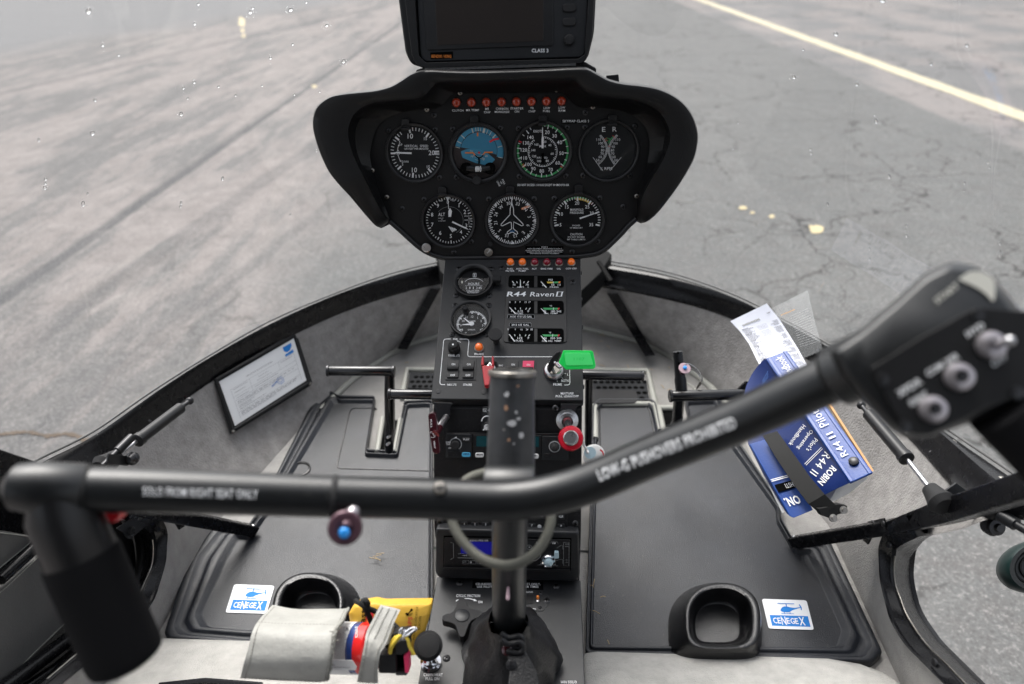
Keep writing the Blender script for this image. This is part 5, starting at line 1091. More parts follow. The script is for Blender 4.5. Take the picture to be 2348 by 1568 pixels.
for P in ([(978, 1235), (968, 1245), (968, 1285), (980, 1290), (990, 1275), (985, 1245), (978, 1235)], [(972, 1240), (975, 1210), (984, 1182)], [(978, 1292), (990, 1325), (1003, 1352)]): ik.path(zs(K_, P), 1.2, 'white_print')
ik.poly(zs(K_, [(974, 1190), (992, 1192), (986, 1172)]), 'white_print'); ik.poly(zs(K_, [(992, 1350), (1012, 1342), (1010, 1362)]), 'white_print')
ik.build('dial_print', vs_); needle(PAN, K_(1122, 1267), K_(925, 1264), 4.4, 4.4, vs_, pts=zs(K_, [(1122, 1258), (1122, 1277), (960, 1270), (915, 1262), (960, 1254)]))
# attitude
ik = Ink(PAN, .0010); c = K_(1843, 1262); R = 262*sK*PAN.px(c)
ik.circ(c, R, 'horizon_blue', 0, -74, 103)
ci = K_(1842, 1240); Ri = 196*sK*PAN.px(ci); ik.circ(ci, Ri, 'horizon_brown'); 
def cpoly(cc, rr, pts, m):                     # polygon clipped to a circle (photo units)
    cc = Vector(cc); out = []
    for p in qspline(pts+[pts[0]], 1)[:-1]:
        v = Vector(p)-cc; out.append(tuple(cc+v*min(1, rr/max(1e-6, v.length))))
    ik.poly(out, m)
ar = lambda a0, a1, n_: [(1842+400*math.sin(rad(a)), 1240-400*math.cos(rad(a))) for a in np.linspace(a0, a1, n_)]
cpoly(ci, 196*sK, zs(K_, ar(-80, 103, 40)+[(2000, 1275), (1900, 1250), (1750, 1222)]), 'horizon_blue_deep')
cpoly(ci, 196*sK, zs(K_, [(1640, 1250), (1700, 1228), (1780, 1218), (1860, 1228), (1935, 1268), (2010, 1330), (2060, 1370), (1970, 1440), (1800, 1370), (1640, 1322)]), 'horizon_blue')
ik.circ(ci, Ri*1.012, 'horizon_brown', Ri*.985)
for a, w_ in ((-62, .0012), (-45, .0014), (-15, .0016), (-6, .0008), (0, .001), (6, .0008), (15, .003), (24, .0008), (33, .0008), (45, .0016), (75, .0010), (103, .0008), (-76, .0008)): ik.tick(c, a, R*(.80 if abs(a) > 10 else .84), R*.99, w_, 'cream_print')
ik.line(K_(1828, 1048), K_(1828, 1086), 3.6, 'orange_print'); ik.path(zs(K_, [(1955, 1148), (2000, 1122), (2056, 1112)]), 4.4, 'bright_red')
for x0, x1, y in ((1795, 1890, 1260), (1793, 1875, 1305), (1800, 1845, 1335), (1780, 1900, 1290)): ik.line(K_(x0, y), K_(x1, y+(x1-x0)*.27), .7, 'cream_print')
tK('20', 1760, 1247, 20, 34, 'cream_print', ang=12); tK('20', 1922, 1298, 22, 30, 'cream_print', ang=12); tK('10', 1770, 1301, 22, 26, 'cream_print', ang=12); tK('10', 1888, 1333, 22, 28, 'cream_print', ang=12)
ik.build('dial_print', ai_); ik = Ink(PAN, .0030)
ik.path(zs(K_, [(1692, 1264), (1780, 1264), (1800, 1290)]), 3, 'orange_print'); ik.path(zs(K_, [(1990, 1258), (1905, 1258), (1888, 1285)]), 3, 'orange_print'); ik.path(qspline(zs(K_, [(1800, 1290), (1820, 1308), (1843, 1315), (1870, 1308), (1888, 1285)]), 4), 2.4, 'well_black'); ik.line(K_(1843, 1315), K_(1843, 1380), 3.6, 'well_black'); ik.circ(K_(1843, 1262), .0016, 'bright_red')
ik.build('aircraft_symbol', ai_)
mb = MB(); a, b = PAN.at(K_(1712, 1425), .005), PAN.at(K_(1962, 1422), .005); m_ = PAN.at(K_(1838, 1442), .005); mb.tube([a, m_, b], .0052, 14, smooth=6); inc = obj('slip_tube', mb, 'plastic_black', ai_)
for a_ in (1708, 1962): mb = MB(); mb.lathe(PAN.at(K_(a_, 1425), -.001), PAN.n, [(.0085, 0), (.0085, .008), (.006, .010), (1e-6, .010)], 18); obj('tube_end', mb, 'well_black', ai_)
mb = MB(); mb.ball(PAN.at(K_(1832, 1437), .008), .0042, 14); obj('slip_ball', mb, 'ivory_button', ai_)
ik = Ink(PAN, .0115); ik.path(qspline(zs(K_, [(1812, 1408), (1805, 1435), (1812, 1468)]), 3), 1.5, 'white_print'); ik.path(qspline(zs(K_, [(1858, 1404), (1864, 1435), (1858, 1466)]), 3), 1.5, 'white_print'); ik.build('tube_mark', ai_)
knob(PAN, A_(1003, 1052), [(8.5, 0), (8.5, 9), (10, 11), (10, 20), (8, 22), (0, 22)], 'rubber_black', ai_, 'caging_knob')
# airspeed
ik = Ink(PAN, .0011); c = L_(528, 1245); k = PAN.px(c)*sK; R = 277*k
ik.circ(c, R, 'green_print', R-20*k, 0, 285); ik.circ(c, R, 'red_print', R-34*k, 291, 294); ik.circ(c, R*.99, 'red_print', R-30*k, 128, 131)
ik = ik; 
for i, (v, a) in enumerate(((20, 13), (30, 35), (40, 64), (50, 95), (60, 125), (70, 158), (80, 183), (90, 209), (100, 233), (110, 254), (120, 277), (130, 299), (140, 321))):
    if v != 130: ik.tick(c, a, R-44*k, R, .0013, 'white_print')
for a in (5, 24, 49, 80, 111, 142, 171, 196, 222, 245, 266, 288, 309, 331): ik.tick(c, a, R-26*k, R, .0010, 'white_print')
for x in (0, 3, 6): ik.tick(c, 231+x, R-36*k, R-8*k, .0008, 'orange_print')
for s, a, b, h in (('20', 577, 1043, 40), ('30', 655, 1083, 40), ('40', 708, 1152, 42), ('50', 729, 1268, 38), ('60', 688, 1371, 38), ('70', 612, 1443, 38), ('80', 518, 1458, 38), ('90', 428, 1433, 38), ('100', 378, 1387, 38), ('110', 329, 1319, 38), ('120', 327, 1233, 38), ('130', 351, 1158, 38), ('140', 398, 1098, 38)): tL(s, a, b, h)
tL('KNOTS', 476, 1033, 28, 94); tL('MPH', 527, 1193, 26, 68); tL('AIRSPEED', 521, 1316, 20, 116)
for s, a, b in (('20', 551, 1145), ('40', 604, 1182), ('60', 629, 1273), ('80', 577, 1350), ('100', 490, 1352), ('120', 437, 1300), ('140', 428, 1236), ('160', 461, 1175)): tL(s, a, b, 25)
c2 = L_(527, 1252); r2 = 158*k; ik.circ(c2, r2, 'white_print', r2-3.5*k, 5, 322)
for i in range(43): ik.tick(c2, 5+i*7.55, r2-(26 if i % 5 == 0 else 18)*k, r2, .0008, 'white_print')
ik.build('dial_print', as_); needle(PAN, L_(527, 1215), L_(527, 985), 4, 1, as_, pts=zs(L_, [(517, 1215), (537, 1215), (539, 1120), (532, 1085), (530, 1000), (526, 985), (522, 1000), (521, 1085), (515, 1120)]), h=.0026)
ik = Ink(PAN, .0022); ik.poly(zs(L_, [(516, 1225), (540, 1225), (544, 1380), (512, 1380)]), 'well_black'); ik.circ(L_(527, 1247), .003, 'dial_black'); ik.build('needle_tail', as_)
# tachometer
ik = Ink(PAN, .0011); tL('E', 1181, 1013, 50, 36, bold=.0); tL('R', 1297, 1011, 50, 44, bold=.0)
Lx = [(1150, 1072), (1172, 1098), (1195, 1130), (1212, 1165), (1221, 1205), (1222, 1240), (1214, 1275), (1195, 1315), (1165, 1355), (1128, 1390)]; Rx = [(1318, 1070), (1290, 1098), (1262, 1135), (1242, 1170), (1230, 1205), (1227, 1240), (1232, 1280), (1248, 1320), (1270, 1360), (1290, 1388)]
for L0, s in ((Lx, -1), (Rx, 1)):
    sp_ = spline([Vector((*p, 0)) for p in L0], 6)
    for j in range(0, len(sp_)-1, 1):
        d = (sp_[j+1]-sp_[j]).normalized(); nn_ = Vector((-d.y, d.x, 0)); nn_ = nn_ if nn_.x*s > 0 else -nn_; l = 30 if j % 9 == 4 else 20; a = sp_[j]; b = a+nn_*l; ik.line(K_(a.x, a.y) if 0 else L_(a.x, a.y), L_(b.x, b.y), .55, 'white_print')
    ik.path([L_(p.x, p.y) for p in sp_], .5, 'white_print')
    for v, a, b in (('110', (1127, 1333), 1123), ('100', (1150, 1306), 1162), ('90', (1169, 1282), 1199), ('80', (1169, 1274), 1236), ('70', (1163, 1276), 1272), ('60', (1143, 1290), 1308), ('50', (1116, 1313), 1343)): tL(v, a[0 if s < 0 else 1], b, 27, bold=-.004)
ik.path(zs(L_, [(1195, 1108), (1225, 1145), (1248, 1112), (1205, 1105)]), 1.6, 'green_print'); ik.path(zs(L_, [(1285, 1085), (1250, 1125), (1232, 1165)]), 2, 'green_print'); ik.line(L_(1180, 1122), L_(1215, 1105), 1.2, 'red_print'); ik.line(L_(1190, 1142), L_(1222, 1128), 1.2, 'red_print'); ik.line(L_(1275, 1078), L_(1305, 1105), 1.4, 'red_print'); ik.line(L_(1228, 1190), L_(1250, 1200), 1.2, 'red_print')
tL('% RPM', 1205, 1432, 30, 128, bold=-.004); ik.build('dial_print', rp_)
needle(PAN, L_(1167, 1455), L_(1064, 1310), .9, .7, rp_); needle(PAN, L_(1247, 1455), L_(1368, 1310), .9, .7, rp_)
# altimeter
ik = Ink(PAN, .0011); c = M_(482, 594); k = PAN.px(c)*sM; R = 228*k
for i in range(50): ik.tick(c, i*7.2-2, R-(30 if i % 5 == 0 else 19)*k, R, .0014 if i % 5 == 0 else .0009, 'white_print')
for s, a, b, h in (('0', 468, 412, 36), ('1', 577, 443, 40), ('2', 634, 508, 42), ('3', 648, 642, 38), ('4', 596, 705, 36), ('5', 497, 745, 38), ('6', 394, 714, 38), ('7', 316, 633, 38), ('8', 314, 535, 38), ('9', 370, 447, 38)): tM(s, a, b, h)
tM('ALT', 407, 533, 32, 64); tM('CALIBRATED', 398, 570, 8, 52); tM('TO', 410, 583, 8, 16); tM('20 000 FEET', 410, 597, 8, 70); tM('100', 404, 398, 16, 28, ang=-14); tM('FEET', 518, 395, 16, 42, ang=12)
ik.poly(zs(M_, [(444, 362), (490, 362), (467, 402)]), 'white_print'); ik.path([(M_(482, 594)[0]+math.sin(a)*32, M_(482, 594)[1]-math.cos(a)*32) for a in np.linspace(-.9, 2.6, 24)], .5, 'grey_print')
for j in range(7): y = 548+j*13; ik.line(M_(668, y), M_(704 if j == 2 or j == 3 else 680, y), .8, 'white_print')
tM('1013', 648, 549, 12, 36); tM('1020', 648, 588, 12, 34)
for j in range(4): ik.line(M_(478+j*17, 650+j*6), M_(508+j*13, 705-j*3) if 0 else M_(516+j*12, 704-j*6), 2.2, 'white_print')
ik.build('dial_print', al_)
needle(PAN, M_(500, 600), M_(668, 680), 3, 2, al_, pts=zs(M_, [(514, 598), (508, 612), (640, 672), (672, 682), (648, 662)])); needle(PAN, M_(490, 560), M_(470, 380), 3, 1, al_, h=.0030, pts=zs(M_, [(474, 556), (500, 556), (508, 500), (489, 468), (473, 500), (474, 556)][:-1])); needle(PAN, M_(476, 480), M_(469, 378), 1.3, .8, al_, h=.0034)
knob(PAN, M_(258, 858), [(10.5, 0), (10.5, 8), (9, 9), (0, 9)], 'plastic_black', al_, 'setting_knob'); mb = MB(); c = PAN.at(M_(258, 858), .0085); mb.lathe(c, PAN.n, [(.0070, 0), (.0072, .0006), (.0064, .0008), (.0063, .0003)], 28); obj('knob_rim', mb, 'steel', al_)
# heading
ik = Ink(PAN, .0011); c = M_(1097, 593); k = PAN.px(c)*sM; R = 236*k
for i in range(72): ik.tick(c, i*5+1.5, R-(36 if i % 2 == 0 else 24)*k, R, .0013, 'white_print')
for a in (45, 90, 135, 180, 225, 270, 315):
    cu, cv = PAN.uv(c); t_ = rad(a); 
    P = [(R-2*k, -.09), (R-2*k, .09), (R-34*k, 0)]; ik.mb.add([PAN.P(cu+math.sin(t_+b)*r, cv+math.cos(t_+b)*r, ik.lift()) for r, b in P], [(0, 1, 2)], ik.mi('white_print'))
for s, a, b, an in (('30', 1062, 424, -12), ('33', 1152, 430, 14), ('N', 1230, 485, 45), ('3', 1264, 557, 75), ('6', 1253, 641, 105), ('E', 1207, 711, 128), ('12', 1124, 744, 165), ('15', 1043, 740, 192), ('S', 973, 692, 228), ('21', 936, 617, 262), ('24', 939, 532, 290), ('W', 987, 463, 318)): tM(s, a, b, 32, ang=an)
pl9 = [(1092, 372), (1092, 430), (1078, 475), (1076, 535), (990, 628), (988, 642), (1002, 645), (1078, 608), (1088, 612), (1092, 672), (1050, 705), (1046, 722), (1062, 722), (1098, 704), (1138, 728), (1152, 722), (1148, 705), (1108, 672), (1112, 605), (1190, 645), (1206, 640), (1202, 625), (1112, 535), (1110, 475), (1096, 430)]
ik.path(zs(M_, pl9), 1.7, 'white_print', close=True); ik.line(M_(1092, 366), M_(1093, 440), 1.8, 'white_print'); tM('ELEC', 1101, 697, 16, 44, 'blue_print')
ik.poly(zs(M_, [(1185, 470), (1240, 450), (1275, 445), (1278, 460), (1220, 480), (1190, 488)]), 'orange_print')
for j in range(5): ik.line(M_(1196+j*16, 484-j*5), M_(1206+j*16, 462-j*4), .9, 'white_print')
ik.circ(c, .0028, 'dial_grey'); ik.build('dial_print', hi_)
knob(PAN, M_(885, 815), [(5, 0), (5, 6), (0, 6)], 'rubber_black', hi_, 'knob_shaft'); kn = knob(PAN, M_(868, 896), [(9.5, 2), (9.5, 9), (8.5, 10), (0, 10)], 'worn_steel', hi_, 'push_knob'); ik = Ink(PAN, 10.4*PAN.px(M_(868, 896))); tM('PUSH', 868, 896, 14, 44, ang=-52); ik.build('lettering', kn)
# manifold
ik = Ink(PAN, .0011); c = M_(1733, 588); k = PAN.px(c)*sM; R = 228*k
ik.circ(c, R, 'green_print', R-16*k, -33, 0); ik.circ(c, R-13*k, 'green_print', R-25*k, -33, 24) if 0 else None; ik.circ(c, R, 'green_print', R-12*k, 0, 24); ik.circ(c, R-12*k, 'yellow_print', R-32*k, -5, 38); ik.circ(c, R, 'red_print', R-28*k, 40, 43)
for i in range(31):
    a = -104+i*6.93; mj = i % 5 == 0; ik.tick(c, a, R-(42 if mj else 26)*k, R, .0026 if mj else .0012, 'white_print')
for s, a, b, h in (('5', 1570, 635, 32), ('10', 1576, 529, 34), ('15', 1633, 460, 34), ('20', 1732, 422, 34), ('25', 1832, 458, 34), ('30', 1876, 520, 32), ('35', 1871, 633, 32)): tM(s, a, b, h)
for s, b, h, w_ in (('MANIFOLD', 487, 24, 128), ('PRESSURE', 516, 22, 134), ('INCHES', 641, 14, 74), ('OF MERCURY', 664, 14, 124), ('CAUTION', 727, 22, 118), ('DO NOT EXCEED', 754, 15, 164), ('MP TABLE LIMITS', 778, 15, 176)): tM(s, 1730 if h > 20 and b < 700 else 1724, b, h, w_)
ik.build('dial_print', mp_); needle(PAN, M_(1758, 572), M_(1950, 508), 3.6, 1.2, mp_)
# post lights over the gauges
for a, b, w_, h_ in ((583, 722, 46, 56), (985, 700, 46, 50), (1385, 700, 46, 50), (1795, 698, 50, 54), (798, 1115, 46, 42), (1196, 1112, 46, 42), (1596, 1106, 46, 48)):
    mb = MB(); P = rnd(zs(A_, [(a-w_/2, b+h_/2), (a-w_/2, b-h_/2), (a+w_/2, b-h_/2), (a+w_/2, b+h_/2)]), 6, 4); mb.pp(PAN, P, 0, .006); P = zs(A_, [(a-w_/2-2, b+h_/2-2), (a+w_/2+2, b+h_/2-2), (a+w_/2+2, b+h_/2+12), (a-w_/2-2, b+h_/2+12)]); mb.pp(PAN, P, .006, .010); obj('post_light', mb, 'plastic_black', pod_, bevel=.001)
ik = Ink(PAN, .0006)
def tA(s, a, b, h, w=None, m='white_print', bold=.012, ang=0): ik.text(s, A_(a, b), h*.39047, m, wp=w*.39047 if w else None, bold=bold, ang=ang)
for P in ([(1285, 1446), (1507, 1444), (1506, 1494), (1283, 1496)], [(1494, 703), (1660, 700), (1660, 722), (1494, 726)]): ik.poly(zs(A_, P), 'well_black')
ik.circ(A_(1139, 1071), 27*.39047*PAN.px(A_(1139, 1071)), 'dial_grey'); tA('PULL', 1156, 1068, 10, 32, ang=62); tA('TO', 1141, 1073, 10, 16, ang=40); tA('CAGE', 1126, 1078, 10, 34, ang=62)
tA('DO NOT EXCEED 110 KIAS EXCEPT IN SMOOTH AIR', 1389, 1086, 13, 302); tA('SKYMAP CLASS 3', 1580, 711, 15, 154, bold=-.002)
for s, b, w_ in (('CLASS 3', 1450, 38), ('RADIO EQUIPMENT DESIGNATED AS CLASS 3', 1460.5, 202), ('IS NOT APPROVED FOR USE IN CIRCUMSTANCES', 1470.5, 220), ('WHERE A LEAGAL REQUIREMENT EXISTS FOR', 1480, 208), ('THE CARRIAGE OF RADIO EQUIPMENT', 1489, 172)): tA(s, 1396, b, 6.6, w_)
ik.build('lettering', pod_); ik = Ink(PAN, .0018)
for s, a, b, w_ in (('CLUTCH', 887, 649, 66), ('MR TEMP', 974, 647, 76), ('MR', 1059, 640, 22), ('CHIP', 1060, 659, 38), ('CARBON', 1147, 638, 72), ('MONOXIDE', 1147, 657, 86), ('STARTER', 1234, 637, 76), ('ON', 1234, 655, 26), ('TR', 1323, 635, 22), ('CHIP', 1322, 654, 40), ('LOW', 1410, 634, 38), ('FUEL', 1409, 652, 42), ('LOW', 1498, 632, 38), ('RPM', 1498, 650, 38)): tA(s, a, b, 12.5, w_, bold=.006)
ik.build('lamp_lettering', pod_)

# ================================================================ MOVING MAP DISPLAY ABOVE THE POD
GPL = Plane(at((1140, 150), D=1.0), (0, -math.cos(rad(12)), math.sin(rad(12))))
gd = thing('map_display', at((1140, 150), D=1.0), 'black moving map display with a dark screen and three buttons, mounted above the instrument pod', 'display')
def gp_(pts, h0, h1, name, m, r=0, bev=.0006): P = zs(A_, pts); P = rnd(P, r, 5) if r else P; mb = MB(); mb.pp(GPL, P, h0, h1); return obj(name, mb, m, gd, bevel=bev, seg=3)
gp_([(572, -160), (1690, -160), (1672, 220), (1640, 352), (1610, 378), (690, 402), (660, 385), (632, 330), (600, 80)], -.075, -.004, 'display_case', 'hood_black', 14, .004)
gp_([(572, -160), (640, -160), (672, 330), (712, 372), (1590, 350), (1628, 325), (1660, -160), (1692, -160), (1672, 220), (1640, 352), (1610, 378), (690, 402), (660, 385), (632, 330), (600, 80)], -.006, .014, 'mount_frame', 'hood_black', 3, .003)
gp_([(645, -160), (1655, -160), (1640, 300), (1615, 340), (700, 366), (672, 330)], -.004, .006, 'display_bezel', 'console_black', 12, .002)
sf = gp_([(675, -160), (1448, -160), (1448, 262), (1438, 270), (718, 296), (705, 285)], .0055, .0085, 'screen_frame', 'plastic_black', 3, .001)
gp_([(745, -160), (1388, -160), (1390, 240), (768, 266)], .0080, .0092, 'screen', 'screen_brown_reflection', 2, .0003)
for b in (-30, 50, 132):
    gp_([(1502, b-26), (1582, b-28), (1582, b+22), (1502, b+24)], .005, .010, 'menu_button', 'rubber_black', 9, .0015)
kn = knob(GPL, A_(1541, 238), [(12.5, 14), (12.5, 17), (9, 22), (0, 23)], 'rubber_black', gd, 'round_button')
mb = MB(); GP2 = Plane(GPL.o+GPL.n*.0145, GPL.n); l1 = [GPL.at(q, .010) for q in zs(A_, [(690, 396), (1582, 366)])]; l2 = [GPL.at(q, .022) for q in zs(A_, [(693, 407), (1580, 377)])]; mb.loft([l1, l2, [p-UP*.002 for p in l2], [p-UP*.004 for p in l1]]); obj('metal_lip', mb, 'steel', gd)
GP3 = Plane(GPL.o+GPL.n*.0062, GPL.n); ik = Ink(GP3, .0004); ik.poly(zs(A_, [(725, 308), (858, 303), (860, 342), (728, 348)]), 'well_black'); tA('BENDIX / KING', 791, 331, 18, 116, 'orange_print'); tA('CLASS 3', 1370, 297, 22, 98, bold=.03); ik.build('lettering', gd)
# mounting neck and adhesive pad behind
mb = MB(); mb.prism([PAN.at(q, -.03) for q in zs(A_, [(640, 412), (690, 396), (1640, 366), (1700, 400), (1700, 470), (640, 470)])], -PAN.n*.08); obj('mount_bracket', mb, 'hood_black', gd, bevel=.002)
mb = MB(); mb.prism([PAN.at(q, -.05) for q in zs(A_, [(1760, 445), (1830, 438), (1836, 500), (1770, 505)])], -PAN.n*.01); obj('mount_foot', mb, 'dial_grey', gd)
# ================================================================ CYCLIC STICK WITH ITS TEETERING BAR
cy = thing('cyclic_stick', LOW.at((1165, 1470)), 'black cyclic stick with a long teetering bar, foam grip left and switch box right', 'control stick')
s0, s1, s2, s3 = at((1166, 1530), Z=.165), at((1167, 1300), D=.772), at((1170, 1085), D=.665), at((1174, 854), D=.659)
kk = lambda px, D: px*D/FPX
mb = MB(); mb.tube([s0, s1, s2, s2.lerp(s3, .2)], [.0210, .0197, .0180, .0180], 36); obj('stick_tube', mb, 'tube_black', cy)
mb = MB(); ax = (s3-s2).normalized(); rT = kk(53, .65)
mb.tube([s2, s2+ax*.001, s3-ax*.004, s3-ax*.003, s3], [rT*1.08, rT*1.08, rT*.98, rT*1.04, rT*1.04], 48); up_ = obj('stick_top', mb, 'post_grey', cy)
mb = MB(); mb.lathe(s3-ax*.006, ax, [(rT*1.05, .0035), (rT*1.06, .0045), (rT*1.05, .0075), (rT*1.02, .0082), (rT*.93, .0082), (rT*.92, .004), (1e-6, .004)], 48); obj('worn_rim', mb, 'worn_steel', up_)
rs = random.Random(11)                         # chips in the paint down the tube
mt = {0: 'ivory_button', 1: 'tan_wear', 2: 'worn_steel'}
for (qx, qy, rx, ry, mi_) in ((1173, 970, 12, 8, 0), (1161, 905, 6, 7, 0), (1183, 945, 4, 5, 0), (1160, 935, 5, 7, 1), (1194, 997, 6, 8, 0), (1166, 1008, 4, 4, 1), (1187, 885, 3, 3, 1), (1172, 1045, 4, 4, 2), (1188, 960, 6, 4, 0), (1155, 985, 3, 3, 2), (1178, 1018, 3, 4, 0)):
    mb = MB(); P = []
    for i in range(9):
        a = 2*math.pi*i/9; s = rs.uniform(.7, 1.15); q = (qx+rx*s*math.cos(a), qy+ry*s*math.sin(a)); r_ = ray(q); p0 = CAM
        # meet the tube surface
        w0 = CAM-s2; d1 = r_-ax*r_.dot(ax); d0 = w0-ax*w0.dot(ax); R_ = rT*1.045; A = d1.dot(d1); B = 2*d1.dot(d0); Cc = d0.dot(d0)-R_*R_; ds = B*B-4*A*Cc
        if ds > 0: P.append(CAM+r_*((-B-math.sqrt(ds))/(2*A)))
    if len(P) > 4: mb.add(P, [tuple(range(len(P)))[::-1]]); obj('paint_chip', mb, mt[mi_], up_)
# the bar
bq = [((150, 1120), .500), ((330, 1124), .515), ((600, 1133), .540), ((800, 1139), .556), ((960, 1142), .566), ((1070, 1146), .570), ((1160, 1147), .571), ((1250, 1136), .568), ((1350, 1108), .560), ((1480, 1052), .545), ((1700, 961), .510), ((1860, 888), .482), ((1990, 832), .462)]
bp3 = [at(q, D=d) for q, d in bq]; RB = .0168
mb = MB(); mb.tube(bp3, RB, 40, smooth=8); bar = obj('teetering_bar', mb, 'tube_black', cy)
for q, d, r_ in (((772, 1138), .5535, 1.03),):
    p = at(q, D=d); dr = (bp3[4]-bp3[2]).normalized(); mb = MB(); mb.tube([p-dr*.0045, p-dr*.0035, p-dr*.0005, p+dr*.0005], [RB, RB*1.035, RB*1.035, RB], 40); obj('bar_joint', mb, 'rubber_black', bar)
mb = MB(); p = at((1008, 1118), D=.554); n_ = (CAM-p).normalized(); n_ = (n_+UP*.55).normalized(); mb.lathe(p-n_*.001, n_, [(.0058, -.002), (.0058, .001), (.0045, .003), (1e-6, .0036)], 20); sw = obj('bar_screw', mb, 'worn_steel', bar)
mb = MB(); mb.box(p+n_*.0028, .0075, .0009, .0012, R=n_.to_track_quat('Z', 'Y').to_matrix()); mb.box(p+n_*.0028, .0009, .0075, .0012, R=n_.to_track_quat('Z', 'Y').to_matrix()); obj('screw_slot', mb, 'dark_screw', sw)
class TubeSurf:                                # print that wraps round a straight length of tube
    def __init__(s, a, b, R): s.a = a; s.ax = (b-a).normalized(); s.R = R
    def at(s, q, h=0):
        r_ = ray(q); w0 = CAM-s.a; d1 = r_-s.ax*r_.dot(s.ax); d0 = w0-s.ax*w0.dot(s.ax); R_ = s.R+h; A = d1.dot(d1); B = 2*d1.dot(d0); Cc = d0.dot(d0)-R_*R_; ds = max(0, B*B-4*A*Cc)
        return CAM+r_*((-B-math.sqrt(ds))/(2*A))
class HitS:
    def __init__(s, ob): s.t = bvh(ob)
    def at(s, q, h=0):
        p = hit(s.t, q, h); return p if p is not None else at(q, D=.55)
bs_ = HitS(bar)
ik = Ink(bs_, .0002); ik.text('SOLO FROM RIGHT SEAT ONLY', (459, 1130), 21, wp=264, ang=1.6, bold=.02); ik.build('bar_lettering', bar)
ik = Ink(bs_, .0002); ik.text('LOW-G PUSHOVERS PROHIBITED', (1528, 1029), 27, wp=338, ang=-21.5, bold=.035); ik.build('bar_lettering', bar)
# fork cheeks at the pivot
mb = MB(); pj = at((1168, 1120), D=.61); mb.lathe(pj, (1, 0, 0), [(.020, -.022), (.021, -.020), (.021, .020), (.020, .022)], 32); obj('pivot_block', mb, 'tube_black', cy)
# left grip: elbow and foam
e0, e1, e2 = at((205, 1118), D=.503), at((95, 1117), D=.490), at((150, 1215), D=.505); g0, g1 = at((188, 1280), D=.512), at((290, 1512), D=.525)
mb = MB(); mb.tube([at((189, 1120), D=.5035), at((186, 1120), D=.503), at((80, 1117), D=.488), at((40, 1116), D=.486), at((22, 1115), D=.486)], [.0178, .0186, .0186, .0165, .0095], 36); el = obj('grip_elbow', mb, 'tube_black', cy)
mb = MB(); mb.tube([at((207, 1121), D=.5045), at((188, 1121), D=.503)], .0181, 36); obj('rubber_ring', mb, 'cord_black', cy)
mb = MB(); a, b = at((118, 1125), D=.492), g0; mb.tube([a, a.lerp(b, .3), a.lerp(b, .8), b], [.0160, .0235, .0245, .0250], 32); obj('grip_neck', mb, 'plastic_black', cy)
d_ = (g1-g0).normalized(); L_g = (g1-g0).length
mb = MB(); mb.tube([g0, g0+d_*.001, g0+d_*L_g*.5, g1-d_*.008, g1, g1+d_*.004, g1+d_*.0065], [.0240, .0268, .0270, .0270, .0255, .019, .002], 44, smooth=3); obj('foam_grip', mb, 'foam_black', cy)
mb = MB(); mb.prism([at(q, D=.515) for q in rnd([(232, 1163), (274, 1165), (276, 1180), (258, 1200), (248, 1196)], 4)], CF*.012); obj('red_trigger', mb, 'bright_red', cy, bevel=.002, seg=3)
# pull pin under the bar
pn = thing('bar_pull_pin', at((793, 1212), D=.545), 'mauve washer pin with a blue button hanging under the left part of the cyclic bar', 'pin')
c = at((791, 1210), D=.530); ax2 = ((CAM-c).normalized()*.85-UP*.15).normalized(); a = at((815, 1160), D=.548)
mb = MB(); mb.tube([a, a.lerp(c, .45)], .0060, 16); mb2 = MB(); mb2.tube([a.lerp(c, .40), c], .0055, 16); obj('pin_shaft', mb, 'toggle_metal', pn); obj('pin_body', mb2, 'purple', pn)
mb = MB(); mb.lathe(c, ax2, [(.0118, -.003), (.0134, -.0015), (.0134, .0005), (.0120, .0018), (.007, .0018), (.0065, .0008), (1e-6, .0008)], 36); obj('washer', mb, 'purple', pn)
c3 = at((789, 1221), D=.526); mb = MB(); mb.lathe(c3, ax2, [(.0040, -.003), (.0042, .002), (.0030, .0036), (1e-6, .004)], 20); obj('button', mb, 'blue_dot', pn)
# right switch box
GB = Plane(at((2140, 830), D=.432), (-.06, -.80, .60), up=(at((2238, 702), D=.43)-at((2330, 850), D=.43)).normalized())
bo = rnd([(1898, 806), (1960, 765), (2050, 690), (2118, 628), (2180, 598), (2235, 608), (2300, 662), (2365, 745), (2420, 850), (2380, 905), (2240, 965), (2130, 1002), (2075, 1005), (2040, 985), (1985, 925), (1925, 862)], 14, 4)
fr = rnd([(1990, 846), (2105, 775), (2232, 706), (2420, 720), (2420, 868), (2250, 935), (2128, 996), (2095, 996), (2065, 975)], 8, 3)
mb = MB(); rows = []
cen = Vector((sum(q[0] for q in bo)/len(bo), sum(q[1] for q in bo)/len(bo)))
for h, f in ((-.034, .88), (-.028, .97), (-.019, 1.0), (-.012, .99), (-.006, .965), (-.002, .93), (.0, .89)):
    rows.append([GB.at(tuple(cen+(Vector(q)-cen)*f), h) for q in bo])
mb.loft(rows, close=True, caps=True); bx = obj('switch_box', mb, 'tube_black', cy, sharp=80)
mb = MB(); cq = Vector((2185, 850)); mb.prism([GB.at(q, .0003) for q in fr], GB.n*.0022); fp = obj('box_face', mb, 'panel_black', cy, bevel=.0006)
mb = MB(); a, b = at((1905, 868), D=.475), at((2010, 822), D=.452); mb.tube([a, a.lerp(b, .15), b], [RB*1.02, RB*1.28, RB*1.30], 36); obj('box_collar', mb, 'tube_black', cy)
mb = MB(); a, b = GB.at((2285, 940), -.012), GB.at((2460, 1120), -.03); mb.tube([a, b], .018, 32); obj('right_grip', mb, 'foam_black', cy)
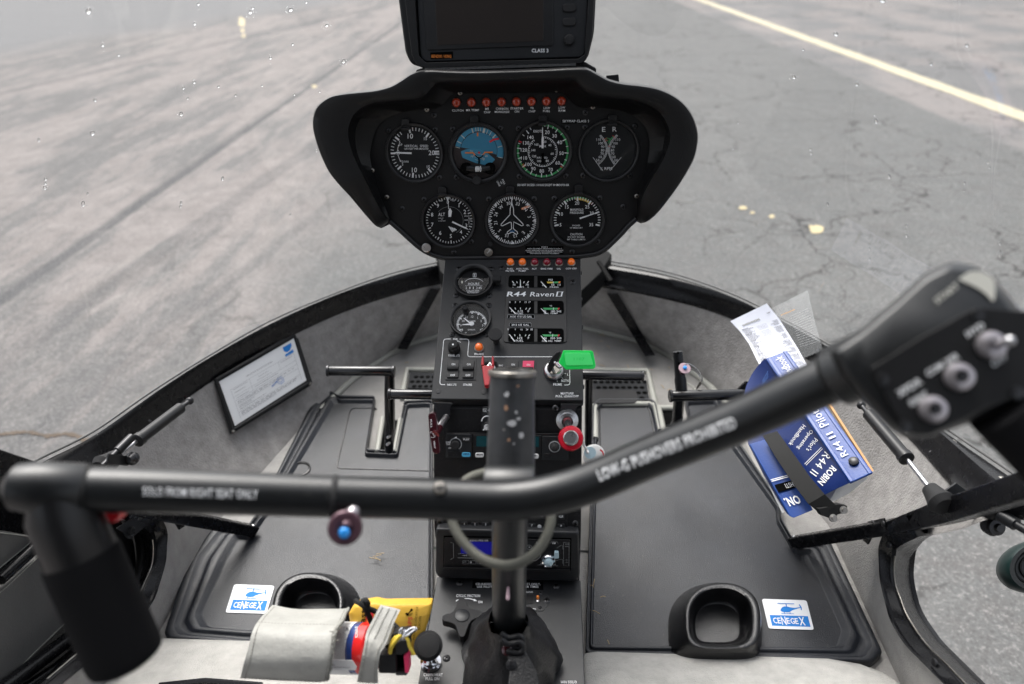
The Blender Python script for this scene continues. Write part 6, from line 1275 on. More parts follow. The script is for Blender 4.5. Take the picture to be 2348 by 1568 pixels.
# round shoulder of the box along its upper edge, with lettering
ik = Ink(GB, .0010); cream = 'cream_print'
ik.text('START', (2170, 672), 15, cream, wp=66, ang=-38, bold=.05)
ik.poly(qspline([(2196, 640), (2225, 622), (2262, 628), (2280, 650), (2278, 690), (2262, 676), (2240, 660), (2196, 640)], 3)[:-1], cream); ik.build('box_lettering', bx)
ik = Ink(GB, .0030)
for s, q, h, w_ in (('HYD', (2235, 756), 15, 46), ('ON', (2245, 742), 1, 2), ('OFF', (2290, 826), 16, 40), ('COM XFR', (2160, 836), 16, 84), ('XPDR', (2084, 888), 17, 62), ('IDENT', (2105, 914), 15, 46)): ik.text(s, q, h, 'white_print', wp=w_, ang=-31, bold=.03)
ik.build('face_lettering', fp)
for q, r_, tog in (((2268, 792), .0078, 1), ((2195, 864), .0078, 0), ((2135, 938), .0074, 0)):
    c = GB.at(q, .0025); mb = MB(); mb.lathe(c, GB.n, [(r_*1.1, 0), (r_*1.15, .002), (r_*1.05, .0045), (r_*.8, .0055), (r_*.55, .0058), (r_*.45, .004), (1e-6, .004)], 32); sb = obj('switch_collar', mb, 'toggle_metal', cy)
    mb = MB()
    if tog: mb.tube([c+GB.n*.004, c+GB.n*.010+GB.u*.001, c+GB.n*.018+GB.u*.002], [.0024, .0022, .0030], 14); mb.ball(c+GB.n*.018+GB.u*.002, .0032, 12); obj('toggle', mb, 'steel', sb)
    else: mb.lathe(c, GB.n, [(r_*.42, .003), (r_*.42, .0052), (1e-6, .0056)], 24); obj('push_button', mb, 'dark_screw', sb)
for q in ((2022, 870), (2240, 722), (2072, 978), (2330, 900)):
    mb = MB(); mb.lathe(GB.at(q, .0024), GB.n, [(.0042, 0), (.004, .0012), (1e-6, .0016)], 18); obj('screw', mb, 'dark_screw', fp)
# cable looping round the stick
cq = [((1122, 1082), .66), ((1085, 1092), .66), ((1060, 1110), .655), ((1035, 1150), .650), ((1036, 1190), .645), ((1050, 1225), .640), ((1080, 1262), .635), ((1118, 1287), .630), ((1160, 1296), .628), ((1200, 1286), .630), ((1235, 1258), .636), ((1258, 1215), .642), ((1262, 1170), .650), ((1240, 1120), .67)]
mb = MB(); mb.tube([at(q, D=d) for q, d in cq], kk(11.5, .64), 18, smooth=6); tag(obj('control_cable', mb, 'braid'), 'grey braided cable looping around the cyclic stick below the bar', 'cable')
# toggle on the front of the lower tube
c = at((1165, 1338), D=.769); n_ = ((CAM-c).normalized()*.95).normalized(); mb = MB(); mb.lathe(c, n_, [(.0085, -.004), (.0085, 0), (.0060, .0012), (.0056, .004), (1e-6, .004)], 24); tw = obj('toggle_collar', mb, 'dark_screw', cy)
mb = MB(); e_ = at((1164, 1372), D=.748); mb.tube([c+n_*.003, e_], [.0014, .0022], 14); mb.ball(e_, .0022, 12); obj('toggle', mb, 'tan_wear' if 0 else 'pink_disc', tw)
mb = MB(); mb.prism([at(q, D=.7685) for q in rnd([(1145, 1308), (1183, 1308), (1186, 1350), (1143, 1350)], 3)], CF*.01); obj('toggle_plate', mb, 'plastic_black', tw, bevel=.001)
ik = Ink(DepthSurf(.7680), .0004); ik.text('CD', (1164, 1316), 5, 'grey_print', wp=10); ik.text('RADIO', (1184, 1335), 5, 'grey_print', wp=22, ang=-85); ik.build('lettering', tw)

# leather boot round the foot of the stick
bt = thing('stick_boot', LOW.at((1165, 1520)), 'black leather boot gathered around the foot of the cyclic stick, closed by a snap strap', 'boot')
bc = LOW.at((1168, 1535)); bc.z = .172; tcn = at((1166, 1432), D=.825); rows = []
for k, (t, rx, ry) in enumerate(((0, .060, .080), (.12, .062, .080), (.3, .060, .074), (.5, .055, .064), (.68, .047, .052), (.82, .037, .040), (.92, .0300, .032), (1.0, .0262, .0275), (1.06, .0252, .0262), (1.08, .0240, .0246), (.98, .0225, .0225))):
    c_ = bc.lerp(tcn, t); r_ = []
    for i in range(72):
        a = 2*math.pi*i/72; fold = 1+(.06*math.sin(a*5+t*5)+.05*math.sin(a*9-t*8+1)+.025*math.sin(a*16+t*6))*(1.1-t*.8)+.02*math.sin(a*3+t*14); r_.append(c_+Vector((math.cos(a)*rx*fold, math.sin(a)*ry*fold, .004*math.sin(a*4+t*3)*(1 if t > .7 else 0))))
    rows.append(r_)
mb = MB(); mb.loft(rows, close=True); obj('boot_leather', mb, 'leather_black', bt, sharp=85)
mb = MB(); 
for off, w_ in ((0, .0), (1, .004)):
    pp_ = [at(q, D=.793-off*.005) for q in ((1148, 1452+off*14), (1166, 1462+off*14), (1190, 1458+off*14), (1200, 1470+off*14), (1190, 1484+off*12), (1160, 1480+off*12))]; mb.tube(pp_, .0034, 10, smooth=4)
obj('rolled_hem', mb, 'leather_black', bt)
mb = MB(); fl_ = [(1158, 1470), (1196, 1478), (1232, 1545), (1240, 1600), (1160, 1600), (1168, 1540)]; F1 = [at(q, D=.797-(q[1]-1470)*.0003) for q in rnd(fl_, 8)]; mb.prism(F1, CF*.004); obj('snap_flap', mb, 'leather_black', bt, bevel=.0015, seg=3)
for q in ((1162, 1490), (1172, 1524)):
    mb = MB(); mb.lathe(at(q, D=.790 if q[1] < 1500 else .779), -CF+CU*.3, [(.0062, 0), (.006, .001), (.0035, .0022), (1e-6, .0022)], 20); obj('snap', mb, 'maroon' if q[1] < 1500 else 'leather_black', bt)

# ================================================================ GAS STRUTS
def strut(label, a, b, c, rb, rr):
    r = thing('gas_strut', c, label, 'gas strut', 'door gas struts'); d = (b-a).normalized()
    mb = MB(); mb.tube([a, a+d*.002, b-d*.012, b-d*.011, b-d*.002, b], [rb*.8, rb, rb, rb*1.15, rb*1.15, rb*.8], 24); obj('strut_cylinder', mb, 'plastic_black', r)
    mb = MB(); mb.tube([b, c], rr, 14); obj('strut_rod', mb, 'steel', r)
    mb = MB(); mb.tube([a-d*.022, a-d*.014, a], [rb*.5, rb*.35, rb*.5], 14); mb.ball(a-d*.024, rb*.72, 14); obj('ball_socket', mb, 'dark_screw', r)
    mb = MB(); mb.tube([c-d*.006, c+d*.010, c+d*.022, c+d*.030], [rb*1.1, rb*1.45, rb*1.9, rb*1.3], 20); obj('end_fitting', mb, 'rubber_black', r); return r
strut('black gas strut with a bright rod, between the blue binder and the open doorway', at((1990, 948), X=.575), at((2080, 1054), X=.585), at((2137, 1127), X=.590), .0098, .0034)
sl = strut('black gas strut at the left door, below the framed certificate', at((415, 934), X=-.565), at((312, 1012), X=-.580), at((262, 1050), X=-.585), .0095, .0030)
mb = MB(); a, b = at((302, 1002), X=-.56), at((235, 1068), X=-.57); mb.tube([a, a.lerp(b, .5), a.lerp(b, .52), b], [.0066, .0066, .0045, .004], 14); obj('clevis', mb, 'dark_screw', sl)
mb = MB(); mb.lathe(at((300, 1052), X=-.555), -CF, [(.009, -.008), (.010, -.003), (.007, 0), (.0075, .002), (.004, .006), (1e-6, .006)], 16); mb.prism([at(q, X=-.56) for q in ((250, 1040), (285, 1045), (310, 1040), (312, 1060), (290, 1068), (245, 1062))], (-.002, 0, 0)); obj('clevis_bolt', mb, 'dark_screw', sl)

# ================================================================ CERTIFICATE, CHECKLIST, BINDER
def quadsurf(tl, tr, br, bl):
    class Q_S:
        def at(s, q, h=0):
            u, v = q; n = (tr-tl).cross(bl-tl).normalized(); n = n if n.dot(CAM-tl) > 0 else -n
            return tl*(1-u)*(1-v)+tr*u*(1-v)+br*u*v+bl*(1-u)*v+n*h
    return Q_S()
cert = thing('framed_certificate', at((600, 900), Z=.1), 'white airworthiness certificate in a black edged sleeve on the left cabin wall', 'certificate')
cc = [hit(LB, q, .012) for q in ((545, 905), (650, 850), (672, 890), (560, 960))]
n_ = (cc[1]-cc[0]).cross(cc[3]-cc[0]).normalized(); n_ = n_ if n_.dot(CAM-cc[0]) > 0 else -n_
cpl = Plane((cc[0]+cc[1]+cc[2]+cc[3])/4+n_*.008, n_); Z = D_
mb = MB(); mb.pp(cpl, rnd(zs(Z, [(1105, 668), (1512, 428), (1534, 432), (1614, 680), (1606, 700), (1205, 945), (1190, 950)]), 2), -.003, 0); obj('sleeve_back', mb, 'rubber_black', cert, bevel=.001)
mb = MB(); mb.pp(cpl, zs(Z, [(1132, 672), (1520, 455), (1586, 672), (1216, 908)]), 0, .0008); pa = obj('paper', mb, 'paper', cert)
ik = Ink(cpl, .0012); tl, tr, br, bl = [Vector(q) for q in zs(Z, [(1132, 672), (1520, 455), (1586, 672), (1216, 908)])]
def uvq(u, v): p = tl*(1-u)*(1-v)+tr*u*(1-v)+br*u*v+bl*(1-u)*v; return (p.x, p.y)
TA = -30
ik.poly([uvq(.845, .06), uvq(.955, .06), uvq(.955, .28), uvq(.845, .28)], 'sticker_blue'); ik.poly(qspline([uvq(.845, .14), uvq(.87, .20), uvq(.92, .20), uvq(.95, .13), uvq(.955, .21), uvq(.845, .23)], 2), 'paper')
ik.text('CERTIFICATE OF AIRWORTHINESS', uvq(.50, .22), 3.0, 'ink', wp=70, ang=TA, bold=.0)
ik.text('United Kingdom', uvq(.53, .36), 2.6, 'ink', wp=26, ang=TA, bold=0); ik.text('Civil Aviation Authority', uvq(.53, .42), 2.6, 'ink', wp=38, ang=TA, bold=0)
for v in (.30, .47, .56, .655, .80): ik.line(uvq(.10, v), uvq(.95, v), .35, 'ink')
for u, v0, v1 in ((.10, .30, .93), (.95, .30, .93), (.35, .30, .56), (.74, .30, .47)): ik.line(uvq(u, v0), uvq(u, v1), .35, 'ink')
for v, u0, u1 in ((.33, .13, .32), (.40, .13, .28), (.34, .76, .92), (.52, .13, .30), (.51, .38, .70), (.60, .13, .9), (.63, .13, .7), (.69, .13, .34), (.72, .13, .30), (.76, .13, .5), (.83, .13, .92), (.86, .13, .88), (.89, .13, .6)): ik.scribble(uvq(u0, v), uvq(u1, v), .9, 'ink')
c_ = Vector(uvq(.70, .68)); ik.path([c_+Vector((math.cos(a), math.sin(a)))*8 for a in np.linspace(0, 6.28, 24)], .9, 'ink_blue', close=True); ik.path([c_+Vector((math.cos(a), math.sin(a)))*4.5 for a in np.linspace(0, 6.28, 18)], .9, 'ink_blue', close=True); ik.scribble(uvq(.58, .70), uvq(.66, .66), 3, 'ink_blue')
ik.build('certificate_print', pa)
mb = MB(); E4 = [cpl.at(q, .001) for q in zs(Z, [(1120, 668), (1525, 438), (1600, 684), (1208, 928)])]
for i in range(4): mb.tube([E4[i], E4[(i+1) % 4]], .0034, 8)
obj('sleeve_edge', mb, 'rubber_black', cert)
mb = MB(); mb.pp(cpl, zs(Z, [(1118, 666), (1515, 436), (1520, 455), (1132, 680)]), .0009, .0013); obj('sleeve_pocket', mb, 'radio_black', cert)
for q in zs(Z, [(1207, 938), (1600, 687)]): mb = MB(); mb.lathe(cpl.at(q, 0), cpl.n, [(.0042, 0), (.004, .003), (.002, .004), (1e-6, .004)], 14); obj('snap', mb, 'worn_steel', cert)

# binder: cover towards the mat, spine outermost, wedged against the right wall
bk = thing('flight_handbook', at((1850, 1100), D=1.2), 'thick blue ring binder handbook strapped to the right cabin wall', 'binder')
def Ed(a, b, D): return at(E_(a, b), D=D)
S_tl, S_tr, S_br, S_bl = Ed(1000, 562, 1.26), Ed(1112, 520, 1.25), Ed(1562, 1156, 1.02), Ed(1440, 1212, 1.03)   # spine
F_tl, F_bl = Ed(905, 705, 1.285), Ed(1140, 1392, 1.075); F_mid = Ed(1318, 1300, 1.045)
# spine
mb = MB(); ns = (S_tr-S_tl).cross(S_bl-S_tl).normalized(); ns = ns if ns.dot(CAM-S_tl) > 0 else -ns
mb.prism([S_tl, S_tr, S_br, S_bl], -ns*.004); sp1 = obj('binder_spine', mb, 'binder_blue', bk, bevel=.003, seg=3)
mb = MB(); mb.prism([Ed(1012, 566, 1.2575), Ed(1030, 560, 1.2565), Ed(1462, 1202, 1.0275), Ed(1443, 1209, 1.0285)], ns*.002); obj('spine_fold', mb, 'binder_blue', sp1, bevel=.001)
mb = MB(); mb.prism([Ed(1092, 528, 1.2525), Ed(1105, 524, 1.2515), Ed(1554, 1162, 1.0215), Ed(1540, 1168, 1.0225)], ns*.002); obj('spine_fold', mb, 'binder_blue', sp1, bevel=.001)
for a, b, D in ((1096, 588, 1.242), (1460, 1096, 1.048)):
    p = Ed(a, b, D-.003); mb = MB(); mb.lathe(p, ns, [(.0075, -.004), (.0072, .001), (.004, .0024), (1e-6, .0024)], 22); obj('rivet', mb, 'dark_screw', sp1)
# front cover (navy panel near the spine) curving away at the top
mb = MB(); rows = []
lf = [Ed(1000, 562, 1.262), Ed(990, 620, 1.275), Ed(960, 665, 1.285), Ed(925, 690, 1.29), Ed(905, 705, 1.292)]
Lp_ = [(905, 705, 1.292), (880, 800, 1.27), (900, 930, 1.235), (915, 1010, 1.205), (990, 1160, 1.155), (1065, 1290, 1.115), (1118, 1375, 1.085), (1145, 1392, 1.078)]
Rp_ = [(1000, 562, 1.262), (1085, 690, 1.222), (1170, 812, 1.175), (1255, 940, 1.130), (1320, 1035, 1.095), (1370, 1108, 1.068), (1415, 1175, 1.042), (1440, 1210, 1.034)]
for l, r_ in zip(Lp_, Rp_):
    a, b = Ed(*l), Ed(*r_); rows.append([a.lerp(b, t)+ns*0-(CF*(.018*math.sin(math.pi*t)*(-.6))) for t in np.linspace(0, 1, 9)])
mb.loft(rows); mb.loft([[p+CF*.004 for p in r_] for r_ in rows]); cov = obj('binder_cover', mb, 'binder_navy', bk, recalc=False)
mb = MB(); P1 = [(918, 1010, 1.203), (1128, 1385, 1.080), (1150, 1394, 1.076), (1252, 1352, 1.066), (1045, 975, 1.185)]; mb.prism([Ed(a, b, D-.006) for a, b, D in P1], CF*.005); obj('cover_flap', mb, 'binder_blue', bk, bevel=.0015)
mb = MB(); P1 = [(985, 1150, 1.165), (1090, 1368, 1.100), (1100, 1362, 1.10), (1000, 1160, 1.165)]; mb.prism([Ed(a, b, D) for a, b, D in P1], CF*.004); obj('loose_page', mb, 'paper', bk); mb = MB(); mb.prism([Ed(a, b, D) for a, b, D in ((1335, 1305, 1.062), (1380, 1225, 1.062), (1450, 1200, 1.055), (1535, 1170, 1.045), (1530, 1190, 1.055), (1440, 1262, 1.075), (1350, 1310, 1.078))], CF*.03); obj('pages', mb, 'paper', bk)
mb = MB(); mb.prism([Ed(a, b, D) for a, b, D in ((1332, 805, 1.158), (1342, 800, 1.158), (1566, 1146, 1.026), (1556, 1152, 1.026))], CF*.006); obj('cardboard_edge', mb, 'card_brown', bk)
def srf(tl, tr, br, bl, lift=.0012):
    return quadsurf(Ed(*tl), Ed(*tr), Ed(*br), Ed(*bl))
sq = quadsurf(S_tl, S_tr, S_br, S_bl); ik = Ink(sq, .0012)
def st2(s, v, u, hu, lv, m='white_print', bold=.01, flip=False):      # text running along the spine; reads from the bottom up
    vs, fs, W, H = glyphs(s, bold); h = ik.lift(); P = []
    for x, y in vs: P.append(ik.at((u+y/H*hu, v-x/W*lv) if 0 else (u-(-y/H*hu) if 0 else u+(-y/H*hu)*-1*-1, v-x/W*lv), h))
    ik.mb.add(P, fs, ik.mi(m))
st2('R44', .80, .46, .30, .10, bold=0); st2('II', .70, .46, .28, .04, bold=0); st2("Pilot's", .55, .46, .38, .16, bold=0); st2('Operating', .36, .46, .44, .24, bold=0); st2('Handbook', .13, .52, .34, .20, bold=0)
ik.build('spine_lettering', sp1)
# the cover's lettering stands upside down as seen from the seat
class CovS:
    def __init__(s, tree): s.t = tree
    def at(s, q, h=0):
        p = hit(s.t, q, 0); 
        if p is None: p = at(q, D=1.15)
        return p-ray(q).normalized()*(h+.0006)
cs = CovS(bvh(cov)); ik = Ink(cs, .0006)
def tE(s, a, b, h, w, ang, bold=.0, m='white_print'): ik.text(s, E_(a, b), h*.43992, m, wp=w*.43992, ang=ang, bold=bold)
CA = 57+180
CA = 126; tE('Handbook', 1166, 962, 22, 128, CA); tE('Operating', 1206, 984, 26, 120, CA)
tE("Pilot's", 1244, 1012, 24, 76, CA); tE('R44 II', 1288, 1112, 42, 134, CA); tE('ROBIN', 1322, 1172, 38, 112, 131, .03)
ik.line(E_(1205, 1112), E_(1292, 1025), 1.2, 'white_print'); ik.line(E_(1212, 1118), E_(1298, 1032), 1.0, 'white_print')
for y, w_ in ((640, 62), (655, 50), (668, 74), (690, 66)): ik.scribble(E_(985, y+40), E_(1015, y-14), 1.0, 'ink_blue')
ik.build('cover_lettering', cov)
fl2 = quadsurf(Ed(918, 1010, 1.1965), Ed(1045, 975, 1.1785), Ed(1252, 1352, 1.0595), Ed(1128, 1385, 1.0735)); ik = Ink(fl2, .0012)
ik.poly([(.08, .60), (.80, .60), (.80, .70), (.08, .70)], 'well_black'); ik.line((.05, .55), (.85, .55), .012, 'white_print'); ik.line((.05, .53), (.85, .53), .010, 'white_print')
vs, fs, W, H = glyphs('HSTI', .01); h = ik.lift(); ik.mb.add([fl2.at((.62-x/W*.32, .65+y/H*.06), h) for x, y in vs], fs, ik.mi('white_print'))
vs, fs, W, H = glyphs('ON.', .05); h = ik.lift(); ik.mb.add([fl2.at((.42-x/W*.60, .84+y/H*.11), h) for x, y in vs], fs, ik.mi('white_print')); ik.build('flap_lettering', bk)
# strap across the binder with its bracket
sg = thing('binder_strap', Ed(1330, 1370, 1.03), 'black webbing strap holding the blue binder, fixed by two bolts at its lower end', 'strap')
mb = MB(); L1 = [(985, 962, 1.175), (1060, 1085, 1.128), (1150, 1220, 1.078), (1225, 1320, 1.045), (1290, 1372, 1.038)]; R1 = [(1062, 940, 1.168), (1150, 1062, 1.118), (1235, 1180, 1.068), (1310, 1270, 1.035), (1372, 1330, 1.028)]
r1 = [[Ed(*l), Ed(*r_)] for l, r_ in zip(L1, R1)]; mb.loft([[a, b, b+CF*.002, a+CF*.002] for a, b in r1], close=True, caps=True); obj('webbing', mb, 'cord_black', sg)
mb = MB(); mb.prism([Ed(a, b, 1.033) for a, b in ((1275, 1345), (1385, 1320), (1430, 1330), (1420, 1365), (1375, 1378), (1358, 1412), (1338, 1395), (1290, 1380))], CF*.012); obj('strap_bracket', mb, 'cord_black', sg, bevel=.0015)
for a, b in ((1408, 1352), (1354, 1394)): mb = MB(); mb.lathe(Ed(a, b, 1.032), -CF+CU*.3, [(.006, -.002), (.006, .001), (.0035, .0016), (.0034, .004), (1e-6, .0042)], 18); obj('bolt', mb, 'worn_steel', sg)
mb = MB(); mb.prism([Ed(a, b, 1.31) for a, b in ((862, 720), (905, 680), (918, 700), (880, 735))], CF*.01); mb.lathe(Ed(900, 690, 1.305), -CF, [(.004, 0), (.003, .004), (1e-6, .004)], 12); obj('upper_clip', mb, 'frame_black', sg)
# checklist card and the clear sheet behind it
ck_ = thing('checklist_card', Ed(1000, 450, 1.32), 'laminated white checklist card sticking up behind the blue binder', 'checklist')
Lc = [(818, 368, 1.385), (868, 420, 1.37), (915, 485, 1.35), (952, 560, 1.32), (985, 625, 1.30), (1030, 760, 1.26)]; Rc = [(1008, 276, 1.37), (1070, 352, 1.355), (1120, 430, 1.335), (1170, 510, 1.31), (1215, 592, 1.285), (1290, 720, 1.24)]
rows = []
for l, r_ in zip(Lc, Rc): a, b = Ed(*l), Ed(*r_); rows.append([a.lerp(b, t) for t in np.linspace(0, 1, 6)])
class GridS:
    def __init__(s, rows): s.r = rows
    def at(s, q, h=0):
        u, v = q; v = min(.9999, max(0, v))*(len(s.r)-1); i = int(v); f = v-i; A0 = s.r[i][0].lerp(s.r[i][-1], u); B0 = s.r[i+1][0].lerp(s.r[i+1][-1], u); return A0.lerp(B0, f)-CF*h
mb = MB(); mb.loft([[p for p in r]+[p+CF*.0012 for p in r[::-1]] for r in rows], close=True, caps=True); cdk = obj('card', mb, 'paper_lavender', ck_)
ik = Ink(GridS(rows), .0008); v = .10
ik.text('Page 1', (.86, .0), .0001) if 0 else None
ik.scribble((.84, .10), (.93, .10), .012, 'ink'); ik.scribble((.15, .13), (.6, .13), .02, 'leather_trim')
for v in np.arange(.19, .80, .0165):
    if abs((v*1000) % 90) < 16: ik.scribble((.06, v), (.22, v), .011, 'ink'); continue
    ik.scribble((.06, v), (.06+random.uniform(.12, .3), v), .007, 'ink'); ik.line((.42, v+.003), (.66, v+.003), .002, 'ink'); ik.scribble((.95-random.uniform(.1, .25), v), (.95, v), .007, 'ink')
ik.build('card_print', cdk)
cs_ = thing('clear_sheet', Ed(1180, 300, 1.42), 'thin translucent sheet standing behind the white checklist card', 'sheet')
mb = MB(); q4 = [Ed(a, b, D) for a, b, D in ((1035, 300, 1.43), (1220, 207, 1.42), (1262, 380, 1.38), (1300, 520, 1.35), (1200, 560, 1.36), (1060, 340, 1.42))]; mb.add(q4, [tuple(range(6))[::-1]]); sh = obj('sheet', mb, 'clear_sheet', cs_, recalc=False)
ik = Ink(quadsurf(Ed(1060, 330, 1.418), Ed(1220, 250, 1.41), Ed(1285, 500, 1.345), Ed(1140, 540, 1.36)), .001)
ik.scribble((.1, .08), (.55, .10), .022, 'card_brown')
for v in np.arange(.2, .95, .05): ik.scribble((.35, v), (.95, v), .006, 'grey_print')
ik.build('sheet_print', sh)

# ================================================================ EXTINGUISHER, BEACON POUCH AND FRIENDS ON THE LEFT SEAT FRONT
def Gd(a, b, D): return at(G_(a, b), D=D)
ex = thing('fire_extinguisher', Gd(700, 820, .86), 'small red fire extinguisher lying on its side under a pale leather band', 'fire extinguisher')
a, b = Gd(300, 715, .885), Gd(905, 722, .850); d_ = (b-a); L0 = d_.length; d_.normalize(); r0 = kk(150*sG, .87)
def band(f0, f1, r_, m, nm): mb = MB(); mb.tube([a+d_*L0*f0, a+d_*L0*f1], r_, 48); return obj(nm, mb, m, ex)
band(0, .66, r0, 'extinguisher_red', 'bottle'); lb = band(.64, .865, r0*1.004, 'paper', 'label'); band(.865, .93, r0*1.005, 'extinguisher_blue', 'blue_band'); band(.93, 1.02, r0*1.004, 'extinguisher_red', 'red_band')
mb = MB(); mb.tube([a+d_*L0*1.02, a+d_*L0*1.04, a+d_*L0*1.07, a+d_*L0*1.10], [r0, r0*.93, r0*.62, r0*.35], 40); obj('shoulder', mb, 'extinguisher_red', ex)
ik = Ink(TubeSurf(a, b, r0), .0006)
for i, x in enumerate(np.arange(678, 757, 9)): ik.scribble(G_(x, 620+(i % 3)*6), G_(x+3, 790), .9, 'ink')
ik.path(rrect(*G_(738, 588), *G_(778, 612), 1), .6, 'ink', close=True); ik.poly(zs(G_, [(752, 592), (764, 592), (768, 608), (750, 608)]), 'ink')
ik.text('STICS', G_(816, 622), 5.5, 'white_print', wp=26, ang=90, bold=.03); ik.build('label_print', lb)
mb = MB(); mb.prism([Gd(q[0], q[1], .815) for q in ((640, 795), (790, 800), (818, 840), (812, 860), (640, 858))], CF*.0008); tl_ = obj('paper_tag', mb, 'paper', ex)
ik = Ink(DepthSurf(.8145), .0003); ik.text('TED', G_(662, 828), 4.4, 'ink', wp=14, ang=3); ik.scribble(G_(645, 840), G_(775, 846), 1.4, 'ink'); ik.text('31', G_(655, 852), 3.6, 'ink', wp=8); ik.build('tag_print', tl_)
mb = MB(); 
lw = thing('leather_band', Gd(400, 900, .85), 'wide pale grey stitched leather band wrapped over the fire extinguisher', 'leather band')
def sheet(cols, D, th, name, m, parent, st=None, sub=6):
    """cols: list of polylines (G crop) from top to bottom edge with depths"""
    R_ = [spline([Gd(x, y, d) for x, y, d in c], sub) for c in cols]; mb = MB(); n_ = len(R_[0]); rows = [[c[i] for c in R_] for i in range(n_)]
    mb.loft([r+[p+CF*th for p in r[::-1]] for r in rows], close=True, caps=True); return obj(name, mb, m, parent, sharp=70), rows
cols = [[(285, 455, .880), (215, 530, .845), (165, 610, .815), (130, 740, .802), (105, 830, .800), (85, 912, .812)],
        [(400, 478, .880), (350, 545, .842), (330, 620, .806), (315, 750, .792), (300, 840, .792), (290, 925, .808)],
        [(540, 488, .872), (500, 545, .838), (500, 630, .800), (485, 760, .786), (470, 850, .788), (460, 932, .802)],
        [(660, 492, .866), (630, 548, .832), (620, 630, .797), (600, 770, .783), (585, 850, .785), (575, 938, .800)],
        [(762, 474, .862), (722, 560, .828), (682, 615, .796), (662, 740, .784), (644, 850, .786), (625, 930, .800)]]
sh1, rw = sheet(cols, 0, .0026, 'band_leather', 'leather_light', lw)
mb = MB()
def stitchline(P, mb, r_=.0006, step=.0042, off=.0012):
    for i in range(len(P)-1):
        L0_ = (P[i+1]-P[i]).length; k = max(1, int(L0_/step))
        for j in range(k): p, q_ = P[i].lerp(P[i+1], (j+.15)/k)-CF*off, P[i].lerp(P[i+1], (j+.75)/k)-CF*off; mb.tube([p, q_], r_, 4)
ins = lambda r, t: r[0].lerp(r[1], t)
stitchline([ins(r, .16) for r in rw], mb); stitchline([r[-1].lerp(r[-2], .18) for r in rw], mb); k8 = [r for r in rw][8]; stitchline(k8, mb); kL = rw[-2]; stitchline(kL, mb)
obj('stitching', mb, 'stitch_dark', lw)
mb = MB(); stc = [r[-1]+CF*.002 for r in rw]; 
for i in range(len(stc)-1):
    p = stc[i]; mb.tube([p, stc[i+1]+Vector((random.uniform(0, .002), 0, random.uniform(-.001, .001)))], .0018, 6)
for _ in range(14):
    i = random.randrange(len(rw)-1); p = rw[i][-1].lerp(rw[i][-2], random.uniform(0, .2))-CF*.0006; mb.tube([p, p+Vector((random.uniform(-.004, .006), random.uniform(-.004, .004), random.uniform(-.004, .004)))], .0005, 4)
obj('frayed_edge', mb, 'stitch_dark', lw)
st3 = thing('leather_strap', Gd(920, 940, .82), 'narrow pale grey stitched leather strap over the neck of the fire extinguisher', 'leather strap')
cols = [[(965, 455, .815), (925, 530, .805), (880, 620, .795), (868, 690, .785), (845, 800, .783), (820, 935, .80)], [(1025, 468, .813), (985, 545, .803), (945, 630, .792), (915, 695, .782), (898, 800, .780), (885, 942, .798)], [(1090, 486, .812), (1050, 570, .80), (1005, 690, .788), (965, 760, .780), (950, 850, .781), (950, 944, .797)]]
s3o, rw = sheet(cols, 0, .0026, 'strap_leather', 'leather_light', st3); mb = MB(); stitchline([r[0].lerp(r[1], .3) for r in rw], mb); stitchline([r[-1].lerp(r[-2], .3) for r in rw], mb); stitchline([r[1] for r in rw[:16]], mb); obj('stitching', mb, 'stitch_dark', st3)
mb = MB(); mb.loft([[Gd(x, y, d), Gd(x+12, y+4, d)] for x, y, d in ((1046, 575, .806), (1030, 620, .80), (1010, 690, .795), (975, 700, .79))]); mb.loft([[Gd(1046, 590, .808), Gd(1010, 700, .802)], [Gd(960, 650, .812), Gd(965, 705, .806)]]); obj('strap_back', mb, 'strap_edge', st3)
# yellow beacon pouch
bp2 = thing('beacon_pouch', Gd(1100, 700, .88), 'yellow fabric beacon pouch with GPS lettering behind the leather strap', 'pouch')
yo = rnd(zs(G_, [(768, 500), (800, 455), (930, 433), (985, 445), (1290, 440), (1282, 500), (1215, 740), (1195, 765), (1140, 770), (1100, 700), (900, 600), (780, 580)]), 4)
class PillS:
    def __init__(s, D): s.D = D
    def at(s, q, h=0): return at(q, D=s.D-h-.010*math.sin(min(math.pi, max(0, (q[0]-799)/190*math.pi)))-.006*math.sin(min(math.pi, max(0, (q[1]-1380)/125*math.pi))))
ps = PillS(.872); cen = Vector(G_(1040, 570)); rows = []
for f in (1, .97, .9, .75, .55, .3, .02): rows.append([ps.at(tuple(cen+(Vector(q)-cen)*f), -.004 if f == 1 else (0 if f < .95 else -.001)) for q in yo])
mb = MB(); mb.loft([[p+CF*.018 for p in rows[0]]]+rows, close=True); obj('pouch_fabric', mb, 'pouch_yellow', bp2, sharp=70)
ik = Ink(ps, .0008); ik.text('GPS', G_(1152, 565), 9.5, 'red_print', wp=29, ang=-84, bold=.02); ik.text('PERSONAL LOCATOR', G_(1188, 565), 5.2, 'well_black', wp=76, ang=-84, bold=.0); ik.text('BEACON', G_(1214, 565), 5.6, 'well_black', wp=31, ang=-84, bold=.0)
ik.text('fast', G_(855, 532), 14, 'well_black', wp=38, ang=-84, bold=.03); ik.poly(zs(G_, [(878, 490), (925, 500), (918, 580), (872, 578)]), 'red_print'); ik.text('FIND', G_(888, 540), 6, 'pouch_yellow', wp=22, ang=-84, bold=.02)
ik.poly(zs(G_, [(1122, 505), (1135, 498), (1148, 515), (1135, 522)]), 'well_black'); ik.poly(zs(G_, [(1152, 482), (1165, 472), (1173, 484), (1162, 492)]), 'well_black'); ik.line(G_(1140, 508), G_(1158, 488), 3, 'well_black')
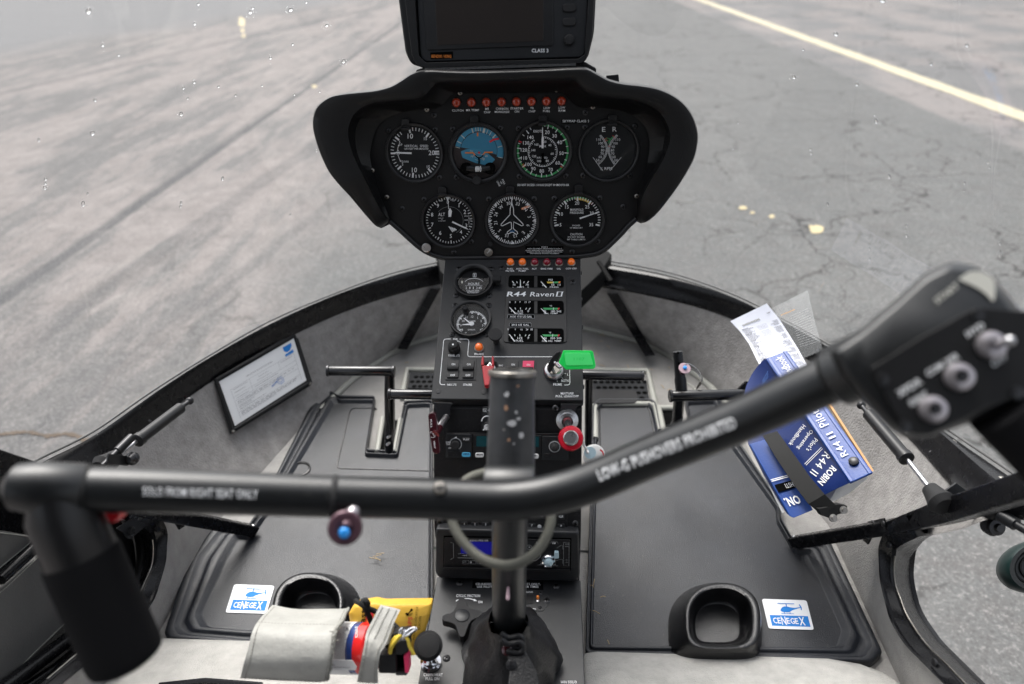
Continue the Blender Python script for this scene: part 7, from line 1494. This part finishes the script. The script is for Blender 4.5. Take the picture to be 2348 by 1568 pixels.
for r_ in (7, 10, 13): c_ = Vector(G_(1150, 498)); ik.path([c_+Vector((math.cos(a), math.sin(a)))*r_*.55 for a in np.linspace(.2, 1.7, 8)], .8, 'well_black')
ik.build('pouch_lettering', bp2)
cdl = thing('cord', Gd(850, 430, .84), 'black cord knotted over the yellow pouch and running under the strap', 'cord'); mb = MB()
mb.tube([Gd(x, y, d) for x, y, d in ((812, 425, .85), (850, 448, .838), (885, 470, .832), (935, 492, .836), (990, 530, .83), (1050, 575, .83), (1105, 625, .825), (1150, 640, .83))], .0033, 10, smooth=5)
mb.tube([Gd(x, y, d) for x, y, d in ((880, 420, .835), (852, 432, .828), (870, 470, .826), (895, 520, .834), (910, 560, .838))], .0033, 10, smooth=5); mb.tube([Gd(x, y, d) for x, y, d in ((850, 440, .832), (872, 425, .826), (888, 440, .826), (880, 470, .83))], .0033, 10, smooth=5); obj('cord_strand', mb, 'cord_black', cdl)
# black bracket / valve block with safety ring and yellow tie
vb = thing('extinguisher_valve', Gd(1040, 850, .83), 'black plastic valve block with a red inner face at the end of the extinguisher', 'valve')
mb = MB(); mb.prism([Gd(a, b, .800) for a, b in ((945, 762), (1060, 765), (1068, 885), (955, 882))], CF*.03); mb.prism([Gd(a, b, .796) for a, b in ((1056, 765), (1066, 690), (1095, 672), (1130, 672), (1143, 745), (1100, 768))], CF*.03); mb.prism([Gd(a, b, .797) for a, b in ((1058, 880), (1140, 880), (1132, 898), (1064, 897))], CF*.028); obj('valve_body', mb, 'rubber_black', vb, bevel=.0018, seg=3)
mb = MB(); mb.prism([Gd(a, b, .798) for a, b in ((1112, 770), (1142, 750), (1146, 880), (1122, 884))], CF*.02); obj('red_face', mb, 'pink_red', vb, bevel=.001)
mb = MB(); mb.prism([Gd(a, b, .812) for a, b in ((1060, 768), (1112, 768), (1120, 884), (1064, 884))], CF*.01); obj('cavity', mb, 'well_black', vb)
mb = MB(); mb.prism([Gd(a, b, .808) for a, b in ((1045, 630), (1150, 618), (1165, 660), (1120, 680), (1000, 740), (985, 690))], CF*.02); obj('valve_neck', mb, 'plastic_black', vb, bevel=.003)
rg_ = thing('safety_ring', Gd(1130, 625, .79), 'bent steel safety ring with a yellow beaded tie above the valve block', 'ring')
mb = MB(); mb.tube([Gd(x, y, d) for x, y, d in ((1105, 665, .792), (1088, 640, .79), (1092, 608, .79), (1112, 604, .79), (1120, 630, .79), (1108, 655, .79), (1150, 632, .788), (1190, 605, .788), (1178, 597, .789), (1140, 612, .789), (1112, 640, .79))], .0016, 8, smooth=5); obj('wire', mb, 'chrome', rg_)
mb = MB(); mb.tube([Gd(x, y, d) for x, y, d in ((1090, 645, .79), (1060, 655, .792), (1035, 690, .795), (1028, 730, .797), (1030, 758, .798))], .0017, 8, smooth=5); mb.tube([Gd(x, y, d) for x, y, d in ((1118, 645, .79), (1140, 670, .789), (1150, 710, .79), (1165, 740, .791), (1178, 762, .792))], .0019, 8, smooth=5)
for t in np.linspace(0, 1, 12): p = Gd(1088-60*math.sin(t*1.5), 647+100*t, .789+.007*t); mb.ball(p, .0025, 8)
obj('yellow_tie', mb, 'cord_yellow', rg_)

# ================================================================ RAIN ON THE WINDSHIELD
def drop_mesh(q, rx, ry, ang=0):
    """a lens of water lying on the acrylic"""
    p, n, i, d = WB.ray_cast(CAM, ray(q).normalized())
    if p is None: return None
    n = n if n.dot(CAM-p) < 0 else -n; D = (p-CAM).dot(CF); u = (UP-n*UP.dot(n)).normalized(); v = n.cross(u); a_, b_ = rx*D/FPX*1.1, ry*D/FPX*1.5; mb = MB(); rows = []
    for f, h in ((1, 0), (.97, .3), (.86, .62), (.6, .88), (.3, .98), (.01, 1)): rows.append([p+n*(.0004+h*min(a_, b_)*.75)+v*math.cos(t)*a_*f+u*math.sin(t)*b_*f for t in np.linspace(0, 2*math.pi, 14, endpoint=False)])
    rows = [[p+n*.0004+v*math.cos(t)*a_*.01+u*math.sin(t)*b_*.01 for t in np.linspace(0, 2*math.pi, 14, endpoint=False)]]+rows; mb.loft(rows, close=True); return mb
big = [(P_, x) for x in ((522, 68, 11, 13), (1168, 27, 6, 6), (1146, 142, 6, 7), (1472, 75, 9, 8), (1487, 50, 6, 6), (1710, 60, 10, 9), (1922, 152, 8, 8), (606, 269, 6, 6), (700, 328, 5, 4), (560, 590, 6, 7), (1143, 486, 6, 6), (1080, 519, 5, 6), (1105, 580, 4, 5), (1066, 672, 8, 9), (545, 785, 9, 9), (230, 824, 5, 8), (270, 1055, 6, 6), (268, 1080, 6, 6), (265, 1106, 7, 8), (490, 1200, 8, 11), (517, 1140, 4, 5), (1310, 1052, 6, 10), (1066, 1195, 6, 7), (1062, 1215, 5, 6), (1286, 511, 5, 5), (1591, 343, 6, 6), (1542, 506, 4, 4), (1722, 262, 5, 5), (2020, 362, 8, 9), (1386, 563, 4, 5), (1732, 558, 4, 4), (1802, 17, 5, 5), (1880, 541, 4, 4), (1708, 1265, 4, 6), (1862, 888, 4, 5))]
big += [(Q_, x) for x in ((1267, 8, 12, 9), (994, 205, 10, 9), (801, 295, 5, 4), (747, 456, 8, 8), (1117, 499, 7, 7), (1763, 270, 7, 7), (1554, 380, 6, 7), (1230, 714, 7, 10), (1222, 678, 4, 4), (844, 880, 6, 6), (847, 903, 6, 6), (1306, 1040, 6, 9), (945, 1202, 5, 8), (1748, 1078, 5, 6), (1748, 1124, 4, 4), (1408, 1330, 6, 6), (1408, 1388, 6, 7), (1402, 1352, 4, 4), (1192, 1464, 4, 7), (1192, 1526, 4, 7), (1957, 1436, 6, 6), (1959, 1494, 5, 14), (1886, 958, 5, 5), (1896, 987, 4, 4), (419, 724, 4, 4), (390, 878, 4, 3), (1758, 872, 3, 3))]
for Zf, (a, b, rx, ry) in big:
    m_ = drop_mesh(Zf(a, b), rx*.48, ry*.48)
    if m_: tag(obj('raindrop', m_, 'water'), 'small clear raindrop clinging to the windshield', 'raindrop', 'raindrops on the windshield')
rs = random.Random(5); sp = MB()
for Zf, (a, b, rx, ry) in big:
    if rx >= 7:
        for _ in range(16):
            t = rs.uniform(0, 6.28); R_ = rs.uniform(2.4, 4.2)*rx; m_ = drop_mesh(Zf(a+math.cos(t)*R_, b+math.sin(t)*R_*.9), rs.uniform(.4, .9), rs.uniform(.4, .8))
            if m_: sp.add(m_.v, m_.f)
    elif ry > 5:
        for k in range(7):
            m_ = drop_mesh(Zf(a+rs.uniform(-5, 5), b+rs.uniform(-4, 6)*rx), rs.uniform(.4, .9), rs.uniform(.4, .9))
            if m_: sp.add(m_.v, m_.f)
for _ in range(110):
    q = (rs.uniform(0, 2347), rs.uniform(0, 900)); m_ = drop_mesh(q, rs.uniform(.35, .7), rs.uniform(.3, .6))
    if m_ and not (700 < q[0] < 1610 and q[1] > 0): sp.add(m_.v, m_.f)
tag(obj('rain_spatter', sp, 'water'), 'fine spatter of tiny water specks around the raindrops on the windshield', 'water specks', kind='stuff')
